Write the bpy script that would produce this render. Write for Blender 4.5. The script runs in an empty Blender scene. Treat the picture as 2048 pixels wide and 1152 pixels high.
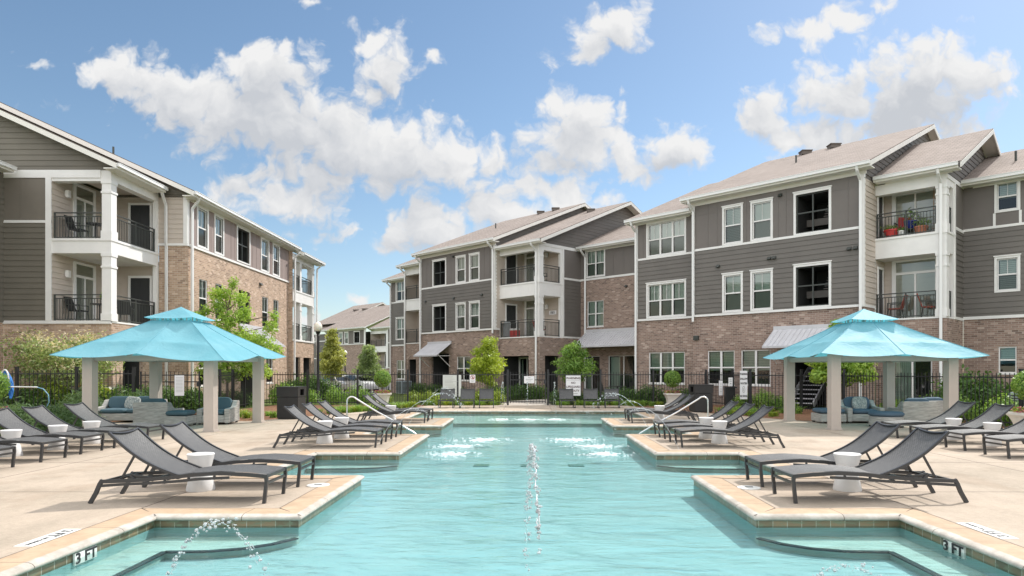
import bpy, bmesh, math, random
import numpy as np
from mathutils import Vector, Matrix
R = math.radians
random.seed(7)
scene = bpy.context.scene
COL = scene.collection

# ---------------------------------------------------------------- camera
cam = bpy.data.cameras.new('camera'); cam_ob = bpy.data.objects.new('camera', cam); COL.objects.link(cam_ob)
cam.sensor_width = 36.0; cam.lens = 24.0
cam.shift_x = -0.0151; cam.shift_y = 0.0806
cam.clip_start = 0.1; cam.clip_end = 3000
cam_ob.location = (0, 0, 1.55); cam_ob.rotation_euler = (R(90), 0, 0)
scene.camera = cam_ob

# ---------------------------------------------------------------- world, sun, exposure
SUN_AZ = Vector((0.72, 0.70, 0.0)).normalized(); SUN_EL = R(46)
scene.view_settings.view_transform = 'Standard'
scene.view_settings.look = 'None'
scene.view_settings.exposure = 0.70
scene.view_settings.gamma = 1.0
scene.view_settings.use_curve_mapping = False
sun = bpy.data.lights.new('sun', 'SUN'); sun.energy = 2.6; sun.angle = R(0.55); sun.color = (1.0, 0.955, 0.89)
sun_ob = bpy.data.objects.new('sun', sun); COL.objects.link(sun_ob)
sdir = Vector((SUN_AZ.x*math.cos(SUN_EL), SUN_AZ.y*math.cos(SUN_EL), math.sin(SUN_EL)))
sun_ob.rotation_euler = (-sdir).to_track_quat('-Z', 'Y').to_euler()
sun_ob.location = (20, 20, 40)

world = bpy.data.worlds.new('World'); scene.world = world; world.use_nodes = True
wt = world.node_tree; wt.nodes.clear()
def N(t, kind, **kw):
    n = t.nodes.new(kind)
    for k, v in kw.items():
        setattr(n, k, v)
    return n
def L(t, a, b): t.links.new(a, b)
def math_n(t, op, a, b=None, c=None, clamp=False):
    n = t.nodes.new('ShaderNodeMath'); n.operation = op; n.use_clamp = clamp
    for i, v in enumerate((a, b, c)):
        if v is None: continue
        if isinstance(v, (int, float)): n.inputs[i].default_value = v
        else: t.links.new(v, n.inputs[i])
    return n.outputs[0]
def vmath(t, op, a, b=None):
    n = t.nodes.new('ShaderNodeVectorMath'); n.operation = op
    for i, v in enumerate((a, b)):
        if v is None: continue
        if isinstance(v, (tuple, list)): n.inputs[i].default_value = v
        else: t.links.new(v, n.inputs[i])
    return n.outputs['Value'] if op in ('LENGTH', 'DOT_PRODUCT', 'DISTANCE') else n.outputs[0]
def smooth(t, v, a, b):
    n = t.nodes.new('ShaderNodeMapRange'); n.interpolation_type = 'SMOOTHSTEP'
    n.inputs['From Min'].default_value = a; n.inputs['From Max'].default_value = b
    t.links.new(v, n.inputs['Value']); return n.outputs[0]

# cumulus clouds of the sky: each is a place in the sky (bearing and height as tangents), a width and a height
CLOUDS = [  # east, up, half width, half height, weight
    (-.620,.440,.050,.030,1.0), (-.560,.420,.060,.040,1.0), (-.500,.400,.090,.055,1.1), (-.420,.385,.10,.065,1.1), (-.385,.445,.070,.038,1.05), (-.345,.430,.05,.03,.9),
    (-.340,.355,.12,.070,1.1), (-.260,.335,.11,.065,1.1), (-.185,.315,.10,.055,1.1), (-.110,.300,.085,.045,1.05), (-.060,.300,.05,.03,.9),
    (-.222,.480,.040,.036,.95), (-.205,.445,.05,.045,1.0), (-.235,.420,.03,.04,.8), (-.140,.465,.022,.016,.6), (-.290,.285,.09,.030,.75), (-.420,.335,.09,.040,.8),
    (.085,.375,.055,.040,1.05), (.075,.340,.075,.048,1.1), (.050,.305,.070,.035,.95), (.140,.315,.035,.035,.95), (.225,.335,.055,.030,1.0), (.215,.310,.05,.02,.9),
    (.030,.262,.10,.035,.85), (.150,.290,.05,.025,.7),
    (.125,.500,.055,.036,1.0), (.085,.470,.034,.028,.85), (.160,.515,.028,.030,.8), (.045,.455,.022,.018,.6),
    (.415,.495,.065,.028,.95), (.465,.512,.060,.026,.95), (.510,.530,.035,.018,.7), (.375,.480,.035,.015,.6), (.350,.372,.045,.050,1.0), (.385,.340,.06,.035,.95),
    (.590,.440,.085,.055,1.1), (.560,.395,.12,.065,1.15), (.460,.395,.085,.050,1.1), (.430,.350,.085,.040,.95), (.650,.430,.055,.050,1.1), (.600,.365,.10,.035,.9), (.530,.350,.1,.03,.8),
    (-.360,.290,.11,.026,.8), (-.345,.250,.085,.038,1.05), (-.410,.270,.06,.03,.8), (-.145,.205,.060,.042,1.05), (-.185,.190,.04,.025,.8), (-.105,.185,.045,.028,.8),
    (-.260,.200,.09,.014,.6), (-.020,.232,.09,.036,1.0), (.060,.245,.085,.030,.95), (.020,.205,.08,.018,.7),
    (-.255,.105,.022,.009,.7), (-.720,.440,.035,.012,.55), (-.610,.375,.03,.010,.4), (-.690,.395,.03,.009,.35),
    (-.310,.540,.035,.010,.6), (-.150,.560,.02,.01,.4), (-.340,.070,.10,.016,.5), (-.745,.465,.02,.008,.4),
    (.95,.42,.16,.07,1.0), (-1.0,.42,.2,.08,1.0)]
geo = N(wt, 'ShaderNodeTexCoord')
sep = N(wt, 'ShaderNodeSeparateXYZ'); L(wt, geo.outputs['Generated'], sep.inputs[0])
yy = math_n(wt, 'MAXIMUM', math_n(wt, 'ABSOLUTE', sep.outputs['Y']), .05)
cmb = N(wt, 'ShaderNodeCombineXYZ'); L(wt, math_n(wt, 'DIVIDE', sep.outputs['X'], yy), cmb.inputs[0]); L(wt, math_n(wt, 'DIVIDE', sep.outputs['Z'], yy), cmb.inputs[1])
SKYP = cmb.outputs[0]
def noise2(vec, scale, detail, rough, out='Fac', dist=0):
    n = N(wt, 'ShaderNodeTexNoise'); n.noise_dimensions = '2D'; n.inputs['Scale'].default_value = scale; n.inputs['Detail'].default_value = detail; n.inputs['Roughness'].default_value = rough; n.inputs['Distortion'].default_value = dist
    L(wt, vec, n.inputs['Vector']); return n.outputs[out]
def vor2(vec, scale, detail):
    v = N(wt, 'ShaderNodeTexVoronoi'); v.voronoi_dimensions = '2D'; v.feature = 'F1'; v.inputs['Scale'].default_value = scale; v.inputs['Detail'].default_value = detail; v.inputs['Roughness'].default_value = .5
    L(wt, vec, v.inputs['Vector']); return v.outputs['Distance']
pw = vmath(wt, 'ADD', SKYP, vmath(wt, 'MULTIPLY', vmath(wt, 'SUBTRACT', noise2(SKYP, 14, 4, .55, 'Color'), (.5, .5, .5)), (.055, .045, 0)))
acc = None
for (x, y, a, b, w) in CLOUDS:
    d = vmath(wt, 'LENGTH', vmath(wt, 'MULTIPLY', vmath(wt, 'SUBTRACT', pw, (x, y, 0)), (1/a, 1/b, 0)))
    m = math_n(wt, 'MULTIPLY_ADD', d, -0.62*w, w)
    acc = m if acc is None else math_n(wt, 'SMOOTH_MAX', acc, m, .12)
acc = math_n(wt, 'MAXIMUM', acc, -1.5)
pu = vmath(wt, 'ADD', pw, (.012, .040, 0)); up = None           # the same clouds a little nearer the sun: what shades this spot
for (x, y, a, b, w) in CLOUDS:
    if w < 1.0: continue
    d = vmath(wt, 'LENGTH', vmath(wt, 'MULTIPLY', vmath(wt, 'SUBTRACT', pu, (x, y, 0)), (1/a, 1/b, 0)))
    m = math_n(wt, 'MULTIPLY_ADD', d, -0.62*w, w)
    up = m if up is None else math_n(wt, 'SMOOTH_MAX', up, m, .12)
up = math_n(wt, 'MAXIMUM', up, -.6)
def detail(vec):
    return math_n(wt, 'ADD', math_n(wt, 'MULTIPLY_ADD', noise2(vec, 15, 9, .60), 1.0, -.5), math_n(wt, 'MULTIPLY_ADD', vor2(vec, 24, 3), -.46, .215))
n0 = detail(pw); n1 = detail(vmath(wt, 'ADD', pw, (.010, .016, 0)))
d0 = math_n(wt, 'ADD', acc, n0)
alpha = smooth(wt, d0, .14, .58)
alpha = math_n(wt, 'MULTIPLY', alpha, smooth(wt, sep.outputs['Z'], 0.0, .05))
# how much cloud the sunlight crosses: deep inside, and on the lee of every billow
low = math_n(wt, 'MULTIPLY_ADD', noise2(pw, 7.5, 3, .5), 1.5, -.75)
thick = math_n(wt, 'ADD', math_n(wt, 'ADD', math_n(wt, 'MULTIPLY_ADD', up, .85, -.05), math_n(wt, 'MULTIPLY', low, .55)), math_n(wt, 'MULTIPLY', math_n(wt, 'SUBTRACT', n1, n0), .55), clamp=True)
ramp = N(wt, 'ShaderNodeValToRGB'); L(wt, thick, ramp.inputs[0])
ramp.color_ramp.elements[0].position = 0.05; ramp.color_ramp.elements[0].color = (1.0, 1.0, 1.0, 1)
ramp.color_ramp.elements[1].position = .8; ramp.color_ramp.elements[1].color = (.66, .69, .74, 1)
sky = N(wt, 'ShaderNodeTexSky'); sky.sky_type = 'NISHITA'; sky.sun_disc = False
sky.sun_elevation = SUN_EL; sky.sun_rotation = math.atan2(SUN_AZ.x, SUN_AZ.y)
sky.air_density = 1.0; sky.dust_density = 0.4; sky.ozone_density = 1.6
SKY_STR = 0.084
CLOUD_GAIN = 6.5
hs = N(wt, 'ShaderNodeHueSaturation'); hs.inputs['Saturation'].default_value = 1.02; hs.inputs['Hue'].default_value = .494; L(wt, sky.outputs[0], hs.inputs['Color'])
# unseen bright clouds added outside the view (overhead and behind) to lift the shade
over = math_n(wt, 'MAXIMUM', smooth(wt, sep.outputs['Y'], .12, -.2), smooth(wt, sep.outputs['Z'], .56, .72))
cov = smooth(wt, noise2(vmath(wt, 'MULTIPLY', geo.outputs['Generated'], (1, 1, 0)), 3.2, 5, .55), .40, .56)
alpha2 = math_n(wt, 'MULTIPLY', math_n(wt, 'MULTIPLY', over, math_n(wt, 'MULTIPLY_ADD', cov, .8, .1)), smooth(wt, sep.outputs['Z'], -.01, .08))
alpha = math_n(wt, 'MULTIPLY', alpha, math_n(wt, 'SUBTRACT', 1.0, over))
cl = N(wt, 'ShaderNodeMixRGB'); cl.blend_type = 'MIX'; L(wt, alpha, cl.inputs[0]); L(wt, hs.outputs[0], cl.inputs[1])
gain = N(wt, 'ShaderNodeMixRGB'); gain.blend_type = 'MULTIPLY'; gain.inputs[0].default_value = 1; L(wt, ramp.outputs[0], gain.inputs[1]); gain.inputs[2].default_value = (CLOUD_GAIN,)*3 + (1,)
L(wt, gain.outputs[0], cl.inputs[2])
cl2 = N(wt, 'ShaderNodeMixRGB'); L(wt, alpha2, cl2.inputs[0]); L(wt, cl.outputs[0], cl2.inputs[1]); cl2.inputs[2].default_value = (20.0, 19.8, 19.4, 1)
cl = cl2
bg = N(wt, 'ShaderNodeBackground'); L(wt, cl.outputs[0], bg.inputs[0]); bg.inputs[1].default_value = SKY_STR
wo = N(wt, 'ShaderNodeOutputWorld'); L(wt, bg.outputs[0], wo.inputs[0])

scene.cycles.max_bounces = 8; scene.cycles.transparent_max_bounces = 24
scene.cycles.diffuse_bounces = 4; scene.cycles.glossy_bounces = 4
scene.cycles.caustics_reflective = False; scene.cycles.caustics_refractive = False
scene.cycles.use_denoising = True
scene.cycles.sample_clamp_indirect = 6.0

# ---------------------------------------------------------------- object helpers
def tag(o, label=None, cat=None, group=None, kind=None):
    if label: o['label'] = label
    if cat: o['category'] = cat
    if group: o['group'] = group
    if kind: o['kind'] = kind
    return o
def thing(name, label, cat, loc=(0, 0, 0), rz=0, group=None):
    o = bpy.data.objects.new(name, None); COL.objects.link(o); o.empty_display_size = .2
    o.location = loc; o.rotation_euler = (0, 0, rz)
    return tag(o, label, cat, group)
def link(name, me, parent=None, world_verts=False):
    o = bpy.data.objects.new(name, me); COL.objects.link(o)
    if parent is not None:
        o.parent = parent
        if world_verts:                      # vertices are world coordinates: undo the chain's translation
            t = Vector((0, 0, 0)); p = parent
            while p is not None:
                t += Vector(p.location); p = p.parent
            o.location = -t
    return o
def dup(root, loc, rz=0, label=None, group=None, scale=None):
    r = root.copy(); COL.objects.link(r); r.location = loc; r.rotation_euler = (0, 0, rz)
    if scale: r.scale = scale if isinstance(scale, tuple) else (scale,)*3
    if label: r['label'] = label
    if group: r['group'] = group
    for ch in list(root.children):
        c = ch.copy(); COL.objects.link(c); c.parent = r
        for g in list(ch.children):
            d = g.copy(); COL.objects.link(d); d.parent = c
    return r

class MB:
    """collects faces (with material slot and uv) for ONE mesh"""
    def __init__(s): s.v = []; s.f = []; s.m = []; s.uv = []
    def poly(s, pts, mat=0, uv=None):
        i = len(s.v); s.v += [tuple(p) for p in pts]; s.f.append(tuple(range(i, i+len(pts)))); s.m.append(mat)
        s.uv.append(uv if uv else [(0, 0)]*len(pts))
    def hexa(s, P, mat=0):
        # P: 8 points, bottom ring 0-3, top ring 4-7; uv in metres
        P = [Vector(p) for p in P]
        for q in ((3, 2, 1, 0), (4, 5, 6, 7), (0, 1, 5, 4), (1, 2, 6, 5), (2, 3, 7, 6), (3, 0, 4, 7)):
            a = [P[k] for k in q]; w = (a[1]-a[0]).length; h = (a[3]-a[0]).length
            s.poly(a, mat, [(0, 0), (w, 0), (w, h), (0, h)])
    def box(s, x0, x1, y0, y1, z0, z1, mat=0):
        s.hexa([(x0, y0, z0), (x1, y0, z0), (x1, y1, z0), (x0, y1, z0), (x0, y0, z1), (x1, y0, z1), (x1, y1, z1), (x0, y1, z1)], mat)
    def obox(s, M, sx, sy, sz, mat=0):
        s.hexa([M @ Vector(p) for p in ((-sx, -sy, -sz), (sx, -sy, -sz), (sx, sy, -sz), (-sx, sy, -sz), (-sx, -sy, sz), (sx, -sy, sz), (sx, sy, sz), (-sx, sy, sz))], mat)
    def bar(s, a, b, w, h, up=(0, 0, 1), mat=0):
        a = Vector(a); b = Vector(b); d = (b-a); ln = d.length; d.normalize(); u = Vector(up)
        x = d.cross(u)
        if x.length < 1e-4: x = d.cross(Vector((1, 0, 0)))
        x.normalize(); u = x.cross(d); w /= 2; h /= 2
        s.hexa([a-x*w-u*h, a+x*w-u*h, b+x*w-u*h, b-x*w-u*h, a-x*w+u*h, a+x*w+u*h, b+x*w+u*h, b-x*w+u*h], mat)
    def ribbon_bar(s, pts, w, h, side=(0, 1, 0), mat=0):
        """rectangular bar swept along pts; side = constant sideways axis"""
        pts = [Vector(p) for p in pts]; sd = Vector(side).normalized(); ring = []
        for i, p in enumerate(pts):
            d = (pts[min(i+1, len(pts)-1)]-pts[max(i-1, 0)]).normalized(); u = sd.cross(d).normalized()
            ring.append([p-sd*w/2-u*h/2, p+sd*w/2-u*h/2, p+sd*w/2+u*h/2, p-sd*w/2+u*h/2])
        for i in range(len(ring)-1):
            for k in range(4):
                s.poly([ring[i][k], ring[i][(k+1) % 4], ring[i+1][(k+1) % 4], ring[i+1][k]], mat)
        s.poly(ring[0][::-1], mat); s.poly(ring[-1], mat)
    def tube(s, pts, r, n=8, mat=0, cap=True):
        pts = [Vector(p) for p in pts]; rs = r if isinstance(r, (list, tuple)) else [r]*len(pts)
        rings = []; ref = None
        for i, p in enumerate(pts):
            d = (pts[min(i+1, len(pts)-1)]-pts[max(i-1, 0)]).normalized()
            if ref is None: ref = Vector((0, 0, 1)) if abs(d.z) < .9 else Vector((1, 0, 0))
            x = d.cross(ref).normalized(); y = x.cross(d).normalized(); ref = y
            rings.append([p+(x*math.cos(2*math.pi*k/n)+y*math.sin(2*math.pi*k/n))*rs[i] for k in range(n)])
        base = len(s.v)
        for q in rings: s.v += [tuple(v) for v in q]
        for i in range(len(rings)-1):
            for k in range(n):
                s.f.append((base+i*n+k, base+i*n+(k+1) % n, base+(i+1)*n+(k+1) % n, base+(i+1)*n+k)); s.m.append(mat); s.uv.append([(0, 0)]*4)
        if cap:
            s.f.append(tuple(base+k for k in range(n))[::-1]); s.m.append(mat); s.uv.append([(0, 0)]*n)
            s.f.append(tuple(base+(len(rings)-1)*n+k for k in range(n))); s.m.append(mat); s.uv.append([(0, 0)]*n)
    def lathe(s, prof, n=24, c=(0, 0, 0), mat=0):
        base = len(s.v)
        for (r, z) in prof:
            for k in range(n):
                a = 2*math.pi*k/n; s.v.append((c[0]+r*math.cos(a), c[1]+r*math.sin(a), c[2]+z))
        for i in range(len(prof)-1):
            for k in range(n):
                s.f.append((base+i*n+k, base+i*n+(k+1) % n, base+(i+1)*n+(k+1) % n, base+(i+1)*n+k)); s.m.append(mat); s.uv.append([(0, 0)]*4)
        for row, rev in ((0, True), (len(prof)-1, False)):
            if prof[row][0] > 1e-4:
                f = tuple(base+row*n+k for k in range(n)); s.f.append(f[::-1] if rev else f); s.m.append(mat); s.uv.append([(0, 0)]*n)
    def grid(s, rows, mat=0, close=False):
        base = len(s.v); n = len(rows[0])
        for r in rows: s.v += [tuple(p) for p in r]
        for i in range(len(rows)-1):
            for k in range(n if close else n-1):
                s.f.append((base+i*n+k, base+i*n+(k+1) % n, base+(i+1)*n+(k+1) % n, base+(i+1)*n+k)); s.m.append(mat); s.uv.append([(0, 0)]*4)
    def mesh(s, name, mats, smooth=False, weld=False, bevel=0):
        me = bpy.data.meshes.new(name); me.from_pydata(s.v, [], s.f)
        for m in (mats if isinstance(mats, (list, tuple)) else [mats]): me.materials.append(m)
        me.polygons.foreach_set('material_index', s.m)
        uvl = me.uv_layers.new(name='UVMap'); flat = [c for f in s.uv for p in f for c in p]
        uvl.data.foreach_set('uv', flat)
        if weld or bevel:
            bm = bmesh.new(); bm.from_mesh(me); bmesh.ops.remove_doubles(bm, verts=bm.verts, dist=1e-5)
            if bevel:
                bmesh.ops.recalc_face_normals(bm, faces=bm.faces)
                es = [e for e in bm.edges if len(e.link_faces) == 2 and e.calc_face_angle(0) > .6]
                bmesh.ops.bevel(bm, geom=es, offset=bevel, segments=2, affect='EDGES', clamp_overlap=True)
            bm.to_mesh(me); bm.free()
        if smooth:
            me.polygons.foreach_set('use_smooth', [True]*len(me.polygons))
        me.update(); return me
    def build(s, name, mats, parent=None, wv=False, **kw):
        return link(name, s.mesh(name, mats, **kw), parent, wv)
def smooth_angle(o, ang=40):
    me = o.data; me.polygons.foreach_set('use_smooth', [True]*len(me.polygons))
    me.set_sharp_from_angle(angle=R(ang)); return o
def puffy(mb, c, size, r=.06, mat=0, sag=0.0, M=None):
    """a rounded cushion: superellipsoid box of given full sizes"""
    sx, sy, sz = (k/2 for k in size); e = .28; rows = []
    sp = lambda v, p: math.copysign(abs(v)**p, v)
    for i in range(13):
        ph = -math.pi/2+math.pi*i/12; row = []
        for k in range(28):
            th = 2*math.pi*k/28
            x = sx*sp(math.cos(ph), e*1.3)*sp(math.cos(th), e); y = sy*sp(math.cos(ph), e*1.3)*sp(math.sin(th), e); z = sz*sp(math.sin(ph), .75)
            p = Vector((x, y, z)); p = (M @ p) if M is not None else p+Vector(c)
            row.append(p)
        rows.append(row)
    mb.grid(rows, mat, close=True)

# ---------------------------------------------------------------- materials
def srgb(r, g, b):
    f = lambda c: (c/255/12.92) if c/255 <= .04045 else ((c/255+.055)/1.055)**2.4
    return (f(r), f(g), f(b), 1)
MATS = {}
def mat_base(name):
    m = bpy.data.materials.new(name); m.use_nodes = True; t = m.node_tree; b = t.nodes['Principled BSDF']; MATS[name] = m
    return m, t, b
def pmat(name, col, rough=.6, metal=0, spec=.5, var=.0, vscale=3.0, bump=0, bscale=60, coords='Object', coat=0):
    m, t, b = mat_base(name)
    b.inputs['Roughness'].default_value = rough; b.inputs['Metallic'].default_value = metal; b.inputs['Specular IOR Level'].default_value = spec
    if coat: b.inputs['Coat Weight'].default_value = coat; b.inputs['Coat Roughness'].default_value = .05
    col = tuple(col)[:3]+(1,)
    tc = N(t, 'ShaderNodeNewGeometry')
    if var:
        n = N(t, 'ShaderNodeTexNoise'); n.inputs['Scale'].default_value = vscale; n.inputs['Detail'].default_value = 6; n.inputs['Roughness'].default_value = .6
        L(t, tc.outputs['Position'], n.inputs['Vector'])
        mx = N(t, 'ShaderNodeMixRGB'); mx.inputs[1].default_value = tuple(max(0, c*(1-var)) for c in col[:3])+(1,); mx.inputs[2].default_value = tuple(min(1, c*(1+var)) for c in col[:3])+(1,)
        L(t, smooth(t, n.outputs['Fac'], .3, .7), mx.inputs[0]); L(t, mx.outputs[0], b.inputs['Base Color'])
    else: b.inputs['Base Color'].default_value = col
    if bump:
        n2 = N(t, 'ShaderNodeTexNoise'); n2.inputs['Scale'].default_value = bscale; n2.inputs['Detail'].default_value = 4
        L(t, tc.outputs['Position'], n2.inputs['Vector'])
        bp = N(t, 'ShaderNodeBump'); bp.inputs['Strength'].default_value = bump; bp.inputs['Distance'].default_value = .01
        L(t, n2.outputs['Fac'], bp.inputs['Height']); L(t, bp.outputs[0], b.inputs['Normal'])
    return m
def brick_mat(name, c1, c2, c3, mortar):
    m, t, b = mat_base(name); b.inputs['Roughness'].default_value = .85; b.inputs['Specular IOR Level'].default_value = .2
    uv = N(t, 'ShaderNodeUVMap')
    br = N(t, 'ShaderNodeTexBrick'); L(t, uv.outputs[0], br.inputs['Vector'])
    br.inputs['Scale'].default_value = 1; br.inputs['Brick Width'].default_value = .23; br.inputs['Row Height'].default_value = .081
    br.inputs['Mortar Size'].default_value = .007; br.inputs['Mortar Smooth'].default_value = .2; br.inputs['Bias'].default_value = 0
    br.inputs['Color1'].default_value = (0, 0, 0, 1); br.inputs['Color2'].default_value = (1, 1, 1, 1); br.inputs['Mortar'].default_value = (.5, .5, .5, 1)
    rp = N(t, 'ShaderNodeValToRGB'); L(t, br.outputs['Color'], rp.inputs[0]); e = rp.color_ramp.elements
    e[0].position = 0; e[0].color = c2; e[1].position = 1; e[1].color = c3
    for pos, c in ((.3, c1), (.62, tuple((a+q)/2 for a, q in zip(c1, c2))), (.86, c1)):
        k = e.new(pos); k.color = c
    nz = N(t, 'ShaderNodeTexNoise'); nz.inputs['Scale'].default_value = 1.3; nz.inputs['Detail'].default_value = 7; L(t, uv.outputs[0], nz.inputs['Vector'])
    hv = N(t, 'ShaderNodeMixRGB'); hv.blend_type = 'MULTIPLY'; hv.inputs[0].default_value = 1
    L(t, rp.outputs[0], hv.inputs[1])
    mr = N(t, 'ShaderNodeMapRange'); mr.inputs['To Min'].default_value = .72; mr.inputs['To Max'].default_value = 1.28; L(t, nz.outputs['Fac'], mr.inputs[0]); L(t, mr.outputs[0], hv.inputs[2])
    mx = N(t, 'ShaderNodeMixRGB'); L(t, br.outputs['Fac'], mx.inputs[0]); L(t, hv.outputs[0], mx.inputs[1]); mx.inputs[2].default_value = mortar
    # pale lime bloom on some courses
    bl = N(t, 'ShaderNodeTexNoise'); bl.inputs['Scale'].default_value = 5; bl.inputs['Detail'].default_value = 5; bl.inputs['Roughness'].default_value = .75; L(t, uv.outputs[0], bl.inputs['Vector'])
    mx2 = N(t, 'ShaderNodeMixRGB'); L(t, math_n(t, 'MULTIPLY', smooth(t, bl.outputs['Fac'], .64, .74), .55), mx2.inputs[0]); L(t, mx.outputs[0], mx2.inputs[1]); mx2.inputs[2].default_value = (.62, .57, .52, 1)
    L(t, mx2.outputs[0], b.inputs['Base Color'])
    bp = N(t, 'ShaderNodeBump'); bp.inputs['Strength'].default_value = .6; bp.inputs['Distance'].default_value = .006
    L(t, math_n(t, 'SUBTRACT', 1.0, br.outputs['Fac']), bp.inputs['Height']); L(t, bp.outputs[0], b.inputs['Normal'])
    return m
BRICK = brick_mat('brown_brick', (.345, .24, .195, 1), (.18, .122, .10, 1), (.49, .375, .315, 1), (.45, .40, .355, 1))
BRICK_TAN = brick_mat('tan_brick', (.52, .365, .265, 1), (.30, .20, .145, 1), (.64, .49, .38, 1), (.58, .51, .43, 1))
SIDING = pmat('dark_siding', (.155, .140, .126), .65, var=.06, vscale=1.2)
OLIVE = pmat('olive_siding', (.165, .148, .120), .65, var=.06, vscale=1.2)
OLIVEP = pmat('olive_panel', (.185, .162, .135), .7, var=.05, vscale=1.0)
MAUVEP = pmat('mauve_panel', (.30, .235, .215), .7, var=.05, vscale=1.0)
PANEL = pmat('panel_siding', (.172, .152, .140), .7, var=.05, vscale=1.0)
BEIGE = pmat('beige_siding', (.56, .485, .42), .7, var=.04, vscale=1.0)
WHITE = pmat('white_trim', (.82, .80, .78), .55, var=.03, vscale=2)
CREAM = pmat('cream_soffit', (.80, .77, .72), .6)
GUTTER = pmat('gutter_white', (.80, .79, .78), .4, spec=.5)
BLACK = pmat('black_metal', (.018, .018, .02), .45, var=.1)
RAIL = pmat('railing_metal', (.05, .055, .05), .5)
DARKROOM = pmat('dark_interior', (.035, .035, .035), .8)
AWN = pmat('awning_metal', (.56, .55, .57), .55, metal=.0, spec=.4, var=.05, vscale=2)
BLIND = pmat('window_blind', (.62, .64, .58), .8)
CURTAIN = pmat('vertical_blind', (.45, .52, .46), .8)
FROST = pmat('dark_door', (.03, .032, .034), .4)
def roof_mat():
    m, t, b = mat_base('shingle'); b.inputs['Roughness'].default_value = .9; b.inputs['Specular IOR Level'].default_value = .2
    uv = N(t, 'ShaderNodeUVMap'); br = N(t, 'ShaderNodeTexBrick'); L(t, uv.outputs[0], br.inputs['Vector'])
    br.inputs['Scale'].default_value = 1; br.inputs['Brick Width'].default_value = .33; br.inputs['Row Height'].default_value = .15; br.inputs['Mortar Size'].default_value = .012
    br.inputs['Color1'].default_value = (.265, .22, .192, 1); br.inputs['Color2'].default_value = (.34, .285, .252, 1); br.inputs['Mortar'].default_value = (.17, .14, .125, 1)
    nz = N(t, 'ShaderNodeTexNoise'); nz.inputs['Scale'].default_value = .35; nz.inputs['Detail'].default_value = 8; nz.inputs['Roughness'].default_value = .65; L(t, uv.outputs[0], nz.inputs['Vector'])
    mr = N(t, 'ShaderNodeMapRange'); mr.inputs['To Min'].default_value = .75; mr.inputs['To Max'].default_value = 1.25; L(t, nz.outputs['Fac'], mr.inputs[0])
    hv = N(t, 'ShaderNodeMixRGB'); hv.blend_type = 'MULTIPLY'; hv.inputs[0].default_value = 1; L(t, br.outputs['Color'], hv.inputs[1]); L(t, mr.outputs[0], hv.inputs[2])
    L(t, hv.outputs[0], b.inputs['Base Color']); return m
SHINGLE = roof_mat()
def glass_mat(name, tint=(.82, .9, .86), refl=1.0, rough=0.0, base=.04):
    m = bpy.data.materials.new(name); m.use_nodes = True; t = m.node_tree; t.nodes.clear()
    fr = N(t, 'ShaderNodeFresnel'); fr.inputs[0].default_value = 1.5
    g = N(t, 'ShaderNodeBsdfGlossy'); g.inputs['Roughness'].default_value = rough; g.inputs['Color'].default_value = (refl,)*3+(1,)
    tr = N(t, 'ShaderNodeBsdfTransparent'); tr.inputs[0].default_value = tint+(1,)
    mx = N(t, 'ShaderNodeMixShader'); L(t, math_n(t, 'MULTIPLY_ADD', fr.outputs[0], 1.4, base, clamp=True), mx.inputs[0]); L(t, tr.outputs[0], mx.inputs[1]); L(t, g.outputs[0], mx.inputs[2])
    o = N(t, 'ShaderNodeOutputMaterial'); L(t, mx.outputs[0], o.inputs[0]); return m
GLASS = glass_mat('window_glass')
SCREEN = glass_mat('insect_screen_glass', tint=(.52, .57, .54), refl=.55, rough=.08)
def leaf_mat(name, dark, light, extra=None, trans=.35):
    m = bpy.data.materials.new(name); m.use_nodes = True; t = m.node_tree; t.nodes.clear()
    at = N(t, 'ShaderNodeAttribute'); at.attribute_name = 'rnd'
    rp = N(t, 'ShaderNodeValToRGB'); L(t, at.outputs['Fac'], rp.inputs[0]); e = rp.color_ramp.elements
    e[0].position = 0; e[0].color = dark+(1,); e[1].position = .85; e[1].color = light+(1,)
    if extra: k = e.new(1.0); k.color = extra+(1,)
    d = N(t, 'ShaderNodeBsdfPrincipled'); d.inputs['Roughness'].default_value = .45; d.inputs['Specular IOR Level'].default_value = .35; L(t, rp.outputs[0], d.inputs['Base Color'])
    tl = N(t, 'ShaderNodeBsdfTranslucent')
    br = N(t, 'ShaderNodeMixRGB'); br.blend_type = 'MULTIPLY'; br.inputs[0].default_value = 1; L(t, rp.outputs[0], br.inputs[1]); br.inputs[2].default_value = (1.5, 1.5, .9, 1); L(t, br.outputs[0], tl.inputs[0])
    mx = N(t, 'ShaderNodeMixShader'); mx.inputs[0].default_value = trans; L(t, d.outputs[0], mx.inputs[1]); L(t, tl.outputs[0], mx.inputs[2])
    o = N(t, 'ShaderNodeOutputMaterial'); L(t, mx.outputs[0], o.inputs[0]); return m
LEAF_YEL = leaf_mat('yellow_green_leaves', (.20, .28, .03), (.50, .58, .07), (.62, .66, .12))
LEAF_MID = leaf_mat('mid_green_leaves', (.09, .19, .035), (.28, .43, .09), (.40, .50, .14))
LEAF_DARK = leaf_mat('dark_green_leaves', (.03, .075, .015), (.12, .22, .05), (.20, .30, .08))
LEAF_OLIVE = leaf_mat('olive_leaves', (.24, .27, .07), (.50, .50, .16), (.60, .55, .22), trans=.45)
LEAF_SAGE = leaf_mat('sage_leaves', (.15, .22, .09), (.34, .42, .19), (.44, .48, .26), trans=.45)
LEAF_CRAPE = leaf_mat('crape_myrtle_leaves', (.16, .24, .08), (.38, .46, .19), (.56, .54, .36))
LEAF_LIME = leaf_mat('lime_shrub_leaves', (.10, .17, .02), (.34, .42, .06), (.48, .52, .08))
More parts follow.
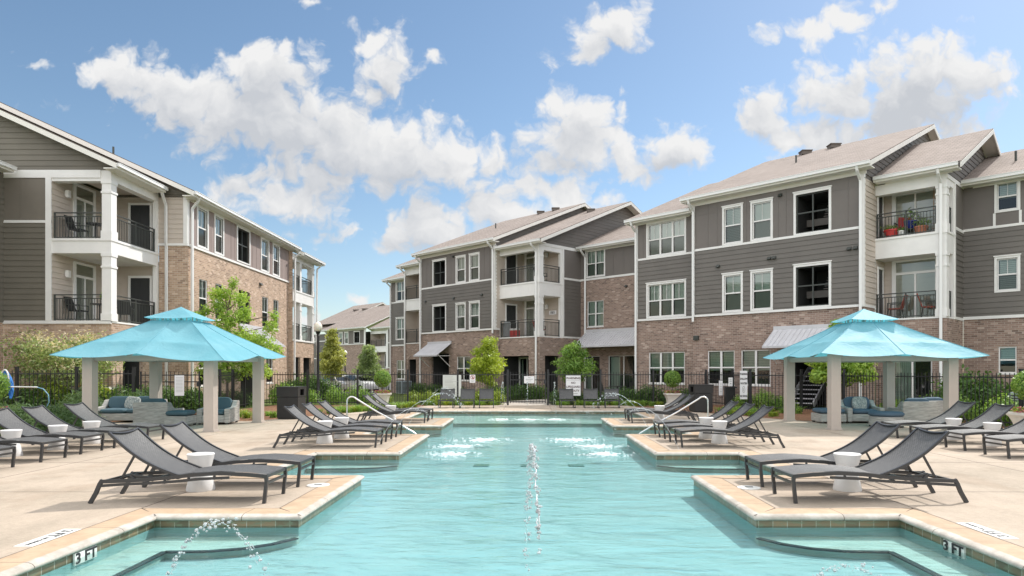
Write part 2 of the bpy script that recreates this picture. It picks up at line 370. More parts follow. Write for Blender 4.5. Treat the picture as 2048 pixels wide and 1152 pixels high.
LEAF_TUFT = leaf_mat('pale_flower_tufts', (.50, .43, .26), (.70, .60, .42), (.76, .64, .48))
FLOWER = leaf_mat('pink_flowers', (.35, .05, .16), (.6, .18, .3), (.7, .5, .45))
FEATHER = leaf_mat('feathery_leaves', (.17, .30, .05), (.44, .58, .13), (.58, .62, .18), trans=.45)
NEEDLE = leaf_mat('needle_leaves', (.05, .10, .04), (.15, .23, .09), (.22, .28, .13))
BARK = pmat('bark', (.16, .12, .09), .9, var=.3, vscale=12, bump=.5)
# ================================================================ GROUND, DECK, POOL
def ground_mat():
    m, t, b = mat_base('lawn'); b.inputs['Roughness'].default_value = .95; b.inputs['Specular IOR Level'].default_value = .1
    g = N(t, 'ShaderNodeNewGeometry')
    n = N(t, 'ShaderNodeTexNoise'); n.inputs['Scale'].default_value = 2.5; n.inputs['Detail'].default_value = 10; n.inputs['Roughness'].default_value = .75; L(t, g.outputs['Position'], n.inputs['Vector'])
    rp = N(t, 'ShaderNodeValToRGB'); L(t, n.outputs['Fac'], rp.inputs[0]); e = rp.color_ramp.elements
    e[0].position = .3; e[0].color = (.05, .075, .022, 1); e[1].position = .72; e[1].color = (.15, .185, .06, 1)
    L(t, rp.outputs[0], b.inputs['Base Color'])
    bp = N(t, 'ShaderNodeBump'); bp.inputs['Strength'].default_value = .8; bp.inputs['Distance'].default_value = .03
    n2 = N(t, 'ShaderNodeTexNoise'); n2.inputs['Scale'].default_value = 45; n2.inputs['Detail'].default_value = 3; L(t, g.outputs['Position'], n2.inputs['Vector']); L(t, n2.outputs['Fac'], bp.inputs['Height']); L(t, bp.outputs[0], b.inputs['Normal'])
    return m
LAWN = ground_mat()
def noisy(name, stops, scale, detail=10, rough=.9, bump=0, bscale=60, rgh=.7, spec=.25, stretch=None):
    m, t, b = mat_base(name); b.inputs['Roughness'].default_value = rough; b.inputs['Specular IOR Level'].default_value = spec
    g = N(t, 'ShaderNodeNewGeometry'); pos = g.outputs['Position']
    if stretch: pos = vmath(t, 'MULTIPLY', pos, stretch)
    n = N(t, 'ShaderNodeTexNoise'); n.inputs['Scale'].default_value = scale; n.inputs['Detail'].default_value = detail; n.inputs['Roughness'].default_value = rgh; L(t, pos, n.inputs['Vector'])
    rp = N(t, 'ShaderNodeValToRGB'); L(t, n.outputs['Fac'], rp.inputs[0]); e = rp.color_ramp.elements
    e[0].position, e[0].color = stops[0][0], stops[0][1]+(1,); e[1].position, e[1].color = stops[-1][0], stops[-1][1]+(1,)
    for p, c in stops[1:-1]: k = e.new(p); k.color = c+(1,)
    L(t, rp.outputs[0], b.inputs['Base Color'])
    if bump:
        bp = N(t, 'ShaderNodeBump'); bp.inputs['Strength'].default_value = bump; bp.inputs['Distance'].default_value = .01
        n2 = N(t, 'ShaderNodeTexNoise'); n2.inputs['Scale'].default_value = bscale; n2.inputs['Detail'].default_value = 5; L(t, g.outputs['Position'], n2.inputs['Vector']); L(t, n2.outputs['Fac'], bp.inputs['Height']); L(t, bp.outputs[0], b.inputs['Normal'])
    return m
MULCH = noisy('pine_straw', [(.3, (.07, .035, .02)), (.5, (.20, .10, .055)), (.7, (.34, .20, .12))], 14, bump=1, bscale=50)
ASPHALT = noisy('asphalt', [(.3, (.05, .05, .05)), (.7, (.09, .088, .085))], 6)
PATHC = noisy('path_concrete', [(.3, (.36, .32, .28)), (.7, (.47, .42, .37))], 3)
def deck_mat():
    m, t, b = mat_base('deck_concrete'); b.inputs['Roughness'].default_value = .85; b.inputs['Specular IOR Level'].default_value = .25
    g = N(t, 'ShaderNodeNewGeometry'); P = g.outputs['Position']
    def nz(s, d, r, st=None):
        n = N(t, 'ShaderNodeTexNoise'); n.inputs['Scale'].default_value = s; n.inputs['Detail'].default_value = d; n.inputs['Roughness'].default_value = r
        L(t, vmath(t, 'MULTIPLY', P, st) if st else P, n.inputs['Vector']); return n.outputs['Fac']
    big = nz(.35, 5, .6); mid = nz(2.2, 6, .65, (1, .5, 1)); fine = math_n(t, 'ADD', math_n(t, 'MULTIPLY', nz(60, 4, .8), .5), math_n(t, 'MULTIPLY', nz(14, 6, .85), .5)); pit = nz(26, 3, .7)
    v = math_n(t, 'ADD', math_n(t, 'MULTIPLY', big, .32), math_n(t, 'ADD', math_n(t, 'MULTIPLY', mid, .26), math_n(t, 'MULTIPLY', fine, .55)))
    rp = N(t, 'ShaderNodeValToRGB'); L(t, v, rp.inputs[0]); e = rp.color_ramp.elements
    e[0].position = .46; e[0].color = (.31, .262, .203, 1); e[1].position = .67; e[1].color = (.51, .415, .33, 1)
    mx = N(t, 'ShaderNodeMixRGB'); L(t, math_n(t, 'MULTIPLY', smooth(t, pit, .66, .76), .5), mx.inputs[0]); L(t, rp.outputs[0], mx.inputs[1]); mx.inputs[2].default_value = (.27, .21, .165, 1)
    st = nz(.9, 4, .55, (1, .8, 1)); st2 = nz(.23, 3, .5)
    damp = N(t, 'ShaderNodeMixRGB'); damp.blend_type = 'MULTIPLY'; L(t, math_n(t, 'MULTIPLY', smooth(t, math_n(t, 'ADD', st, math_n(t, 'MULTIPLY', st2, .5)), .80, .92), .38), damp.inputs[0]); L(t, mx.outputs[0], damp.inputs[1]); damp.inputs[2].default_value = (.70, .64, .58, 1)
    L(t, damp.outputs[0], b.inputs['Base Color'])
    bp = N(t, 'ShaderNodeBump'); bp.inputs['Strength'].default_value = .5; bp.inputs['Distance'].default_value = .006
    L(t, math_n(t, 'SUBTRACT', fine, smooth(t, pit, .62, .74)), bp.inputs['Height']); L(t, bp.outputs[0], b.inputs['Normal'])
    return m
DECK = deck_mat()

def fill(loops, z, name, mat, kind='structure', parent=None):
    bm = bmesh.new(); es = []
    for lp in loops:
        vs = [bm.verts.new((p[0], p[1], z)) for p in lp]
        for i in range(len(vs)): es.append(bm.edges.new((vs[i], vs[(i+1) % len(vs)])))
    bmesh.ops.triangle_fill(bm, use_beauty=True, use_dissolve=False, edges=es)
    bmesh.ops.recalc_face_normals(bm, faces=bm.faces)
    for f in bm.faces:
        if f.normal.z < 0: f.normal_flip()
    me = bpy.data.meshes.new(name); bm.to_mesh(me); bm.free(); me.materials.append(mat)
    o = link(name, me, parent)
    if kind: o['kind'] = kind
    return o
def mirror_loop(half):                      # half outline on +x, from near to far
    return list(half)+[(-x, y) for (x, y) in reversed(half)]
PH = [(4.0, 1.2), (4.0, 7.33), (2.45, 7.33), (2.45, 10.12), (4.0, 10.12), (4.0, 12.9), (2.42, 12.9), (2.42, 16.66), (4.0, 16.66),
      (4.0, 19.3), (2.42, 19.3), (2.42, 22.3), (4.0, 22.3), (4.0, 26.4)]
def round_corner(pts, r, n=4):
    out = []
    for i, p in enumerate(pts):
        a = Vector(pts[i-1]); b = Vector(p); c = Vector(pts[(i+1) % len(pts)])
        u = (a-b).normalized(); w = (c-b).normalized()
        for k in range(n+1):
            f = k/n; q = b+u*r*(1-f)**2+w*r*f**2
            out.append((q.x, q.y))
    return out
POOL0 = mirror_loop(PH); POOL = round_corner(POOL0, .13)
def offset_loop(pts, d):
    out = []; n = len(pts)
    for i in range(n):
        a = Vector(pts[i-1]); b = Vector(pts[i]); c = Vector(pts[(i+1) % n])
        e1 = (b-a).normalized(); e2 = (c-b).normalized(); n1 = Vector((e1.y, -e1.x)); n2 = Vector((e2.y, -e2.x))
        k = n1+n2; den = 1+n1.dot(n2); out.append(tuple(b+k*(d/den)))
    return out
COP = .34
DECKH = [(11.5, -4.0), (11.6, 16.9), (12.8, 17.2), (12.4, 21.3), (8.5, 20.9), (7.6, 22.6), (6.3, 25.4), (4.9, 28.0), (4.4, 30.1), (1.35, 30.3)]
DECKO = mirror_loop(DECKH)
fill([DECKO, offset_loop(POOL0, COP)], 0.0, 'deck', DECK)
# thickness skirt of the slab
sk = MB()
for i in range(len(DECKO)):
    a = DECKO[i]; b = DECKO[(i+1) % len(DECKO)]; sk.poly([(a[0], a[1], -.2), (b[0], b[1], -.2), (b[0], b[1], -.001), (a[0], a[1], -.001)])
sk.build('deck_edge', DECK)['kind'] = 'structure'

JOINT = pmat('dark_joint', (.07, .055, .045), .9)
dj = MB(); w_ = .005
for sx in (-1, 1):
    for y0, y1 in ((7.33-COP, 10.12+COP), (12.9-COP, 16.66+COP), (19.3-COP, 22.3+COP)): dj.box(sx*4.345-w_, sx*4.345+w_, y0, y1, -.002, .0012)
    dj.box(sx*7.6-w_, sx*7.6+w_, -3.9, 22.4, -.002, .0012)
    for y in (3.2, 8.72, 11.5, 14.8, 18.0, 20.8): dj.box(*sorted((sx*4.36, sx*11.4)), y-w_, y+w_, -.002, .0010)
for x in (-2.9, -.95, .95, 2.9): dj.box(x-w_, x+w_, 26.76, 30.1, -.002, .0012)
dj.build('deck_joints', JOINT)['kind'] = 'structure'
# coping stones
def coping_mat():
    m, t, b = mat_base('coping_stone'); b.inputs['Roughness'].default_value = .75; b.inputs['Specular IOR Level'].default_value = .3
    uv = N(t, 'ShaderNodeUVMap'); sp = N(t, 'ShaderNodeSeparateXYZ'); L(t, uv.outputs[0], sp.inputs[0])
    g = N(t, 'ShaderNodeNewGeometry')
    n = N(t, 'ShaderNodeTexNoise'); n.inputs['Scale'].default_value = 4; n.inputs['Detail'].default_value = 8; n.inputs['Roughness'].default_value = .7; L(t, g.outputs['Position'], n.inputs['Vector'])
    n3 = N(t, 'ShaderNodeTexNoise'); n3.inputs['Scale'].default_value = 70; n3.inputs['Detail'].default_value = 3; L(t, g.outputs['Position'], n3.inputs['Vector'])
    top = N(t, 'ShaderNodeMixRGB'); L(t, smooth(t, n.outputs['Fac'], .3, .7), top.inputs[0]); top.inputs[1].default_value = (.39, .28, .185, 1); top.inputs[2].default_value = (.49, .365, .25, 1)
    # each stone its own tint
    fl = math_n(t, 'FLOOR', math_n(t, 'DIVIDE', sp.outputs['X'], 1.22)); wn = N(t, 'ShaderNodeTexWhiteNoise'); wn.noise_dimensions = '1D'; L(t, fl, wn.inputs['W'])
    tint = N(t, 'ShaderNodeMixRGB'); tint.blend_type = 'MULTIPLY'; tint.inputs[0].default_value = 1; L(t, top.outputs[0], tint.inputs[1])
    mr = N(t, 'ShaderNodeMapRange'); mr.inputs['To Min'].default_value = .94; mr.inputs['To Max'].default_value = 1.05; L(t, wn.outputs['Value'], mr.inputs[0]); L(t, mr.outputs[0], tint.inputs[2])
    # lime scale on the rounded nose, with green algae spots at the waterline
    nose = smooth(t, math_n(t, 'ADD', sp.outputs['Y'], math_n(t, 'MULTIPLY', n.outputs['Fac'], .05)), .325, .352)
    lime = N(t, 'ShaderNodeMixRGB'); L(t, smooth(t, n.outputs['Fac'], .35, .65), lime.inputs[0]); lime.inputs[1].default_value = (.38, .345, .295, 1); lime.inputs[2].default_value = (.52, .485, .43, 1)
    m1 = N(t, 'ShaderNodeMixRGB'); L(t, nose, m1.inputs[0]); L(t, tint.outputs[0], m1.inputs[1]); L(t, lime.outputs[0], m1.inputs[2])
    alg = math_n(t, 'MULTIPLY', smooth(t, n.outputs['Fac'], .6, .72), smooth(t, sp.outputs['Y'], .40, .44))
    m2 = N(t, 'ShaderNodeMixRGB'); L(t, math_n(t, 'MULTIPLY', alg, .6), m2.inputs[0]); L(t, m1.outputs[0], m2.inputs[1]); m2.inputs[2].default_value = (.2, .22, .14, 1)
    fr = math_n(t, 'FRACT', math_n(t, 'DIVIDE', sp.outputs['X'], 1.22))
    j = math_n(t, 'LESS_THAN', math_n(t, 'ABSOLUTE', math_n(t, 'SUBTRACT', fr, .5)), .0035)
    m3 = N(t, 'ShaderNodeMixRGB'); L(t, j, m3.inputs[0]); L(t, m2.outputs[0], m3.inputs[1]); m3.inputs[2].default_value = (.13, .10, .075, 1)
    L(t, m3.outputs[0], b.inputs['Base Color'])
    bp = N(t, 'ShaderNodeBump'); bp.inputs['Strength'].default_value = .35; bp.inputs['Distance'].default_value = .004; L(t, n3.outputs['Fac'], bp.inputs['Height']); L(t, bp.outputs[0], b.inputs['Normal'])
    return m
COPING = coping_mat()
PROF = [(COP-.004, -.02), (COP-.008, .004), (.06, .006), (.02, .002), (-.012, -.010), (-.028, -.028), (-.03, -.042), (-.018, -.056), (0.0, -.062), (.03, -.066)]
acc = [0]
for a, b in zip(PROF, PROF[1:]): acc.append(acc[-1]+math.hypot(b[0]-a[0], b[1]-a[1]))
LOOPS = [offset_loop(POOL, p[0]) for p in PROF]
def sweep(loops_z, name, mats, accv, parent=None, smooth_it=True):
    mb = MB(); n = len(POOL); run = 0
    for i in range(n):
        j = (i+1) % n; ln = math.hypot(POOL[j][0]-POOL[i][0], POOL[j][1]-POOL[i][1])
        for k in range(len(loops_z)-1):
            A, za = loops_z[k]; B, zb = loops_z[k+1]
            mb.poly([(A[i][0], A[i][1], za), (A[j][0], A[j][1], za), (B[j][0], B[j][1], zb), (B[i][0], B[i][1], zb)], 0,
                    [(run, accv[k]), (run+ln, accv[k]), (run+ln, accv[k+1]), (run, accv[k+1])])
        run += ln
    o = mb.build(name, mats, parent, weld=True)
    if smooth_it: smooth_angle(o, 50)
    return o
pool = thing('swimming_pool', 'zigzag-edged turquoise swimming pool with tan stone coping', 'swimming pool')
# offset_loop on the rounded outline is unstable for a wide outward offset at inner bends: use the square outline there
def loop_at(d): return offset_loop(POOL0, d)
def sharp_sweep(levels, name, mats, parent, miter=True, uvx=None):
    mb = MB(); n = len(POOL0); run = 0; acc = [0]
    for a, b in zip(levels, levels[1:]): acc.append(acc[-1]+math.hypot(b[0]-a[0], b[1]-a[1]))
    loops = [loop_at(d) for d, z in levels]
    for i in range(n):
        j = (i+1) % n; d = Vector(POOL0[j])-Vector(POOL0[i]); ln = d.length; d.normalize()
        for k in range(len(levels)-1):
            A, za = loops[k], levels[k][1]; B, zb = loops[k+1], levels[k+1][1]
            P = [(A[i], za), (A[j], za), (B[j], zb), (B[i], zb)]
            uv = [(run+(Vector(p)-Vector(POOL0[i])).dot(d), acc[k+(q > 1)]) for q, (p, z) in enumerate(P)]
            mb.poly([(p[0], p[1], z) for p, z in P], 0, uv)
        run += 1.22*math.ceil(ln/1.22)+.0
    o = mb.build(name, mats, parent, weld=True); smooth_angle(o, 50); return o
sharp_sweep(PROF, 'coping', COPING, pool)
# mitre joints of the coping at every corner, and the joint between coping and deck
mj = MB()
for i, p in enumerate(POOL0):
    L0 = loop_at(COP-.01)[i]; L1 = loop_at(-.022)[i]
    mj.bar((L0[0], L0[1], .0066), (L1[0], L1[1], .0000), .007, .004)
lo = loop_at(COP-.002); li = loop_at(COP-.011)
for i in range(len(lo)):
    j = (i+1) % len(lo); mj.poly([(lo[i][0], lo[i][1], .0055), (lo[j][0], lo[j][1], .0055), (li[j][0], li[j][1], .0055), (li[i][0], li[i][1], .0055)])
mj.build('mortar_joint', JOINT, pool)
# waterline tile band
def tile_mat():
    m, t, b = mat_base('waterline_tile'); b.inputs['Roughness'].default_value = .3
    uv = N(t, 'ShaderNodeUVMap'); br = N(t, 'ShaderNodeTexBrick'); L(t, uv.outputs[0], br.inputs['Vector']); br.offset = 0
    br.inputs['Scale'].default_value = 1; br.inputs['Brick Width'].default_value = .155; br.inputs['Row Height'].default_value = .155; br.inputs['Mortar Size'].default_value = .004
    br.inputs['Color1'].default_value = (.12, .10, .06, 1); br.inputs['Color2'].default_value = (.26, .19, .11, 1); br.inputs['Mortar'].default_value = (.42, .43, .36, 1)
    n = N(t, 'ShaderNodeTexNoise'); n.inputs['Scale'].default_value = 9; n.inputs['Detail'].default_value = 5
    L(t, vmath(t, 'MULTIPLY', uv.outputs[0], (1, 3, 1)), n.inputs['Vector'])
    mx = N(t, 'ShaderNodeMixRGB'); L(t, smooth(t, n.outputs['Fac'], .45, .7), mx.inputs[0]); L(t, br.outputs['Color'], mx.inputs[1]); mx.inputs[2].default_value = (.17, .20, .13, 1)
    L(t, mx.outputs[0], b.inputs['Base Color']); return m
TILE = tile_mat()
def shell(levels, name, mat, parent):
    return sharp_sweep(levels, name, mat, parent)
WATER_Z = -.122
shell([(.012, -.06), (.012, -.150)], 'tile_band', TILE, pool)
PLASTER = noisy('pool_plaster', [(.3, (.295, .515, .525)), (.7, (.375, .595, .60))], 1.2, rough=.7)
PLASTER_LT = noisy('pool_plaster_shallow', [(.3, (.40, .58, .53)), (.7, (.48, .65, .59))], 1.2, rough=.7)
NAVY = noisy('navy_trim_tile', [(.35, (.012, .03, .035)), (.65, (.035, .06, .07))], 30, rough=.3)
FLOOR_Z = -.305
shell([(.010, -.14), (.010, FLOOR_Z-.01)], 'pool_wall', PLASTER, pool)
fill([offset_loop(POOL0, .03)], FLOOR_Z, 'pool_floor', PLASTER, None, pool)
# benches under water with a dark tile nosing, one beside every promontory, and the shelf at the far end
def bench(outline, nosing, z, name='bench'):
    mb = MB(); mb.poly([(x, y, z) for x, y in outline])
    n = len(outline)
    for i in range(n):
        a = outline[i]; b = outline[(i+1) % n]; mb.poly([(a[0], a[1], FLOOR_Z), (b[0], b[1], FLOOR_Z), (b[0], b[1], z), (a[0], a[1], z)])
    o = mb.build(name, PLASTER_LT, pool)
    tb = MB()
    for a, b in zip(nosing, nosing[1:]):
        tb.bar((a[0], a[1], z+.004), (b[0], b[1], z+.004), .062, .014)
    tb.build('nosing', NAVY, o)
BZ = -.235
for sx in (-1, 1):
    arc = [(sx*(2.47+.75*(1-math.cos(t))), 6.55+.72*(1-math.sin(t))) for t in [k*math.pi/2/6 for k in range(7)]]
    curve = [(sx*2.45, 7.25), (sx*2.62, 7.0), (sx*2.85, 6.82), (sx*3.15, 6.72), (sx*3.5, 6.70), (sx*3.56, 6.70)]
    side = [(sx*3.56, 2.0)]
    bench(curve+side+[(sx*4.02, 2.0), (sx*4.02, 7.34), (sx*2.45, 7.34)], curve+side, BZ)
    c2 = [(sx*2.43, 12.75), (sx*2.7, 12.5), (sx*3.1, 12.38), (sx*3.6, 12.34), (sx*4.0, 12.34)]
    bench(c2+[(sx*4.02, 12.92), (sx*2.43, 12.92)], c2, BZ)
    c3 = [(sx*2.43, 19.1), (sx*2.8, 18.85), (sx*3.4, 18.7), (sx*4.0, 18.7)]
    bench(c3+[(sx*4.02, 19.32), (sx*2.43, 19.32)], c3, BZ)
shelf = MB(); shelf.box(-4.01, 4.01, 22.32, 26.41, FLOOR_Z, -.20)
so = shelf.build('sun_shelf', PLASTER_LT, pool)
sn = MB(); sn.bar((-4, 22.33, -.196), (4, 22.33, -.196), .07, .014); sn.build('nosing', NAVY, so)
DRAIN = pmat('drain_green', (.13, .31, .29), .5)
# floor drains
for x in (-.9, .02, .95):
    d = MB(); d.box(x-.15, x+.15, 13.15, 13.45, FLOOR_Z, FLOOR_Z+.012)
    for k in range(5): d.box(x-.135+k*.055, x-.11+k*.055, 13.17, 13.43, FLOOR_Z+.012, FLOOR_Z+.018)
    d.build('floor_drain', DRAIN, pool)
# water
def water_mat():
    m = bpy.data.materials.new('pool_water'); m.use_nodes = True; t = m.node_tree; t.nodes.clear()
    g = N(t, 'ShaderNodeNewGeometry'); P = g.outputs['Position']
    def nz(s, st, d=3, r=.5, dist=.0):
        n = N(t, 'ShaderNodeTexNoise'); n.inputs['Scale'].default_value = s; n.inputs['Detail'].default_value = d; n.inputs['Roughness'].default_value = r; n.inputs['Distortion'].default_value = dist
        L(t, vmath(t, 'MULTIPLY', P, st), n.inputs['Vector']); return n.outputs['Fac']
    h = math_n(t, 'ADD', math_n(t, 'MULTIPLY', nz(1.6, (.6, 1.3, 1), 2, .5, .6), 1.0), math_n(t, 'ADD', math_n(t, 'MULTIPLY', nz(5.5, (.55, 1.2, 1), 2, .5, .5), .34), math_n(t, 'MULTIPLY', nz(17, (.7, 1.2, 1), 3, .6), .12)))
    bp = N(t, 'ShaderNodeBump'); bp.inputs['Strength'].default_value = .36; bp.inputs['Distance'].default_value = .10; L(t, h, bp.inputs['Height'])
    fr = N(t, 'ShaderNodeFresnel'); fr.inputs[0].default_value = 1.333; L(t, bp.outputs[0], fr.inputs['Normal'])
    gl = N(t, 'ShaderNodeBsdfGlossy'); gl.inputs['Roughness'].default_value = .03; gl.inputs['Color'].default_value = (1, 1, 1, 1); L(t, bp.outputs[0], gl.inputs['Normal'])
    tr = N(t, 'ShaderNodeBsdfTransparent'); tr.inputs[0].default_value = (.82, .93, .935, 1)
    mx = N(t, 'ShaderNodeMixShader'); L(t, math_n(t, 'MULTIPLY', fr.outputs[0], .8), mx.inputs[0]); L(t, tr.outputs[0], mx.inputs[1]); L(t, gl.outputs[0], mx.inputs[2])
    o = N(t, 'ShaderNodeOutputMaterial'); L(t, mx.outputs[0], o.inputs[0]); return m
WATER = water_mat()
fill([offset_loop(POOL0, .011)], WATER_Z, 'pool_water', WATER, 'structure')

# depth marker tiles with lettering
def text_mesh(txt, size, name, mat, bold=0.0, depth=.0015, align='CENTER', wscale=1.0):
    cu = bpy.data.curves.new(name, 'FONT'); cu.body = txt; cu.size = size; cu.align_x = align; cu.align_y = 'CENTER'; cu.extrude = depth; cu.offset = bold; cu.resolution_u = 3
    ob = bpy.data.objects.new(name+'_curve', cu); COL.objects.link(ob)
    dg = bpy.context.evaluated_depsgraph_get(); dg.update()
    me = bpy.data.meshes.new_from_object(ob.evaluated_get(dg)); me.name = name
    bpy.data.objects.remove(ob); bpy.data.curves.remove(cu)
    me.materials.clear(); me.materials.append(mat)
    if wscale != 1.0:
        me.transform(Matrix.Diagonal((wscale, 1, 1, 1)))
    return me
def place_text(txt, size, parent, mat, M, name='lettering', bold=0.0, wscale=1.0):
    me = text_mesh(txt, size, name, mat, bold, wscale=wscale); me.transform(M); return link(name, me, parent, False)
def basis(o, x, y):
    x = Vector(x).normalized(); y = Vector(y).normalized(); z = x.cross(y)
    return Matrix(((x.x, y.x, z.x, o[0]), (x.y, y.y, z.y, o[1]), (x.z, y.z, z.z, o[2]), (0, 0, 0, 1)))
TXT = pmat('black_lettering', (.02, .02, .022), .6)
TILEW = pmat('white_marker_tile', (.78, .77, .73), .35, var=.05, vscale=8)
TXTRED = pmat('red_lettering', (.25, .05, .05), .6)
SIGNW = pmat('white_sign_panel', (.80, .79, .80), .5, var=.03)
SIGNG = pmat('grey_sign_panel', (.62, .64, .61), .5, var=.03)
for sx in (-1, 1):
    nm = 'left' if sx < 0 else 'right'
    w = thing('depth_marker', 'white 3 FT tile set in the waterline band on the %s pool wall' % nm, 'depth marker', (sx*4.0, 6.17 if sx < 0 else 6.4, -.122))
    b = MB(); b.box(-.006, .012, -.155, .155, -.05, .056); b.build('marker_tile', TILEW, w)
    xdir = (0, -sx, 0) if sx > 0 else (0, 1, 0)
    place_text('3 FT', .13, w, TXT, basis((-sx*.0125, 0, 0), xdir, (0, 0, 1)), bold=.004, wscale=1.25)
    d = thing('depth_marker', 'flat white 3 FT deck tile in the coping at the %s side of the pool' % nm, 'depth marker', (sx*4.435, 6.33 if sx < 0 else 6.6, .002))
    b = MB(); b.box(-.085, .085, -.33, .33, -.01, .004); b.build('marker_tile', TILEW, d)
    xdir = (0, -1, 0) if sx < 0 else (0, 1, 0); ydir = (1, 0, 0) if sx < 0 else (-1, 0, 0)
    place_text('3 FT', .14, d, TXT, basis((0, -sx*.14, .0045), xdir, ydir), bold=.004)
    place_text('NO DIVING', .055, d, TXT, basis((0, sx*.16, .0045), xdir, ydir), bold=.001)
    k = thing('skimmer_lid', 'round white skimmer lid in the deck on the %s front promontory' % nm, 'skimmer lid', (sx*2.92 if sx > 0 else -2.82, 9.0 if sx > 0 else 9.2, .001))
    b = MB(); b.lathe([(.0, 0), (.15, 0), (.15, .010), (.135, .013), (.0, .013)], 28); b.build('lid_disc', TILEW, k)
    b = MB(); b.bar((-.05, 0, .015), (.05, 0, .015), .03, .008); b.build('finger_hole', TXT, k)

# ground sheet: flat around the pool, falling gently to the car park behind
gm = MB(); rows = []
ys = [-40, -3, 0, 20, 45, 52, 66, 80, 105, 160, 400, 1200]; zs = [-.09, -.09, -.09, -.09, -.12, -.22, -.55, -.95, -1.7, -1.8, -2, -3]
xs = [-900, -200, -60, -20, -13.2, 0, 13.2, 20, 60, 200, 900]
for y, z in zip(ys, zs): rows.append([(x, y, z) for x in xs])
# leave the pool basin open: the sheet lies below it there
for r in rows[:4]:
    for k, p in enumerate(r):
        pass
ghole = offset_loop(POOL0, .5)
outer = [(x, y) for x, y in ((-900, -40), (900, -40), (900, 45), (-900, 45))]
g1 = fill([outer, ghole], -.09, 'ground', LAWN)
gr = MB(); gr.grid([[(x, y, z) for x in xs] for y, z in zip([45]+ys[5:], [-.09]+zs[5:])]); gr.build('terrain', LAWN)['kind'] = 'structure'
# mulch beds between deck and fence
def sheet(name, pts, z, mat): return fill([pts], z, name, mat)
for sx in (-1, 1):
    sheet('mulch_bed', [(sx*1.36, 30.2), (sx*4.42, 30.12), (sx*4.95, 28.0), (sx*6.35, 25.4), (sx*7.65, 22.6), (sx*8.55, 20.92), (sx*12.4, 21.35), (sx*12.85, 16.9), (sx*11.65, 16.9), (sx*11.5, -3), (sx*15.5, -3), (sx*15.5, 22.5), (sx*12, 27), (sx*11.6, 31.6), (sx*1.36, 31.7)], -.05, MULCH)
sheet('path', [(-1.36, 30.28), (1.36, 30.28), (1.1, 33.4), (1.5, 36), (5.2, 38.9), (4.2, 40.2), (.4, 37.6), (-1.3, 35.2)], -.045, PATHC)
sheet('parking_lot', [(-60, 60), (-2, 57), (0, 60), (-10, 80), (-60, 84)], 0, ASPHALT)
pk = bpy.data.objects['parking_lot']; me = pk.data
for v in me.vertices: v.co.z = -.22-(v.co.y-52)*.0236+.01 if v.co.y < 66 else -.55-(v.co.y-66)*.0286+.05
# ================================================================ BUILDINGS
class Frame:
    """a wall line: P(a, off, z) = origin + d*a + nrm*off"""
    def __init__(s, o, d, nrm):
        s.o = Vector((o[0], o[1], 0)); s.d = Vector((d[0], d[1], 0)).normalized(); s.n = Vector((nrm[0], nrm[1], 0)).normalized()
        s.flip = Vector((s.d.y, -s.d.x, 0)).dot(s.n) < 0
    def P(s, a, off, z): return s.o+s.d*a+s.n*off+Vector((0, 0, z))
    def side(s, a, sign):           # wall at position a running along the outward axis; position along it = off
        return Frame(s.o+s.d*a, s.n, s.d*sign)
    def quad(s, mb, a0, a1, off0, z0, off1, z1, mat=0):
        p = [s.P(a0, off0, z0), s.P(a1, off0, z0), s.P(a1, off1, z1), s.P(a0, off1, z1)]; uv = [(a0, z0), (a1, z0), (a1, z1), (a0, z1)]
        if s.flip: p = [p[1], p[0], p[3], p[2]]; uv = [uv[1], uv[0], uv[3], uv[2]]
        mb.poly(p, mat, uv)
    def box(s, mb, a0, a1, o0, o1, z0, z1, mat=0):
        a0, a1 = min(a0, a1), max(a0, a1); o0, o1 = min(o0, o1), max(o0, o1)
        P = [s.P(a0, o1, z0), s.P(a1, o1, z0), s.P(a1, o0, z0), s.P(a0, o0, z0), s.P(a0, o1, z1), s.P(a1, o1, z1), s.P(a1, o0, z1), s.P(a0, o0, z1)]
        if s.flip: P = [P[1], P[0], P[3], P[2], P[5], P[4], P[7], P[6]]
        mb.hexa(P, mat)
LAP = .215
def cells(a0, a1, z0, z1, holes):
    A = sorted({a0, a1, *[h[0] for h in holes], *[h[1] for h in holes]}); A = [a for a in A if a0 <= a <= a1]
    Zs = sorted({z0, z1, *[h[2] for h in holes], *[h[3] for h in holes]}); Zs = [z for z in Zs if z0 <= z <= z1]
    for p, q in zip(A, A[1:]):
        for u, v in zip(Zs, Zs[1:]):
            ca, cz = (p+q)/2, (u+v)/2
            if any(h[0] < ca < h[1] and h[2] < cz < h[3] for h in holes): continue
            yield p, q, u, v
def lap_strip(fr, mb, off, lo0, hi0, zb, lo1, hi1, zt, mat=0):
    k = math.floor(zb/LAP+1e-6); f0 = (zb-k*LAP)/LAP; f1 = (zt-k*LAP)/LAP; ob = off+.022*(1-f0); ot = off+.022*(1-f1)
    p = [fr.P(lo0, ob, zb), fr.P(hi0, ob, zb), fr.P(hi1, ot, zt), fr.P(lo1, ot, zt)]; uv = [(lo0, zb), (hi0, zb), (hi1, zt), (lo1, zt)]
    if fr.flip: p = [p[1], p[0], p[3], p[2]]; uv = [uv[1], uv[0], uv[3], uv[2]]
    mb.poly(p, mat, uv)
    if f0 < .01: fr.quad(mb, lo0, hi0, off, zb, ob, zb, mat)
def lap_wall(fr, mb, a0, a1, off, z0, z1, holes=(), mat=0):
    for p, q, u, v in cells(a0, a1, z0, z1, holes):
        z = u
        while z < v-1e-5:
            zt = min(v, (math.floor(z/LAP+1e-6)+1)*LAP); lap_strip(fr, mb, off, p, q, z, p, q, zt, mat); z = zt
    reveal(fr, mb, a0, a1, off, z0, z1, holes, mat)
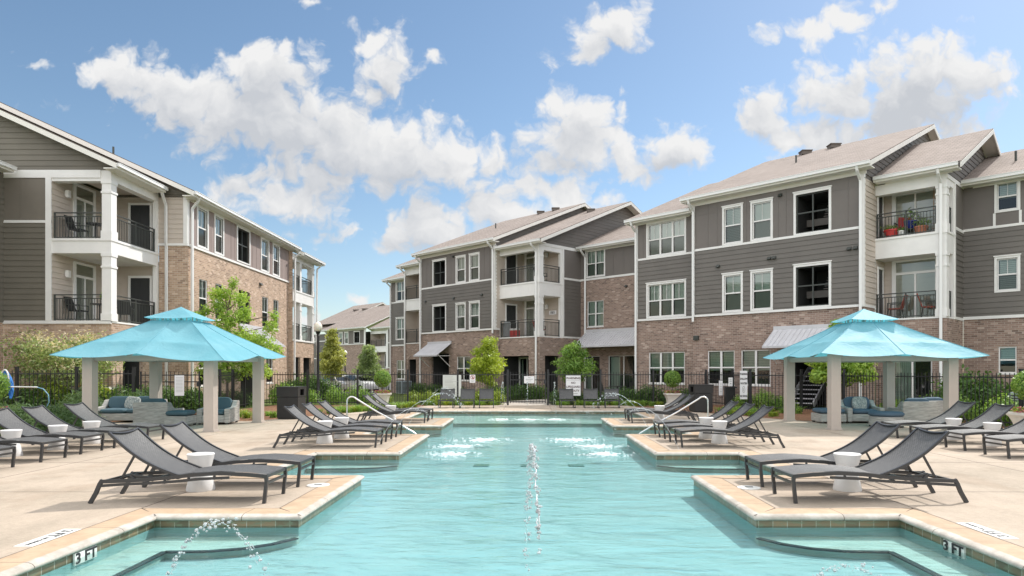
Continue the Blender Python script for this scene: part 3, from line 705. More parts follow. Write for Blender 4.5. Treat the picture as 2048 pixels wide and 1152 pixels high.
def reveal(fr, mb, a0, a1, off, z0, z1, holes, mat, d=.14):
    for h in holes:
        if h[0] < a0-1e-6 or h[1] > a1+1e-6: continue
        lo, hi = max(h[2], z0), min(h[3], z1)
        if hi <= lo: continue
        fs = fr.side(h[0], 1); fs.quad(mb, off-d, off, 0, lo, 0, hi, mat); fs = fr.side(h[1], -1); fs.quad(mb, off-d, off, 0, lo, 0, hi, mat)
        for z in (h[2], h[3]):
            if z0-1e-6 <= z <= z1+1e-6: mb.poly([fr.P(h[0], off, z), fr.P(h[1], off, z), fr.P(h[1], off-d, z), fr.P(h[0], off-d, z)], mat, [(h[0], 0), (h[1], 0), (h[1], d), (h[0], d)])
def flat_wall(fr, mb, a0, a1, off, z0, z1, holes=(), mat=0):
    for p, q, u, v in cells(a0, a1, z0, z1, holes): fr.quad(mb, p, q, off, u, off, v, mat)
    reveal(fr, mb, a0, a1, off, z0, z1, holes, mat)
def panel_wall(fr, mb, a0, a1, off, z0, z1, holes=(), seams=(), hseam=None, mat=0):
    flat_wall(fr, mb, a0, a1, off, z0, z1, holes, mat)
    for s in seams:
        for p, q, u, v in cells(s-.018, s+.018, z0, z1, [h for h in holes if h[0] < s < h[1]]): fr.box(mb, p, q, off-.002, off+.012, u, v, mat)
    if hseam:
        for p, q, u, v in cells(a0, a1, hseam-.012, hseam+.012, [(h[0], h[1], h[2]-1, h[3]+1) for h in holes]): fr.box(mb, p, q, off-.002, off+.0095, u, v, mat)
def gable_lap(fr, mb, off, z0, zfun, mat=0):
    """siding on a gable: zfun(z) -> (lo, hi) extent at height z or None"""
    z = z0
    while True:
        zt = (math.floor(z/LAP+1e-6)+1)*LAP; a = zfun(z); b = zfun(zt)
        if a is None: break
        if b is None: m = (a[0]+a[1])/2; b = (m, m); lap_strip(fr, mb, off, a[0], a[1], z, b[0], b[1], zt-.03, mat); break
        lap_strip(fr, mb, off, a[0], a[1], z, b[0], b[1], zt, mat); z = zt
class Bld:
    def __init__(s, name, label, cat, loc):
        s.e = thing(name, label, cat, loc); s.mb = {}; s.blk = 0
    def m(s, key): return s.mb.setdefault((s.blk, key), MB())
    def done(s, mats):
        for (blk, k), mb in s.mb.items():
            if mb.f: mb.build(k, mats[k], s.e, wv=True)
BM = {'brick_wall': BRICK, 'lap_siding': SIDING, 'panel_siding': PANEL, 'balcony_siding': BEIGE, 'trim': WHITE, 'soffit': CREAM, 'gutter': GUTTER, 'interior': DARKROOM}
def room(fr, b, h, off, depth, d=.14, parent=None):
    """dark room behind a hole"""
    mb = MB(); a0, a1, z0, z1 = h[:4]; o0 = off-d; o1 = off-depth
    P = fr.P
    mb.poly([P(a0, o1, z0), P(a1, o1, z0), P(a1, o1, z1), P(a0, o1, z1)])
    mb.poly([P(a0, o0, z0), P(a0, o1, z0), P(a0, o1, z1), P(a0, o0, z1)]); mb.poly([P(a1, o0, z0), P(a1, o1, z0), P(a1, o1, z1), P(a1, o0, z1)])
    mb.poly([P(a0, o0, z0), P(a1, o0, z0), P(a1, o1, z0), P(a0, o1, z0)]); mb.poly([P(a0, o0, z1), P(a1, o0, z1), P(a1, o1, z1), P(a0, o1, z1)])
    return mb.build('interior' if parent else 'porch_interior', DARKROOM, parent if parent else b.e, wv=True)
def window(fr, b, h, off, cols=1, trim=.09, blind=.52, slats=False, frame=WHITE, header=True, curtain=BLIND, screen=True, sash=True, glass=GLASS, hung=True):
    """h: outer hole (a0,a1,z0,z1). A frame in the hole, its sash bars, glass and the blind behind it"""
    a0, a1, z0, z1 = h[:4]; f = MB(); w = .045; o0, o1 = off-.09, off-.03
    for p, q in ((a0, a0+w), (a1-w, a1)): fr.box(f, p, q, o0, o1, z0, z1)
    for u, v in ((z0, z0+w), (z1-w, z1)): fr.box(f, a0+w, a1-w, o0, o1, u, v)
    cw = (a1-a0)/cols; zm = (z0+z1)/2
    for k in range(1, cols): fr.box(f, a0+k*cw-.05, a0+k*cw+.05, o0+.002, o1-.002, z0+w, z1-w)
    if sash:
        for k in range(cols): fr.box(f, a0+k*cw+(.05 if k else w), a0+(k+1)*cw-(.05 if k < cols-1 else w), o0+.004, o1+.006, zm-.03, zm+.03)
        if hung:
            for k in range(cols):      # muntin of the upper sash
                c = a0+(k+.5)*cw; fr.box(f, c-.009, c+.009, o0+.03, o1-.02, zm+.03, z1-w)
    if trim:
        fr.box(f, a0-trim, a0, off-.03, off+.034, z0-trim*.8, z1+trim); fr.box(f, a1, a1+trim, off-.03, off+.034, z0-trim*.8, z1+trim)
        fr.box(f, a0, a1, off-.03, off+.031, z1, z1+trim); fr.box(f, a0, a1, off-.03, off+.031, z0-trim*.8, z0)
        if header: fr.box(f, a0-trim-.03, a1+trim+.03, off-.02, off+.06, z1+trim, z1+trim+.045)
    else:
        fr.box(f, a0-.02, a1+.02, off-.1, off+.03, z0-.06, z0-.002)
    wo = f.build('window', frame, b.e, wv=True); room(fr, b, h, off, .75, parent=wo)
    g = MB(); fr.quad(g, a0+.02, a1-.02, off-.065, zm, off-.065, z1-.02); g.build('glass_pane', glass, wo, wv=True)
    g = MB(); fr.quad(g, a0+.02, a1-.02, off-.055, z0+.02, off-.055, zm); g.build('glass_pane', SCREEN if hung else glass, wo, wv=True)
    if blind > 0:
        bl = MB(); zb = z1-.03-(z1-z0)*blind
        for k in range(cols):
            p, q = a0+k*cw+.06, a0+(k+1)*cw-.06; z = z1-.03; st = .075
            drop = zb+random.uniform(-.04, .04)*(1 if blind < .9 else 0)
            if slats:
                while z > drop:
                    fr.quad(bl, p, q, off-.15, z-st*.86, off-.13, z); z -= st
            else: fr.quad(bl, p, q, off-.14, max(drop, z0), off-.14, z1-.03)
        bl.build('blind', curtain, wo, wv=True)
    return wo
def dark_opening(fr, b, h, off, trim=.1, depth=2.2, bars=True, mat=RAIL):
    """an open breezeway: white surround, thin dark mullions, darkness behind"""
    a0, a1, z0, z1 = h[:4]; f = MB()
    if trim:
        fr.box(f, a0-trim, a0, off-.03, off+.034, z0-.07, z1+trim); fr.box(f, a1, a1+trim, off-.03, off+.034, z0-.07, z1+trim)
        fr.box(f, a0, a1, off-.03, off+.031, z1, z1+trim); fr.box(f, a0, a1, off-.03, off+.031, z0-.07, z0); fr.box(f, a0-trim-.03, a1+trim+.03, off-.02, off+.06, z1+trim, z1+trim+.045)
    else: fr.box(f, a0, a1, off-.12, off+.01, z0-.05, z0)
    wo = f.build('breezeway_opening', WHITE, b.e, wv=True); room(fr, b, h, off, depth, parent=wo)
    if bars:
        g = MB(); c = (a0+a1)/2; zm = z0+(z1-z0)*.52; w = .028
        fr.box(g, c-w, c+w, off-.12, off-.06, z0, z1); fr.box(g, a0, a1, off-.118, off-.062, zm-w, zm+w)
        for p, q in ((a0, a0+.05), (a1-.05, a1)): fr.box(g, p, q, off-.122, off-.058, z0, z1)
        fr.box(g, a0+.05, a1-.05, off-.116, off-.064, z1-.05, z1); fr.box(g, a0+.05, a1-.05, off-.116, off-.064, z0, z0+.05)
        g.build('mullion', mat, wo, wv=True)
        s = MB()          # the landing and the flight of stairs seen in the dark
        fr.box(s, a0, a1, off-1.5, off-1.1, z0+.45, z0+.75)
        for k in range(8): fr.box(s, (a0+a1)/2+.03, a1-.1, off-1.2-.1*k, off-1.12-.1*k, z0+.8+.13*k, z0+.84+.13*k)
        s.build('stair_flight', BEIGE if False else PANEL, wo, wv=True)
    return wo
def railing(fr, b, a0, a1, off, z, parent=None, side=False, h=1.05):
    """guard rail: two top rails, bottom rail, balusters, posts"""
    r = MB(); n = max(2, int(round((a1-a0)/.115)))
    fr.box(r, a0, a1, off-.025, off+.025, z+h-.04, z+h); fr.box(r, a0, a1, off-.018, off+.018, z+h-.18, z+h-.145); fr.box(r, a0, a1, off-.018, off+.018, z+.06, z+.10)
    for k in range(1, n):
        a = a0+(a1-a0)*k/n; fr.box(r, a-.009, a+.009, off-.009, off+.009, z+.10, z+h-.18)
    m = max(1, int(round((a1-a0)/1.3)))
    for k in range(m+1):
        a = a0+.03+(a1-a0-.06)*k/m; fr.box(r, a-.024, a+.024, off-.022, off+.022, z, z+h-.005)
    return r.build('railing', RAIL, parent if parent else b.e, wv=True)
def column(fr, mb, a, off, z0, z1, w=.36):
    h = w/2; fr.box(mb, a-h, a+h, off-h, off+h, z0, z1)
    fr.box(mb, a-h-.03, a+h+.03, off-h-.03, off+h+.03, z0, z0+.30)
    zc = z0+(z1-z0)*.80; fr.box(mb, a-h-.028, a+h+.028, off-h-.028, off+h+.028, zc-.04, zc+.04)
    fr.box(mb, a-h-.026, a+h+.026, off-h-.026, off+h+.026, z1-.12, z1)
def door_panel(fr, b, parent, a0, a1, off, z0, z1, name='door', glass=False, transom=False, blind=CURTAIN, bz=.0, split=True):
    f = MB(); t = .1
    fr.box(f, a0-t, a0, off, off+.04, z0, z1+t); fr.box(f, a1, a1+t, off, off+.04, z0, z1+t); fr.box(f, a0, a1, off, off+.038, z1, z1+t)
    zt = z1
    if transom: zt = z0+(z1-z0)*.79; fr.box(f, a0, a1, off, off+.036, zt-.05, zt+.05)
    if glass and split: c = (a0+a1)/2; fr.box(f, c-.035, c+.035, off, off+.033, z0, zt-.05)
    o = f.build(name, WHITE, parent, wv=True)
    p = MB(); fr.quad(p, a0, a1, off+.012, z0, off+.012, z1)
    if glass:
        p.build('glass_pane', GLASS, None)
    return o, p
def sliding_door(fr, b, parent_none, a0, a1, off, z0, z1, transom=True, blind=.45):
    """white framed glass door with a transom above; dark room and a vertical blind behind"""
    f = MB(); t = .1; zt = z0+(z1-z0)*.80 if transom else z1
    fr.box(f, a0-t, a0, off-.02, off+.04, z0, z1+t); fr.box(f, a1, a1+t, off-.02, off+.04, z0, z1+t); fr.box(f, a0, a1, off-.02, off+.038, z1, z1+t)
    if transom: fr.box(f, a0, a1, off-.02, off+.036, zt-.05, zt+.05)
    c = (a0+a1)/2; fr.box(f, c-.035, c+.035, off-.02, off+.033, z0, zt)
    for p, q in ((a0, a0+.06), (a1-.06, a1)): fr.box(f, p, q, off-.02, off+.03, z0, z1)
    o = f.build('patio_door', WHITE, b.e, wv=True)
    g = MB(); fr.quad(g, a0+.03, a1-.03, off+.008, z0, off+.008, z1); g.build('glass_pane', GLASS, o, wv=True)
    bl = MB(); w = a1-a0; n = 9
    for k in range(n):
        p = a0+.08+w*blind*k/n; fr.quad(bl, p, p+w*blind/n*.9, off-.12, z0+.03, off-.12, zt-.05)
    bl.build('blind', CURTAIN, o, wv=True)
    room(fr, b, (a0, a1, z0, z1), off, .9, .0, parent=o)
    return o
def plain_door(fr, b, a0, a1, off, z0, z1):
    f = MB(); t = .1
    fr.box(f, a0-t, a0, off, off+.04, z0, z1+t); fr.box(f, a1, a1+t, off, off+.04, z0, z1+t); fr.box(f, a0, a1, off, off+.038, z1, z1+t)
    o = f.build('door', WHITE, b.e, wv=True)
    d = MB(); fr.box(d, a0, a1, off-.02, off+.012, z0, z1); h = (z1-z0)
    for p, q in ((a0+.12, (a0+a1)/2-.05), ((a0+a1)/2+.05, a1-.12)):
        for u, v in ((.08, .42), (.5, .92)): fr.box(d, p, q, off+.008, off+.02, z0+h*u, z0+h*v)
    fr.box(d, a1-.1, a1-.06, off+.012, off+.06, z0+h*.44, z0+h*.48)
    d.build('door_leaf', FROST, o, wv=True); return o
def roof_gable(b, fr, a0, a1, oe, ze, ob, zr, ob2, ze2=None, th=.2, name='roof', oh_gutter=True):
    """gable roof along the wall line: eave at off=oe height ze, ridge at off=ob height zr, back eave at off=ob2"""
    ze2 = ze if ze2 is None else ze2; r = MB(); P = fr.P
    L1 = math.hypot(oe-ob, zr-ze); L2 = math.hypot(ob-ob2, zr-ze2)
    def q(pts, mat, uv): r.poly(pts if not fr.flip else pts[::-1], mat, uv if not fr.flip else uv[::-1])
    q([P(a0, oe, ze), P(a1, oe, ze), P(a1, ob, zr), P(a0, ob, zr)], 0, [(a0, 0), (a1, 0), (a1, L1), (a0, L1)])
    q([P(a0, ob, zr), P(a1, ob, zr), P(a1, ob2, ze2), P(a0, ob2, ze2)], 0, [(a0, L1), (a1, L1), (a1, L1+L2), (a0, L1+L2)])
    for a in (a0, a1):          # rake boards: two steps, shingle edge then white board
        for (o1, z1, o2, z2) in ((oe, ze, ob, zr), (ob, zr, ob2, ze2)):
            r.poly([P(a, o1, z1), P(a, o2, z2), P(a, o2, z2-.035), P(a, o1, z1-.035)], 0)
        s = 1 if a == a1 else -1
        for (o1, z1, o2, z2) in ((oe, ze, ob, zr), (ob, zr, ob2, ze2)):
            pts = []
            for aa in (a+s*.012, a-s*.03):
                pts += [P(aa, o1, z1-.035-th), P(aa, o2, z2-.035-th), P(aa, o2, z2-.035), P(aa, o1, z1-.035)]
            r.hexa([pts[0], pts[1], pts[5], pts[4], pts[3], pts[2], pts[6], pts[7]], 1)
    for (o1, z1, o2, z2) in ((oe, ze, ob, zr), (ob, zr, ob2, ze2)):    # underside
        r.poly([P(a0+.02, o1, z1-.04), P(a1-.02, o1, z1-.04), P(a1-.02, o2, z2-.04), P(a0+.02, o2, z2-.04)], 1)
    ro = r.build(name, [SHINGLE, CREAM], b.e, wv=True)
    return ro
def eave(b, fr, a0, a1, owall, oe, ze, zfr, gut=True):
    """soffit, fascia and frieze board under an eave, and its gutter"""
    b.blk += 1
    s = b.m('soffit'); fr.box(s, a0, a1, owall-.02, oe-.02, ze-.23, ze-.19); fr.box(s, a0+.004, a1-.004, oe-.05, oe-.018, ze-.228, ze-.012)
    fr.box(s, a0+.3, a1-.3, owall-.01, owall+.03, zfr, ze-.225)
    if gut:
        g = b.m('gutter'); fr.box(g, a0, a1, oe-.018, oe+.09, ze-.15, ze-.02); fr.box(g, a0-.002, a1+.002, oe-.018, oe+.105, ze-.035, ze-.012)
def downspout(b, pts, w=.1):
    d = MB(); pts = [Vector(p) for p in pts]
    for p, q in zip(pts, pts[1:]):
        d.bar(p, q, w, w*.8, up=(.3, .9, .31) if abs((q-p).normalized().z) > .9 else (0, 0, 1))
    return d.build('downspout', GUTTER, b.e, wv=True)
VENTM = pmat('vent_brown', (.14, .115, .10), .7)
def vent_box(b, ro, P, w=.5):
    v = MB(); v.box(P.x-w/2, P.x+w/2, P.y-w/2, P.y+w/2, P.z-.12, P.z+.07); v.box(P.x-w/2-.04, P.x+w/2+.04, P.y-w/2-.04, P.y+w/2+.04, P.z+.07, P.z+.11); v.build('vent', VENTM, ro, wv=True)
def vent_pipe(b, ro, P):
    v = MB(); v.tube([P-Vector((0, 0, .1)), P+Vector((0, 0, .35))], .045, 8); v.build('vent', RAIL, ro, wv=True)
def wall_lamp(fr, b, a, off, z):
    l = MB(); fr.box(l, a-.06, a+.06, off, off+.05, z-.1, z+.1); fr.box(l, a-.08, a+.08, off+.05, off+.16, z-.16, z+.12); l.build('wall_light', WHITE, b.e, wv=True)
def exhaust(fr, b, a, off, z, w=.16):
    l = MB(); p = [fr.P(a-w/2, off, z+.08), fr.P(a+w/2, off, z+.08), fr.P(a+w/2, off, z-.06), fr.P(a-w/2, off, z-.06)]; q = [fr.P(a-w/2, off+.04, z+.08), fr.P(a+w/2, off+.04, z+.08), fr.P(a+w/2, off+.14, z-.04), fr.P(a-w/2, off+.14, z-.04)]
    l.hexa([p[3], p[2], q[2], q[3], p[0], p[1], q[1], q[0]]); l.build('exhaust_hood', RAIL, b.e, wv=True)
def awning(fr, b, a0, a1, off, ztop, depth, drop, arms=True):
    m = MB(); n = int((a1-a0)/.2)
    P = lambda a, t, dz=0: fr.P(a, off+depth*t, ztop-drop*t+dz)
    for k in range(n):
        p = a0+(a1-a0)*k/n; q = a0+(a1-a0)*(k+1)/n
        m.hexa([P(p, 0, -.03), P(q, 0, -.03), P(q, 1, -.03), P(p, 1, -.03), P(p, 0), P(q, 0), P(q, 1), P(p, 1)])
        m.hexa([P(p, .005, -.001), P(p+.02, .005, -.001), P(p+.02, .995, -.001), P(p, .995, -.001), P(p, .005, .03), P(p+.02, .005, .03), P(p+.02, .995, .03), P(p, .995, .03)])
    fr.box(m, a0-.02, a1+.02, off, off+.06, ztop-.05, ztop+.13)
    m.bar(P(a0, 1, -.03), P(a1, 1, -.03), .05, .09)
    o = m.build('awning', AWN, b.e, wv=True)
    if arms:
        r = MB()
        for a in (a0+.12, a1-.12):
            r.bar(fr.P(a, off+.02, ztop-drop-.75), P(a, .85, -.06), .035, .035); r.bar(fr.P(a, off+.02, ztop-drop-.02), P(a, .98, -.06), .035, .035)
        r.build('bracket', GUTTER, o, wv=True)
    return o
def balcony(b, fr, s0, s1, of, ob, zlev, zbrick, ztop, col_end, rail_side=True, thick=.82, slide=None, door=None, siding_back=True, col_w=.36, open_far=False, extra_cols=()):
    """stacked balconies: floors zlev=[lower, upper]; corner column at col_end ('hi' or 'lo'); side wall at the other end"""
    a_in, a_col = (s0, s1) if col_end == 'hi' else (s1, s0); sg = 1 if col_end == 'hi' else -1
    b.blk += 1; low, up = zlev; t = b.m('trim'); h = col_w/2
    ca = a_col-sg*h; co = of-h
    # upper floor slab with a white fascia, its ledge, soffit below
    fr.box(t, min(s0, s1), max(s0, s1), ob+.003, of, up-thick, up-.07); fr.box(t, min(s0, s1)-.03*(col_end == 'lo'), max(s0, s1)+.03*(col_end == 'hi'), ob+.006, of+.035, up-.07, up+.02)
    fr.box(t, min(s0, s1), max(s0, s1), ob+.003, of+.02, low-.06, low+.005)
    # roof beams and ceiling
    fr.box(t, min(s0, s1)+.003, max(s0, s1)-.003, of-.34, of-.004, ztop-.42, ztop); fr.box(t, a_col-sg*.34, a_col-sg*.006, ob+.003, of-.34, ztop-.40, ztop)
    fr.box(b.m('balcony_siding'), min(s0, s1)+.35, max(s0, s1)-.35, ob, of-.34, ztop-.08, ztop-.02)
    for xa, cw in [(ca, col_w)]+[(x, col_w*.8) for x in extra_cols]:
        for z0, z1 in ((low, up-thick), (up+.02, ztop-.40)):
            c = MB(); column(fr, c, xa, co, z0, z1, cw); c.build('column', WHITE, b.e, wv=True)
    # half post at the back of the open side
    fr.box(t, a_col-sg*.17, a_col-sg*.001, ob-.001, ob+.17, low, up-thick); fr.box(t, a_col-sg*.17, a_col-sg*.001, ob-.001, ob+.17, up+.02, ztop-.39)
    lo, hi = min(s0, s1), max(s0, s1)
    for z, zt in ((low, up-thick), (up, ztop-.05)):
        b.blk += 1
        if not open_far or True:
            fi = fr.side(a_in, sg)
        bs = b.m('balcony_siding')
        lap_wall(fr, bs, lo, hi, ob, z, zt)
        lap_wall(fi, bs, ob, of-.001, .001, z, zt)
        if slide:
            w, a0, a1 = slide
            f2 = fr if w == 'back' else fi; o2 = ob+.03 if w == 'back' else .035
            sliding_door(f2, b, None, a0, a1, o2, z+.02, z+2.42)
            if w == 'back': wall_lamp(f2, b, a1+.35 if col_end == 'hi' else a0-.35, o2, z+1.95)
            else: wall_lamp(f2, b, a1+.55, o2, z+1.95)
        if door:
            w, a0, a1 = door
            f2 = fr if w == 'back' else fi; o2 = ob+.03 if w == 'back' else .035
            plain_door(f2, b, a0, a1, o2, z+.02, z+2.12)
        stops = [a_in+sg*.03]+sorted(extra_cols, reverse=sg < 0)+[a_col-sg*col_w]
        for p, q in zip(stops, stops[1:]):
            p2 = p+sg*(col_w*.4 if p in extra_cols else 0); q2 = q-sg*(col_w*.4 if q in extra_cols else 0)
            railing(fr, b, min(p2, q2), max(p2, q2), of-.09, z)
        if rail_side:
            fs = fr.side(a_col, sg); railing(fs, b, ob+.17, of-col_w, -.09, z)
# ---------------------------------------------------------------- the long 45-degree building (middle and right)
C1 = (13.5, 27.4); E2 = (1, -1); N2 = (-1, -1)
F = Frame(C1, E2, N2)
A = Bld('apartment_building', 'long grey and brick three-storey apartment building with stepped gables, behind the far fence', 'building', (13.5, 27.4, 0))
ZB, ZT1, ZT2, ZTOP = -.9, 4.12, 7.27, 9.5
def grow(h, d=.09): return (h[0]+d, h[1]-d, h[2], h[3])
# -- right main block: s -7.83..0
def front_block(b, fr, s0, s1, t, w3, w2, D3, D2, wG, stair, seams, slat3=(), zb=ZB):
    b.blk += 1
    br, lp_, pn, tr = b.m('brick_wall'), b.m('lap_siding'), b.m('panel_siding'), b.m('trim')
    h3 = [(a+.09, c-.09, 7.44, 9.06) for a, c, n in w3]; h2 = [(a+.09, c-.09, 4.3, 5.94) for a, c, n in w2]
    d3 = [(D3[0]+.1, D3[1]-.1, 7.42, 9.08)] if D3 else []; d2 = [(D2[0]+.1, D2[1]-.1, 4.28, 5.98)] if D2 else []
    hG = [(a, c, .9, 2.48) for a, c, n in wG]
    flat_wall(fr, br, s0, s1, t-.05, zb, ZT1, hG+stair)
    lap_wall(fr, lp_, s0, s1, t, ZT1+.1, ZT2, h2+d2)
    panel_wall(fr, pn, s0, s1, t, ZT2+.1, ZTOP, h3+d3, seams, 8.98)
    fr.box(tr, s0-.012, s1+.012, t-.1, t+.028, ZT1, ZT1+.1); fr.box(tr, s0-.012, s1+.012, t-.1, t+.029, ZT2, ZT2+.1)
    fr.box(tr, s0-.014, s0+.13, t-.16, t+.027, ZT1+.1, ZTOP); fr.box(tr, s1-.13, s1+.014, t-.16, t+.027, ZT1+.1, ZTOP)
    for k, (h, w) in enumerate(zip(h3, w3)): window(fr, b, h, t, w[2], .09, (.97, .97, .5)[k % 3], slats=k in slat3)
    for k, (h, w) in enumerate(zip(h2, w2)): window(fr, b, h, t, w[2], .09, (.97, .95, .97)[k % 3], curtain=CURTAIN if k % 2 else BLIND)
    for h in d3+d2: dark_opening(fr, b, h, t)
    for k, (h, w) in enumerate(zip(hG, wG)):
        window(fr, b, h, t-.05, w[2], 0, .55, slats=True, hung=False, curtain=CURTAIN)
        fr.box(br, h[0]-.12, h[1]+.12, t-.06, t-.036, h[3]+.03, h[3]+.25)     # soldier course
front_block(A, F, -7.83, 0, 0, [(-6.24, -5.21, 1), (-4.84, -3.79, 1)], [(-6.24, -5.21, 1), (-4.84, -3.79, 1)], (-2.86, -1.27), (-2.86, -1.27),
            [(-7.04, -5.66, 2), (-5.33, -3.93, 2)], [(-3.35, -1.5, -.1, 2.7)], (-7.0, -6.5, -5.05, -3.55, -.6, -3.2), slat3=(0,))
room(F, A, (-3.35, -1.5, -.1, 2.7), -.05, 4.2)
st = MB()
for k in range(13): F.box(st, -3.2, -2.15, -.55-.27*k, -.25-.27*k, .12+.19*k, .16+.19*k)
for a in (-3.22, -2.13): st.bar(F.P(a, -.3, .1), F.P(a, -3.7, 2.5), .05, .25)
sto = st.build('staircase', AWN, A.e, wv=True)
awning(F, A, -3.75, -1.0, -.04, 3.36, 1.15, .78)
# -- right bay: s -11.45..-7.83, t=-.4
front_block(A, F, -11.45, -7.83, -.4, [(-10.78, -8.42, 3)], [(-10.78, -8.42, 3)], None, None, [(-10.67, -8.55, 3)], [], (-11.0, -8.1))
# -- middle main block: s -29.83..-22
front_block(A, F, -29.83, -22, 0, [(-25.86, -24.83, 1), (-24.48, -23.44, 1)], [(-25.86, -24.83, 1), (-24.48, -23.42, 1)], (-28.41, -26.89), (-28.41, -26.89),
            [(-25.82, -24.46, 2)], [(-28.6, -26.67, -.2, 2.72)], (-29.1, -28.65, -26.4, -25.4, -24.65, -23.0, -22.5))
room(F, A, (-28.6, -26.67, -.2, 2.72), -.05, 4.0)
st = MB()
for k in range(13): F.box(st, -28.1, -27.0, -.55-.27*k, -.25-.27*k, .0+.19*k, .04+.19*k)
st.bar(F.P(-26.95, -.3, .6), F.P(-26.95, -3.7, 3.0), .05, .05); st.build('staircase', RAIL, A.e, wv=True)
awning(F, A, -28.98, -26.4, -.04, 3.42, 1.25, .85)
def nb(b): b.blk += 1; return b.m('trim'), b.m('brick_wall'), b.m('lap_siding'), b.m('panel_siding')
tr, br, lp_, pn = nb(A)
# -- recess wall between wing and right bay: t=-4.2, s -18.5..-11.45
tR = -4.2
flat_wall(F, br, -18.5, -11.4, tR, ZB, 7.22, [(-17.95, -16.65, 4.3, 5.9), (-18.3, -16.95, .0, 2.45), (-16.3, -14.0, .0, 2.45)])
window(F, A, (-17.95, -16.65, 4.3, 5.9), tR, 2, 0, .97, curtain=CURTAIN, hung=False)
panel_wall(F, pn, -18.5, -11.4, tR, 7.34, 9.1, [(-18.0, -16.6, 7.45, 9.05)], (-18.3, -15.9, -15.1, -14.3, -13.5, -12.7), None)
window(F, A, (-18.0, -16.6, 7.45, 9.05), tR, 2, .09, .97, curtain=CURTAIN, header=False)
F.box(tr, -18.5, -11.4, tR-.05, tR+.03, 7.22, 7.34)
for a0, a1 in ((-18.3, -16.95), (-16.3, -14.0)): sliding_door(F, A, None, a0, a1, tR-.1, .02, 2.42, transom=False, blind=.3)
awning(F, A, -18.0, -12.0, tR, 3.98, 1.35, .95)
eave(A, F, -18.4, -11.5, tR, tR+.5, 9.33, 9.0)
roof_gable(A, F, -18.4, -11.5, tR+.5, 9.33, -8.3, 11.35, -16.6, 9.3)
for a in (-14.9, -14.1): exhaust(F, A, a, tR, 6.6)
# -- right recess: s 2.6..9, t=-3.8
tr, br, lp_, pn = nb(A)
tQ = -3.8
flat_wall(F, br, 2.6, 10, tQ-.03, ZB, 3.64, [(3.82, 4.42, 1.45, 2.5), (5.6, 7.2, .9, 2.5)])
window(F, A, (3.82, 4.42, 1.45, 2.5), tQ-.03, 1, 0, .5, hung=False, slats=True)
window(F, A, (5.6, 7.2, .9, 2.5), tQ-.03, 2, 0, .5, hung=False)
F.box(tr, 2.6, 10, tQ-.06, tQ+.03, 3.64, 3.76)
lap_wall(F, lp_, 2.6, 10, tQ, 3.76, 7.27, [(3.78, 4.46, 4.75, 6.02)]); window(F, A, (3.78, 4.46, 4.75, 6.02), tQ, 1, .09, .95, slats=True)
panel_wall(F, pn, 2.6, 10, tQ, 7.37, 9.1, [(3.78, 4.46, 7.95, 9.05)], (5.2, 6.4)); window(F, A, (3.78, 4.46, 7.95, 9.05), tQ, 1, .09, .5, slats=True, header=False)
F.box(tr, 2.6, 10, tQ-.05, tQ+.03, 7.27, 7.37)
for a in (3.69, 4.55): F.box(tr, a-.045, a+.045, tQ-.03, tQ+.028, 7.37, 7.87)
eave(A, F, 2.65, 10.4, tQ, tQ+.5, 9.3, 9.02)
roof_r = roof_gable(A, F, 2.65, 10.4, tQ+.5, 9.3, -8.3, 11.45, -16.6, 9.3)
vent_pipe(A, roof_r, F.P(4.1, -5.6, 10.35))
# -- far left recess: s -39.9..-33.6, t=-4.2
tr, br, lp_, pn = nb(A)
flat_wall(F, br, -39.9, -33.6, tR-.03, ZB, 3.62, [(-39.05, -37.68, .85, 2.42)]); window(F, A, (-39.05, -37.68, .85, 2.42), tR-.03, 2, 0, .5, hung=False, curtain=CURTAIN)
F.box(tr, -39.92, -33.6, tR-.06, tR+.03, 3.62, 3.74)
lap_wall(F, lp_, -39.9, -33.6, tR, 3.74, 7.27, [(-39.0, -37.6, 4.2, 5.92)]); window(F, A, (-39.0, -37.6, 4.2, 5.92), tR, 2, .09, .95, curtain=CURTAIN)
panel_wall(F, pn, -39.9, -33.6, tR, 7.37, 9.15, [(-39.0, -37.6, 7.44, 9.05)], (-39.4, -37.2)); window(F, A, (-39.0, -37.6, 7.44, 9.05), tR, 2, .09, .5, header=False)
F.box(tr, -39.92, -33.6, tR-.05, tR+.03, 7.27, 7.37); F.box(tr, -39.91, -39.77, tR-.03, tR+.027, 3.74, 9.2)
eave(A, F, -40.4, -33.2, tR, tR+.5, 9.35, 9.05); roof_gable(A, F, -40.4, -33.2, tR+.5, 9.35, -8.3, 11.3, -16.6, 9.3)
# -- balconies
balcony(A, F, -22, -18.5, -.4, -2.45, (3.62, 6.9), 3.6, 9.2, 'hi', slide=('back', -21.65, -20.1), door=('side', -1.8, -.95))
balcony(A, F, 0, 2.6, -1.3, -2.42, (3.66, 6.98), 3.6, 9.2, 'hi', slide=('back', .42, 2.0), door=('side', -2.05, -1.55))
balcony(A, F, -29.83, -33.6, -1.3, -2.45, (3.62, 6.9), 3.6, 9.2, 'lo', slide=('back', -32.2, -30.4), door=None)
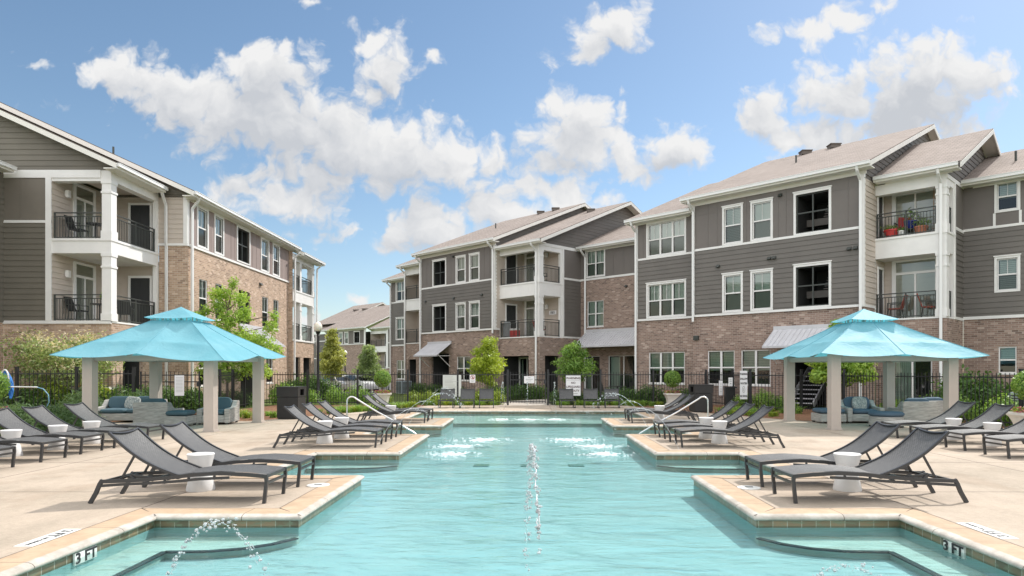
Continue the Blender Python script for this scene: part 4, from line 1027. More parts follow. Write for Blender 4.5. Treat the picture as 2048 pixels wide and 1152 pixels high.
# brick bases of the balconies with their ground-floor porches, and the flank walls
tr, br, lp_, pn = nb(A)
flat_wall(F, br, -22, -18.5, -.42, ZB, 3.56, [(-21.75, -19.4, -.2, 2.45)]); room(F, A, (-21.75, -19.4, -.2, 2.45), -.42, 2.0)
sliding_door(F, A, None, -21.7, -20.3, -1.9, -.1, 2.3, transom=False, blind=.1)
S_ = F.side(-18.5, 1); flat_wall(S_, br, -4.2, -.42, -.001, ZB, 3.56, [(-2.2, -.9, -.2, 2.45)]); room(S_, A, (-2.2, -.9, -.2, 2.45), 0, 1.2)
lap_wall(S_, lp_, -4.2, -2.45, 0, 3.66, 7.2); panel_wall(S_, pn, -4.2, -2.45, 0, 7.32, 9.2, (), ()); S_.box(tr, -4.2, -2.45, -.02, .03, 3.56, 3.67); S_.box(tr, -4.2, -2.45, -.02, .029, 7.2, 7.32)
S_.box(tr, -2.6, -2.43, -.02, .031, 3.67, 9.2)
tr, br, lp_, pn = nb(A)
flat_wall(F, br, 0, 2.6, -1.32, ZB, 3.6, [(.55, 2.1, -.2, 2.45)]); room(F, A, (.55, 2.1, -.2, 2.45), -1.32, 1.0); sliding_door(F, A, None, .6, 2.05, -1.6, -.1, 2.3, transom=False, blind=.5)
S2 = F.side(2.6, 1); flat_wall(S2, br, -3.8, -1.32, -.001, ZB, 3.6); lap_wall(S2, lp_, -3.8, -2.42, 0, 3.7, 7.2); panel_wall(S2, pn, -3.8, -2.42, 0, 7.32, 9.2); S2.box(tr, -3.8, -2.42, -.02, .03, 3.6, 3.71); S2.box(tr, -3.8, -2.42, -.02, .029, 7.2, 7.32)
S2.box(tr, -2.55, -2.40, -.02, .031, 3.71, 9.2)
tr, br, lp_, pn = nb(A)
flat_wall(F, br, -33.6, -29.83, -1.32, ZB, 3.56, [(-33.2, -32.2, -.3, 2.4), (-31.7, -30.5, -.3, 2.4)]); room(F, A, (-33.2, -32.2, -.3, 2.4), -1.32, 1.0); room(F, A, (-31.7, -30.5, -.3, 2.4), -1.32, 1.0)
S3 = F.side(-33.6, -1); flat_wall(S3, br, -4.2, -1.32, -.001, ZB, 3.56); lap_wall(S3, lp_, -4.2, -2.45, 0, 3.56, 9.2)
# returns of the main blocks (beige siding beside the balconies, dark elsewhere)
for s, t0, t1, sg in ((0, -1.3, 0, 1), (-22, -.4, 0, 1)):
    tr, br, lp_, pn = nb(A); r = F.side(s, sg); lap_wall(r, A.m('balcony_siding'), t0, t1-.1, 0, ZT1+.1, 9.5); flat_wall(r, br, t0, t1-.05, 0, ZB, ZT1); r.box(tr, t0, t1-.1, -.02, .022, ZT1, ZT1+.1)
for s, t0, t1 in ((-7.83, -16, 0), (-11.45, -16, -.4), (-29.83, -16, 0), (-39.9, -16, -4.2)):
    tr, br, lp_, pn = nb(A); r = F.side(s, -1); flat_wall(r, br, t0, t1-.05, .001, ZB, 4.1); lap_wall(r, lp_, t0, t1, .001, 4.1, 9.3)
# -- roofs of the blocks
def gable_end(fr, b, s, sign, oe, ze, ob, zr, ob2, z0, front):
    b.blk += 1; k = (zr-ze)/(oe-ob); f2 = fr.side(s, sign)
    def zf(z):
        lo = ob-(zr-.1-z)/((zr-ze)/(ob-ob2)); hi = ob+(zr-.1-z)/k
        hi = min(hi, front); lo = max(lo, ob2+.5)
        return (lo, hi) if hi > lo else None
    gable_lap(f2, b.m('lap_siding'), 0, z0, zf)
RZ = 13.48; ROOFS = []
for s0, s1 in ((-7.83, 0), (-29.83, -22)):
    eave(A, F, s0-.35, s1+.4, 0, .5, 9.82, 9.44); r = roof_gable(A, F, s0-.35, s1+.4, .5, 9.82, -8.3, RZ, -17.1)
    gable_end(F, A, s1, 1, .5, 9.82, -8.3, RZ, -17.1, 9.3, 0); gable_end(F, A, s0, -1, .5, 9.82, -8.3, RZ, -17.1, 9.3, 0)
    w = s0+.0
    for a in ((-4.6, -3.1) if s0 > -10 else (-24.4, -22.9)): vent_box(A, r, F.P(a-1, -7.7, 9.82+.418*8.2+.02))
    vent_pipe(A, r, F.P(s0+3.2, -4.3, 9.82+.418*4.8))
eave(A, F, -11.8, -7.9, -.4, .1, 9.4, 9.12); roof_gable(A, F, -11.8, -7.9, .1, 9.4, -8.3, 12.9, -16.7)
# wing over the middle balcony
eave(A, F, -21.9, -17.95, -.4, .1, 9.32, 9.2); r = roof_gable(A, F, -21.9, -17.85, .1, 9.32, -8.65, 13.0, -17.4); gable_end(F, A, -18.5, 1, .1, 9.32, -8.65, 13.0, -17.4, 9.2, -.4)
vent_box(A, r, F.P(-20.5, -7.6, 12.6))
S_.box(tr, -8.6, -.4, -.02, .03, 9.06, 9.24)
# wing over the right balcony
eave(A, F, .1, 3.1, -1.3, -.8, 9.46, 9.2); roof_gable(A, F, .1, 3.2, -.8, 9.46, -6.2, 12.03, -11.6); gable_end(F, A, 2.6, 1, -.8, 9.46, -6.2, 12.03, -11.6, 9.2, -1.3)
S2.box(tr, -6.2, -1.3, -.02, .03, 9.04, 9.2)
# roof over the far left balcony
eave(A, F, -34.0, -30.0, -1.3, -.8, 9.55, 9.2); roof_gable(A, F, -34.0, -30.0, -.8, 9.55, -8.3, 12.7, -16)
# downspouts
def ds(b, fr, s, t, oe, ze, zb=-.1, jog=None):
    pts = [fr.P(s, oe+.03, ze-.15), fr.P(s, oe-.02, ze-.32), fr.P(s, t+.1, ze-.62)]
    if jog: pts += [fr.P(s, t+.1, jog), fr.P(s, t+.04, jog-.2)] if False else [fr.P(s, t+.1, jog)]
    pts += [fr.P(s, t+.1, zb)]; downspout(b, pts)
for s, t, oe, ze in ((-.1, 0, .5, 9.82), (-11.4, -.4, .1, 9.4), (-18.05, tR, tR+.5, 9.33), (-22.1, 0, .5, 9.82), (-29.75, 0, .5, 9.82), (2.42, -1.3, -.8, 9.46), (-18.68, -.4, .1, 9.32), (-33.5, -1.3, -.8, 9.55), (-39.8, tR, tR+.5, 9.35), (-7.75, 0, .5, 9.82)):
    ds(A, F, s, t, oe, ze, 3.9 if s in (-22.1, -7.75) else -.1)
for a in (-7.4+2.0, ): exhaust(F, A, -6.45, 0, 6.42)
for a in (-3.95, -3.72, -.55, -.3): exhaust(F, A, a, 0, 6.5)
exhaust(F, A, -3.45, 0, 9.2); exhaust(F, A, -29.2, 0, 6.4); exhaust(F, A, -26.05, 0, 6.4); exhaust(F, A, -23.2, 0, 6.4); exhaust(F, A, -26.1, 0, 9.2)
mt = MB(); F.box(mt, -7.75, -7.5, -.05, .08, 3.02, 3.22); mt.build('junction_box', RAIL, A.e, wv=True)
np_ = MB(); F.box(np_, -19.55, -18.95, -2.41, -2.38, 5.05, 5.3); npo = np_.build('number_plate', SIGNW, A.e, wv=True)
me = text_mesh('1801', .22, 'lettering', TXT); me.transform(basis(F.P(-19.25, -2.375, 5.17), F.d, (0, 0, 1))); link('lettering', me, npo, True)
A.done(BM)

# ---------------------------------------------------------------- left building
G = Frame((0, 0), (1, 0), (0, -1))       # faces the camera: a = x, off = -y
H = Frame((0, 0), (0, 1), (1, 0))        # faces the pool: a = y, off = x
B = Bld('apartment_building', 'olive and tan brick apartment building at the left with white corner balconies', 'building', (-14.85, 29.8, 0))
tr, br, lp_, pn = nb(B)
XB = -16.1; XM = -14.85
# balcony bump
balcony(B, G, -18.4, XB, -26.4, -29.8, (3.46, 6.64), 3.4, 9.3, 'hi', slide=('side', -28.9, -27.7), door=('back', -17.3, -16.45), thick=.55)
# front wall left of the balcony
tr, br, lp_, pn = nb(B)
flat_wall(G, br, -24, XB, -26.42, ZB, 3.36, [(-17.9, -16.6, -.2, 2.3)]); room(G, B, (-17.9, -16.6, -.2, 2.3), -26.42, 1.2); lap_wall(G, lp_, -24, -18.4, -26.4, 3.48, 7.26); panel_wall(G, pn, -24, -18.4, -26.4, 7.36, 9.0, (), (-19.6,))
G.box(tr, -24, XB, -26.44, -26.37, 3.36, 3.48); G.box(tr, -24, -18.4, -26.43, -26.37, 7.26, 7.36); G.box(tr, -18.62, -18.4, -26.5, -26.36, 3.48, 9.28); G.box(tr, -24, XB-.4, -26.44, -26.365, 9.0, 9.3)
tr, br, lp_, pn = nb(B)
flat_wall(H, br, 26.42, 29.8, XB-.02, ZB, 3.4, [(27.2, 28.6, -.2, 2.3)]); room(H, B, (27.2, 28.6, -.2, 2.3), XB-.02, 1.2)
# wing at far left that comes forward
tr, br, lp_, pn = nb(B)
lap_wall(H, lp_, 14, 26.4, -20.25, 3.4, 9.2); flat_wall(H, br, 14, 26.4, -20.28, ZB, 3.4)
eave(B, H, 13.5, 26.3, -20.25, -19.75, 9.4, 9.1); 
# main front beside the bump
tr, br, lp_, pn = nb(B)
flat_wall(G, br, XB, XM, -29.83, ZB, 7.0); lap_wall(G, B.m('balcony_siding'), XB, XM-.14, -29.8, 7.1, 9.2); G.box(tr, XB, XM, -29.85, -29.77, 7.0, 7.1); G.box(tr, XM-.16, XM+.012, -29.9, -29.76, 7.1, 9.1)
# long side
tr, br, lp_, pn = nb(B)
W3 = [(30.65, 31.74), (32.35, 33.37), (38.0, 39.2), (39.75, 40.87)]; W2 = [(30.95, 31.74), (32.55, 33.4), (38.3, 39.2), (40.0, 40.85)]
holes2 = [(a, c, 4.0, 5.72) for a, c in W2]; D2h = (35.2, 36.6, 4.0, 5.72); D3h = (34.95, 36.42, 7.22, 8.9)
hG = [(30.95, 31.8, .85, 2.45), (38.9, 39.9, .85, 2.45), (35.4, 37.4, -.1, 2.4)]
flat_wall(H, br, 29.83, 42.5, XM-.03, ZB, 7.0, holes2+[D2h]+hG)
for k, h in enumerate(holes2): window(H, B, h, XM-.03, 1, 0, .97, curtain=CURTAIN)
dark_opening(H, B, D2h, XM-.03, trim=0)
for h in hG[:2]: window(H, B, h, XM-.03, 1, 0, .4)
room(H, B, hG[2], XM-.03, 1.5)
h3 = [(a+.1, c-.1, 7.2, 8.9) for a, c in W3]
MP = MB()
panel_wall(H, MP, 29.8, 42.5, XM, 7.1, 9.15, h3+[D3h], (32.05, 34.2, 34.65, 36.9, 37.4, 39.5, 41.3, 42.0))
MP.build('panel_siding', MAUVEP, B.e, wv=True)
for k, h in enumerate(h3): window(H, B, h, XM, 1, .1, .97 if k != 3 else .3, slats=k == 3, header=False)
dark_opening(H, B, D3h, XM)
H.box(tr, 29.78, 42.5, XM-.05, XM+.03, 7.0, 7.1); H.box(tr, 29.79, 29.95, XM-.05, XM+.026, 7.1, 9.1)
awning(H, B, 35.2, 38.5, XM-.03, 3.85, 1.2, .9)
exhaust(H, B, 38.0, XM-.03, 6.35, .3)
# far corner balcony
XF = -14.62
balcony(B, H, 42.5, 46.8, XF, XF-2.2, (3.5, 6.6), 3.4, 8.9, 'hi', slide=None, door=('back', 43.2, 44.1), thick=.7, extra_cols=(44.15,))
tr, br, lp_, pn = nb(B)
flat_wall(H, br, 42.5, 46.8, XF-.02, ZB, 3.4, [(43.1, 44.0, -.2, 2.4), (44.6, 46.2, -.2, 2.4)]); room(H, B, (43.1, 44.0, -.2, 2.4), XF-.02, 1.0); room(H, B, (44.6, 46.2, -.2, 2.4), XF-.02, 1.0)
H.box(tr, 42.5, 46.83, XF-.06, XF+.03, 3.4, 3.47)
tr, br, lp_, pn = nb(B)
G2 = Frame((0, 0), (1, 0), (0, -1)); flat_wall(G2, br, XM-.05, XF, -42.49, ZB, 9.0)
H2f = H.side(46.8, 1); flat_wall(H2f, br, XF-12, XF-.02, 0, ZB, 3.4); lap_wall(H2f, lp_, XF-12, XF-2.2, 0, 3.4, 9)
# roofs (ridges run along y)
k = .457
def roof_y(b, y0, y1, xe, ze, xr, name='roof'):
    return roof_gable(b, H, y0, y1, xe, ze, xr, ze+k*(xe-xr), 2*xr-xe)
r1 = roof_y(B, 25.9, 34, -15.6, 9.46, -24.0); r2 = roof_y(B, 29.35, 43.2, -14.35, 9.3, -23.0); r3 = roof_y(B, 43.0, 47.5, -14.1, 9.02, -22.6)
eave(B, H, 25.95, 29.5, XB, -15.6, 9.46, 9.28); eave(B, H, 29.4, 43.15, XM, -14.35, 9.3, 9.0); eave(B, H, 43.05, 47.45, XF, -14.1, 9.02, 8.85)
def gz(xe, ze, xr):
    def f(z):
        d = (z-ze+.12)/k; hi = xe-d; lo = 2*xr-hi
        return (lo, hi) if hi > lo else None
    return f
lp_ = nb(B)[2]; gable_lap(G, lp_, -26.4, 9.3, lambda z: (lambda r: (max(r[0], -30), min(r[1], XB)) if r and min(r[1], XB) > max(r[0], -30) else None)(gz(-15.6, 9.46, -24.0)(z)))
lp_ = nb(B)[2]; gable_lap(G, lp_, -29.8, 9.1, lambda z: (lambda r: (max(r[0], -30), min(r[1], XM)) if r and min(r[1], XM) > max(r[0], -30) else None)(gz(-14.35, 9.3, -23.0)(z)))
vent_pipe(B, r2, Vector((-18.5, 30.5, 9.3+k*4.15)))
downspout(B, [(-15.72, 29.3, 9.3), (-15.72, 29.45, 9.05), (-15.72, 29.68, 8.75), (-15.72, 29.68, 7.15), (-15.72, 29.72, 6.9), (-15.72, 29.72, -.1)])
downspout(B, [(-14.32, 29.9, 9.15), (-14.45, 29.95, 8.98), (-14.74, 30.02, 8.65), (-14.74, 30.02, -.1)])
downspout(B, [(-14.2, 42.6, 8.9), (-14.5, 42.6, 8.6), (-14.55, 42.6, -.1)])
downspout(B, [(-14.05, 46.9, 8.85), (-14.45, 46.9, 8.5), (-14.5, 46.9, 3.5), (-14.45, 46.95, 3.2), (-14.45, 46.95, -.2)])
B.done(dict(BM, brick_wall=BRICK_TAN, lap_siding=OLIVE, panel_siding=OLIVEP))

# ---------------------------------------------------------------- distant building of the same kind
D = Bld('apartment_building', 'distant grey apartment building with brick band seen between the two near buildings', 'building', (-32.5, 110, -1.7))
FD = Frame((-32.5, 110), E2, N2); g0 = -1.7
tr, br, lp_, pn = nb(D)
def dwin(a0, a1, z0, z1, t): window(FD, D, (a0, a1, z0+g0, z1+g0), t, 1, .12, .5, hung=False)
flat_wall(FD, br, 0, 11.8, -.05, g0-1, g0+7.2, [(3.8, 4.6, g0+4.2, g0+5.9), (5.1, 5.9, g0+4.2, g0+5.9), (3.8, 4.6, g0+1, g0+2.6)])
panel_wall(FD, pn, 0, 11.8, 0, g0+7.3, g0+9.4, [(a, c, g0+7.45, g0+9.1) for a, c in ((4.2, 5.2), (5.9, 6.9), (8.7, 10.2))], (1.5, 3.2, 7.7, 10.9))
for a, c in ((4.2, 5.2), (5.9, 6.9)): dwin(a, c, 7.45, 9.1, 0)
for a, c in ((3.8, 4.6), (5.1, 5.9)): dwin(a, c, 4.2, 5.9, -.05)
dwin(3.8, 4.6, 1, 2.6, -.05); dark_opening(FD, D, (8.7, 10.2, g0+7.45, g0+9.1), 0)
FD.box(tr, 0, 11.8, -.05, .03, g0+7.2, g0+7.32); FD.box(tr, -.02, .25, -.05, .05, g0+4.5, g0+9.4); FD.box(tr, 11.5, 11.85, -.05, .05, g0+4.2, g0+9.5)
balcony(D, FD, 11.8, 16.3, -.9, -2.6, (g0+3.6, g0+6.8), g0+3.5, g0+9.1, 'hi', slide=None, door=('back', 13.2, 14.6), rail_side=False)
tr, br, lp_, pn = nb(D)
flat_wall(FD, br, 11.8, 16.3, -.92, g0-1, g0+3.55)
tr, br, lp_, pn = nb(D)
flat_wall(FD, br, 16.3, 30, -.95, g0-1, g0+3.6); FD.box(tr, 16.3, 30, -1, -.86, g0+3.6, g0+3.72)
lap_wall(FD, lp_, 16.3, 30, -.9, g0+3.72, g0+7.2, [(a, c, g0+4.3, g0+6.0) for a, c in ((17.8, 18.9), (20.3, 21.4))])
panel_wall(FD, pn, 16.3, 30, -.9, g0+7.3, g0+9.3, [(a, c, g0+7.45, g0+9.1) for a, c in ((17.8, 18.9), (20.3, 21.4))])
for a, c in ((17.8, 18.9), (20.3, 21.4)): dwin(a, c, 7.45, 9.1, -.9); dwin(a, c, 4.3, 6.0, -.9)
FD.box(tr, 16.3, 30, -.95, -.86, g0+7.2, g0+7.32); FD.box(tr, 16.2, 16.5, -.95, -.86, g0+3.7, g0+9.3)
# set-back wing at its left
tr, br, lp_, pn = nb(D)
lap_wall(FD, lp_, -14, 0, -4.2, g0+.5, g0+9.6); FD.box(tr, -14, 0, -4.25, -4.16, g0+5.3, g0+5.45); FD.box(tr, -14, 0, -4.25, -4.16, g0+8.3, g0+8.45); FD.box(tr, -2.6, -2.3, -4.25, -4.1, g0, g0+8.3)
roof_gable(D, FD, -.6, 12.4, .6, g0+9.75, -9.5, g0+14.2, -19); roof_gable(D, FD, 12.3, 31, -.4, g0+9.6, -9.5, g0+14.0, -19); roof_gable(D, FD, -15, -.5, -3.6, g0+10.1, -12, g0+14.2, -20)
ro = roof_gable(D, FD, -15, -5, -5, g0+11.4, -14, g0+15.6, -22)
eave(D, FD, -.6, 12.4, 0, .6, g0+9.75, g0+9.35); eave(D, FD, 12.4, 31, -.9, -.4, g0+9.6, g0+9.2)
vent_box(D, ro, FD.P(-6, -11, g0+14.2), 1.0); vent_box(D, ro, FD.P(-9, -11, g0+14.2), 1.0)
tr, br, lp_, pn = nb(D); sd = FD.side(0, -1); lap_wall(sd, lp_, -15, 0, 0, g0+.5, g0+9.8)
D.done(BM)
# ================================================================ POOL FURNITURE
ALU = pmat('charcoal_powdercoat', (.035, .035, .037), .35, spec=.5)
def sling_mat():
    m, t, b = mat_base('charcoal_sling'); b.inputs['Roughness'].default_value = .6; b.inputs['Specular IOR Level'].default_value = .8
    tc = N(t, 'ShaderNodeTexCoord'); P = tc.outputs['Object']
    br = N(t, 'ShaderNodeTexBrick'); br.offset = .5; L(t, vmath(t, 'MULTIPLY', tc.outputs['UV'], (1, 1, 1)), br.inputs['Vector'])
    br.inputs['Scale'].default_value = 1; br.inputs['Brick Width'].default_value = .040; br.inputs['Row Height'].default_value = .020; br.inputs['Mortar Size'].default_value = .0042
    br.inputs['Color1'].default_value = (.078, .077, .076, 1); br.inputs['Color2'].default_value = (.13, .127, .123, 1); br.inputs['Mortar'].default_value = (.022, .022, .022, 1)
    L(t, br.outputs['Color'], b.inputs['Base Color'])
    bp = N(t, 'ShaderNodeBump'); bp.inputs['Strength'].default_value = .5; bp.inputs['Distance'].default_value = .003; L(t, math_n(t, 'SUBTRACT', 1.0, br.outputs['Fac']), bp.inputs['Height']); L(t, bp.outputs[0], b.inputs['Normal'])
    return m
SLING = sling_mat()
LW = .66
def rail_z(x):      # top of the side rail: low crest over the knees, falling to the rear leg
    P = [(0, .335), (.25, .357), (.55, .372), (.85, .355), (1.1, .325), (1.5, .292), (1.93, .275)]
    for (a, za), (b, zb) in zip(P, P[1:]):
        if x <= b: t = (x-a)/(b-a); t = t*t*(3-2*t)*.3+t*.7; return za+(zb-za)*t
    return P[-1][1]
def back_pt(u):     # backrest line from hinge (u=0) to top (u=1)
    x = 1.06+.80*u+.03*math.sin(u*math.pi); z = .325+.50*u-.055*math.sin(u*math.pi)+.0*u
    return x, z
def sling_surface(pts, half, sag, lay):
    """cloth between the rails: pts along, sagging slightly in the middle; uv in metres"""
    mb = MB(); rows = []; run = 0; prev = None; acc = []
    for p in pts:
        if prev is not None: run += math.hypot(p[0]-prev[0], p[1]-prev[1])
        prev = p; acc.append(run)
    n = 8
    for i in range(len(pts)-1):
        for k in range(n):
            q = []
            for (ii, kk) in ((i, k), (i, k+1), (i+1, k+1), (i+1, k)):
                y = -half+2*half*kk/n; s = sag*(1-(y/half)**2); q.append(((pts[ii][0]+lay[0]*s, y, pts[ii][1]+lay[1]*s), (acc[ii], y)))
            mb.poly([a for a, _ in q], 0, [c for _, c in q])
    return mb
def make_lounger():
    e = thing('chaise_lounge', 'x', 'chaise lounge', (0, 0, 0)); h = LW/2
    f = MB(); xs = [i*1.93/16 for i in range(17)]
    for s in (-1, 1):
        y = s*(h-.018)
        f.ribbon_bar([(x, y, rail_z(x)-.02) for x in xs], .032, .042)
        low = [(.45, .302), (.8, .285), (1.1, .255), (1.4, .235), (1.7, .222), (1.955, .205)]
        f.ribbon_bar([(x, y, z) for x, z in low], .028, .03)
        for x in (.62, .92, 1.2, 1.45): f.bar((x, y, rail_z(x)-.045), (x, y, rail_z(x)-.085), .03, .02)
        f.bar((1.52, y, .26), (1.62, y*.92, .335), .022, .022); f.bar((1.62, y*.92, .335), (1.36, y*.92, .30), .02, .02)
    for x, z in ((.018, .315), (.018, .235), (1.92, .255), (1.36, .27), (1.06, .295)):
        f.bar((x, -h+.03, z), (x, h-.03, z), .03, .034 if z > .3 else .028)
    f.build('frame', ALU, e)
    for s in (-1, 1):
        y = s*(h-.018); a = MB(); a.ribbon_bar([(.018, y, .335), (.012, y, .26), (.024, y, .15), (.04, y, .0)], .034, .038); a.build('leg', ALU, e)
        a = MB(); a.ribbon_bar([(1.925, y, .272), (1.955, y, .225), (2.0, y, .12), (2.07, y, .0)], .034, .042); a.build('leg', ALU, e)
    pts = [(.02+1.06*i/14, rail_z(.02+1.06*i/14)+.004) for i in range(15)]
    o = sling_surface(pts, h-.03, -.018, (0, 1)).build('seat_sling', SLING, e, weld=True, smooth=True)
    bp = [back_pt(i/14) for i in range(15)]
    o = sling_surface(bp, h-.04, .022, (.52, -.85)).build('backrest_sling', SLING, e, weld=True, smooth=True)
    g = MB()
    for s in (-1, 1): g.ribbon_bar([(x, s*(h-.035), z-.002) for x, z in bp], .028, .03)
    tx, tz = back_pt(1); n = 8
    g.ribbon_bar([(tx-.02*(1-(2*k/n-1)**2), -h+.03+(2*h-.06)*k/n, tz-.030*(1-(2*k/n-1)**2)) for k in range(n+1)], .02, .026, side=(.85, 0, .5))
    g.build('backrest_frame', ALU, e)
    st = MB(); x0, z0 = back_pt(.62)
    for s in (-1, 1): st.bar((x0, s*.24, z0-.02), (1.74, s*.24, .285), .022, .022)
    st.bar((1.74, -.27, .285), (1.74, .27, .285), .022, .022); st.build('support_strut', ALU, e)
    return e
proto = make_lounger(); used = [False]
def lounger(x, y, side, label, group, rz=None):
    """(x, y): pool end of the frame; side -1: head to the left, +1: head to the right"""
    a = (math.pi if side < 0 else 0) if rz is None else rz
    if not used[0]:
        used[0] = True; proto.location = (x, y, 0); proto.rotation_euler = (0, 0, a); proto['label'] = label; proto['group'] = group; return proto
    return dup(proto, (x+random.uniform(-.03, .03), y, 0), a+R(random.uniform(-1.6, 1.6)), label, group)
STONE = pmat('white_resin', (.74, .72, .70), .5, var=.03, vscale=5)
def make_stool():
    e = thing('side_table', 'x', 'side table')
    b = MB(); b.lathe([(.0, .255), (.105, .255), (.118, .27), (.135, .33), (.152, .40), (.165, .455), (.168, .468), (.160, .474), (.0, .474)], 32); smooth_angle(b.build('table_top', STONE, e), 35)
    b = MB(); b.lathe([(.0, 0), (.172, 0), (.175, .012), (.160, .09), (.138, .18), (.118, .235), (.105, .2548), (.0, .2548)], 32); smooth_angle(b.build('base', STONE, e), 35)
    return e
stool = make_stool(); used_s = [False]
def table(x, y, label):
    if not used_s[0]:
        used_s[0] = True; stool.location = (x, y, 0); stool['label'] = label; stool['group'] = 'white hourglass side tables'; return
    dup(stool, (x, y, 0), random.random(), label, 'white hourglass side tables')
GL = 'chaise lounges on the pool promontories'; GO = 'chaise lounges along the outer deck'
sides = {-1: 'left', 1: 'right'}
for sx in (-1, 1):
    nm = sides[sx]; X = 3.03*sx if sx < 0 else 3.07
    lounger(X, 8.27, sx, 'charcoal mesh chaise lounge nearest the camera, on the %s front promontory' % nm, GL)
    lounger(X, 9.39, sx, 'charcoal mesh chaise lounge behind the nearest one on the %s front promontory' % nm, GL)
    table(-4.24 if sx < 0 else 4.15, 8.86, 'white hourglass side table between the two front %s promontory loungers' % nm)
    for k, (y, w) in enumerate(((14.03, 'front'), (15.13, 'middle'), (16.2, 'rear'))):
        lounger(X, y, sx, '%s of three charcoal chaise lounges on the %s middle promontory' % (w, nm), GL)
    table(-4.33 if sx < 0 else 4.1, 14.58, 'white hourglass side table between front and middle loungers of the %s middle promontory' % nm)
    table(-4.26 if sx < 0 else 4.1, 15.66, 'white hourglass side table between middle and rear loungers of the %s middle promontory' % nm)
    lounger(X, 20.45, sx, 'nearer of two charcoal chaise lounges on the %s far promontory' % nm, GL)
    lounger(X, 21.5, sx, 'farther of two charcoal chaise lounges on the %s far promontory' % nm, GL)
    table(-4.2 if sx < 0 else 4.06, 20.98, 'white hourglass side table between the two loungers of the %s far promontory' % nm)
for y, l in ((10.62, 'charcoal chaise lounge cut by the left photo edge, nearest of its row'), (11.83, 'second charcoal chaise lounge from the front in the left outer row'), (12.92, 'third charcoal chaise lounge in the left outer row, between two white tables'),
             (13.92, 'fourth charcoal chaise lounge in the left outer row, its back before dark shrubs'), (15.05, 'charcoal chaise lounge farthest in the left outer row, shaded beside the pavilion post')):
    lounger(-8.2, y, -1, l, GO)
for (x, y, l) in ((-9.36, 12.38, 'white side table at the left photo edge between outer row loungers'), (-9.23, 13.42, 'white side table between third and fourth loungers of the left outer row'), (-9.25, 14.49, 'white side table in front of the left pavilion post, by the farthest outer lounger')):
    table(x, y, l)
for y, l in ((12.3, 'sunlit chaise lounge cut by the right photo edge, nearest of its row'), (13.47, 'sunlit chaise lounge second from the front in the right outer row'), (14.72, 'sunlit chaise lounge third in the right outer row, between two white tables'), (15.93, 'chaise lounge farthest in the right outer row, before the grey wicker armchair')):
    lounger(8.42, y, 1, l, GO)
for x, y, l in ((9.57, 15.33, 'white side table between the two farthest loungers of the right outer row'), (9.6, 14.1, 'white side table by the second and third loungers of the right outer row')): table(x, y, l)

# low armless chairs at the far end, facing the pool
def make_chair():
    e = thing('low_lounge_chair', 'x', 'lounge chair'); w = .62; h = w/2
    f = MB()
    for s in (-1, 1):
        y = s*(h-.02)
        f.ribbon_bar([(-.33, y, .30), (.0, y, .315), (.33, y, .33)], .03, .05)
        f.bar((-.34, y, .02), (.40, y, .02), .03, .035)
    f.bar((.33, -h, .31), (.33, h, .31), .035, .05); f.bar((-.3, -h, .29), (-.3, h, .29), .03, .03); f.build('frame', ALU, e)
    for s in (-1, 1):
        y = s*(h-.02)
        for xx, z, x2 in ((.31, .30, .36), (-.28, .29, -.31)):
            a = MB(); a.ribbon_bar([(xx, y, z), (x2, y, .02)], .03, .034); a.build('leg', ALU, e)
    pts = [(-.30+.62*i/8, .32+.02*i/8) for i in range(9)]; sling_surface(pts, h-.02, -.02, (0, 1)).build('seat_sling', SLING, e, weld=True, smooth=True)
    bp = [(-.30-.20*i/8-.03*math.sin(i/8*math.pi), .36+.42*i/8) for i in range(9)]; sling_surface(bp, h-.02, .03, (-.9, -.2)).build('backrest_sling', SLING, e, weld=True, smooth=True)
    g = MB()
    for s in (-1, 1): g.ribbon_bar([(x, s*(h-.02), z) for x, z in [(-.26, .30)]+bp], .028, .028)
    n = 8; g.ribbon_bar([(-.5, -h+.02+(w-.04)*k/n, .785-.035*(1-(2*k/n-1)**2)) for k in range(n+1)], .02, .024, side=(.9, 0, .2)); g.build('backrest_frame', ALU, e)
    return e
lc = make_chair()
spots = [(-3.37, 'leftmost charcoal low chair by the grey rules board'), (-2.51, 'middle one of three charcoal low chairs left of the gate'), (-1.71, 'charcoal low chair nearest the gate on its left side'), (1.66, 'charcoal low chair before the lifeguard warning sign'), (2.66, 'middle one of three charcoal low chairs right of the gate'), (3.53, 'rightmost charcoal low chair of the row by the far fence')]
for i, (x, l) in enumerate(spots):
    a = -math.pi/2+random.uniform(-.07, .07)
    if i == 0: lc.location = (x, 28.45, 0); lc.rotation_euler = (0, 0, a); lc['label'] = l; lc['group'] = 'low chairs facing the pool from the far fence'
    else: dup(lc, (x, 28.45+random.uniform(-.06, .06), 0), a, l, 'low chairs facing the pool from the far fence')

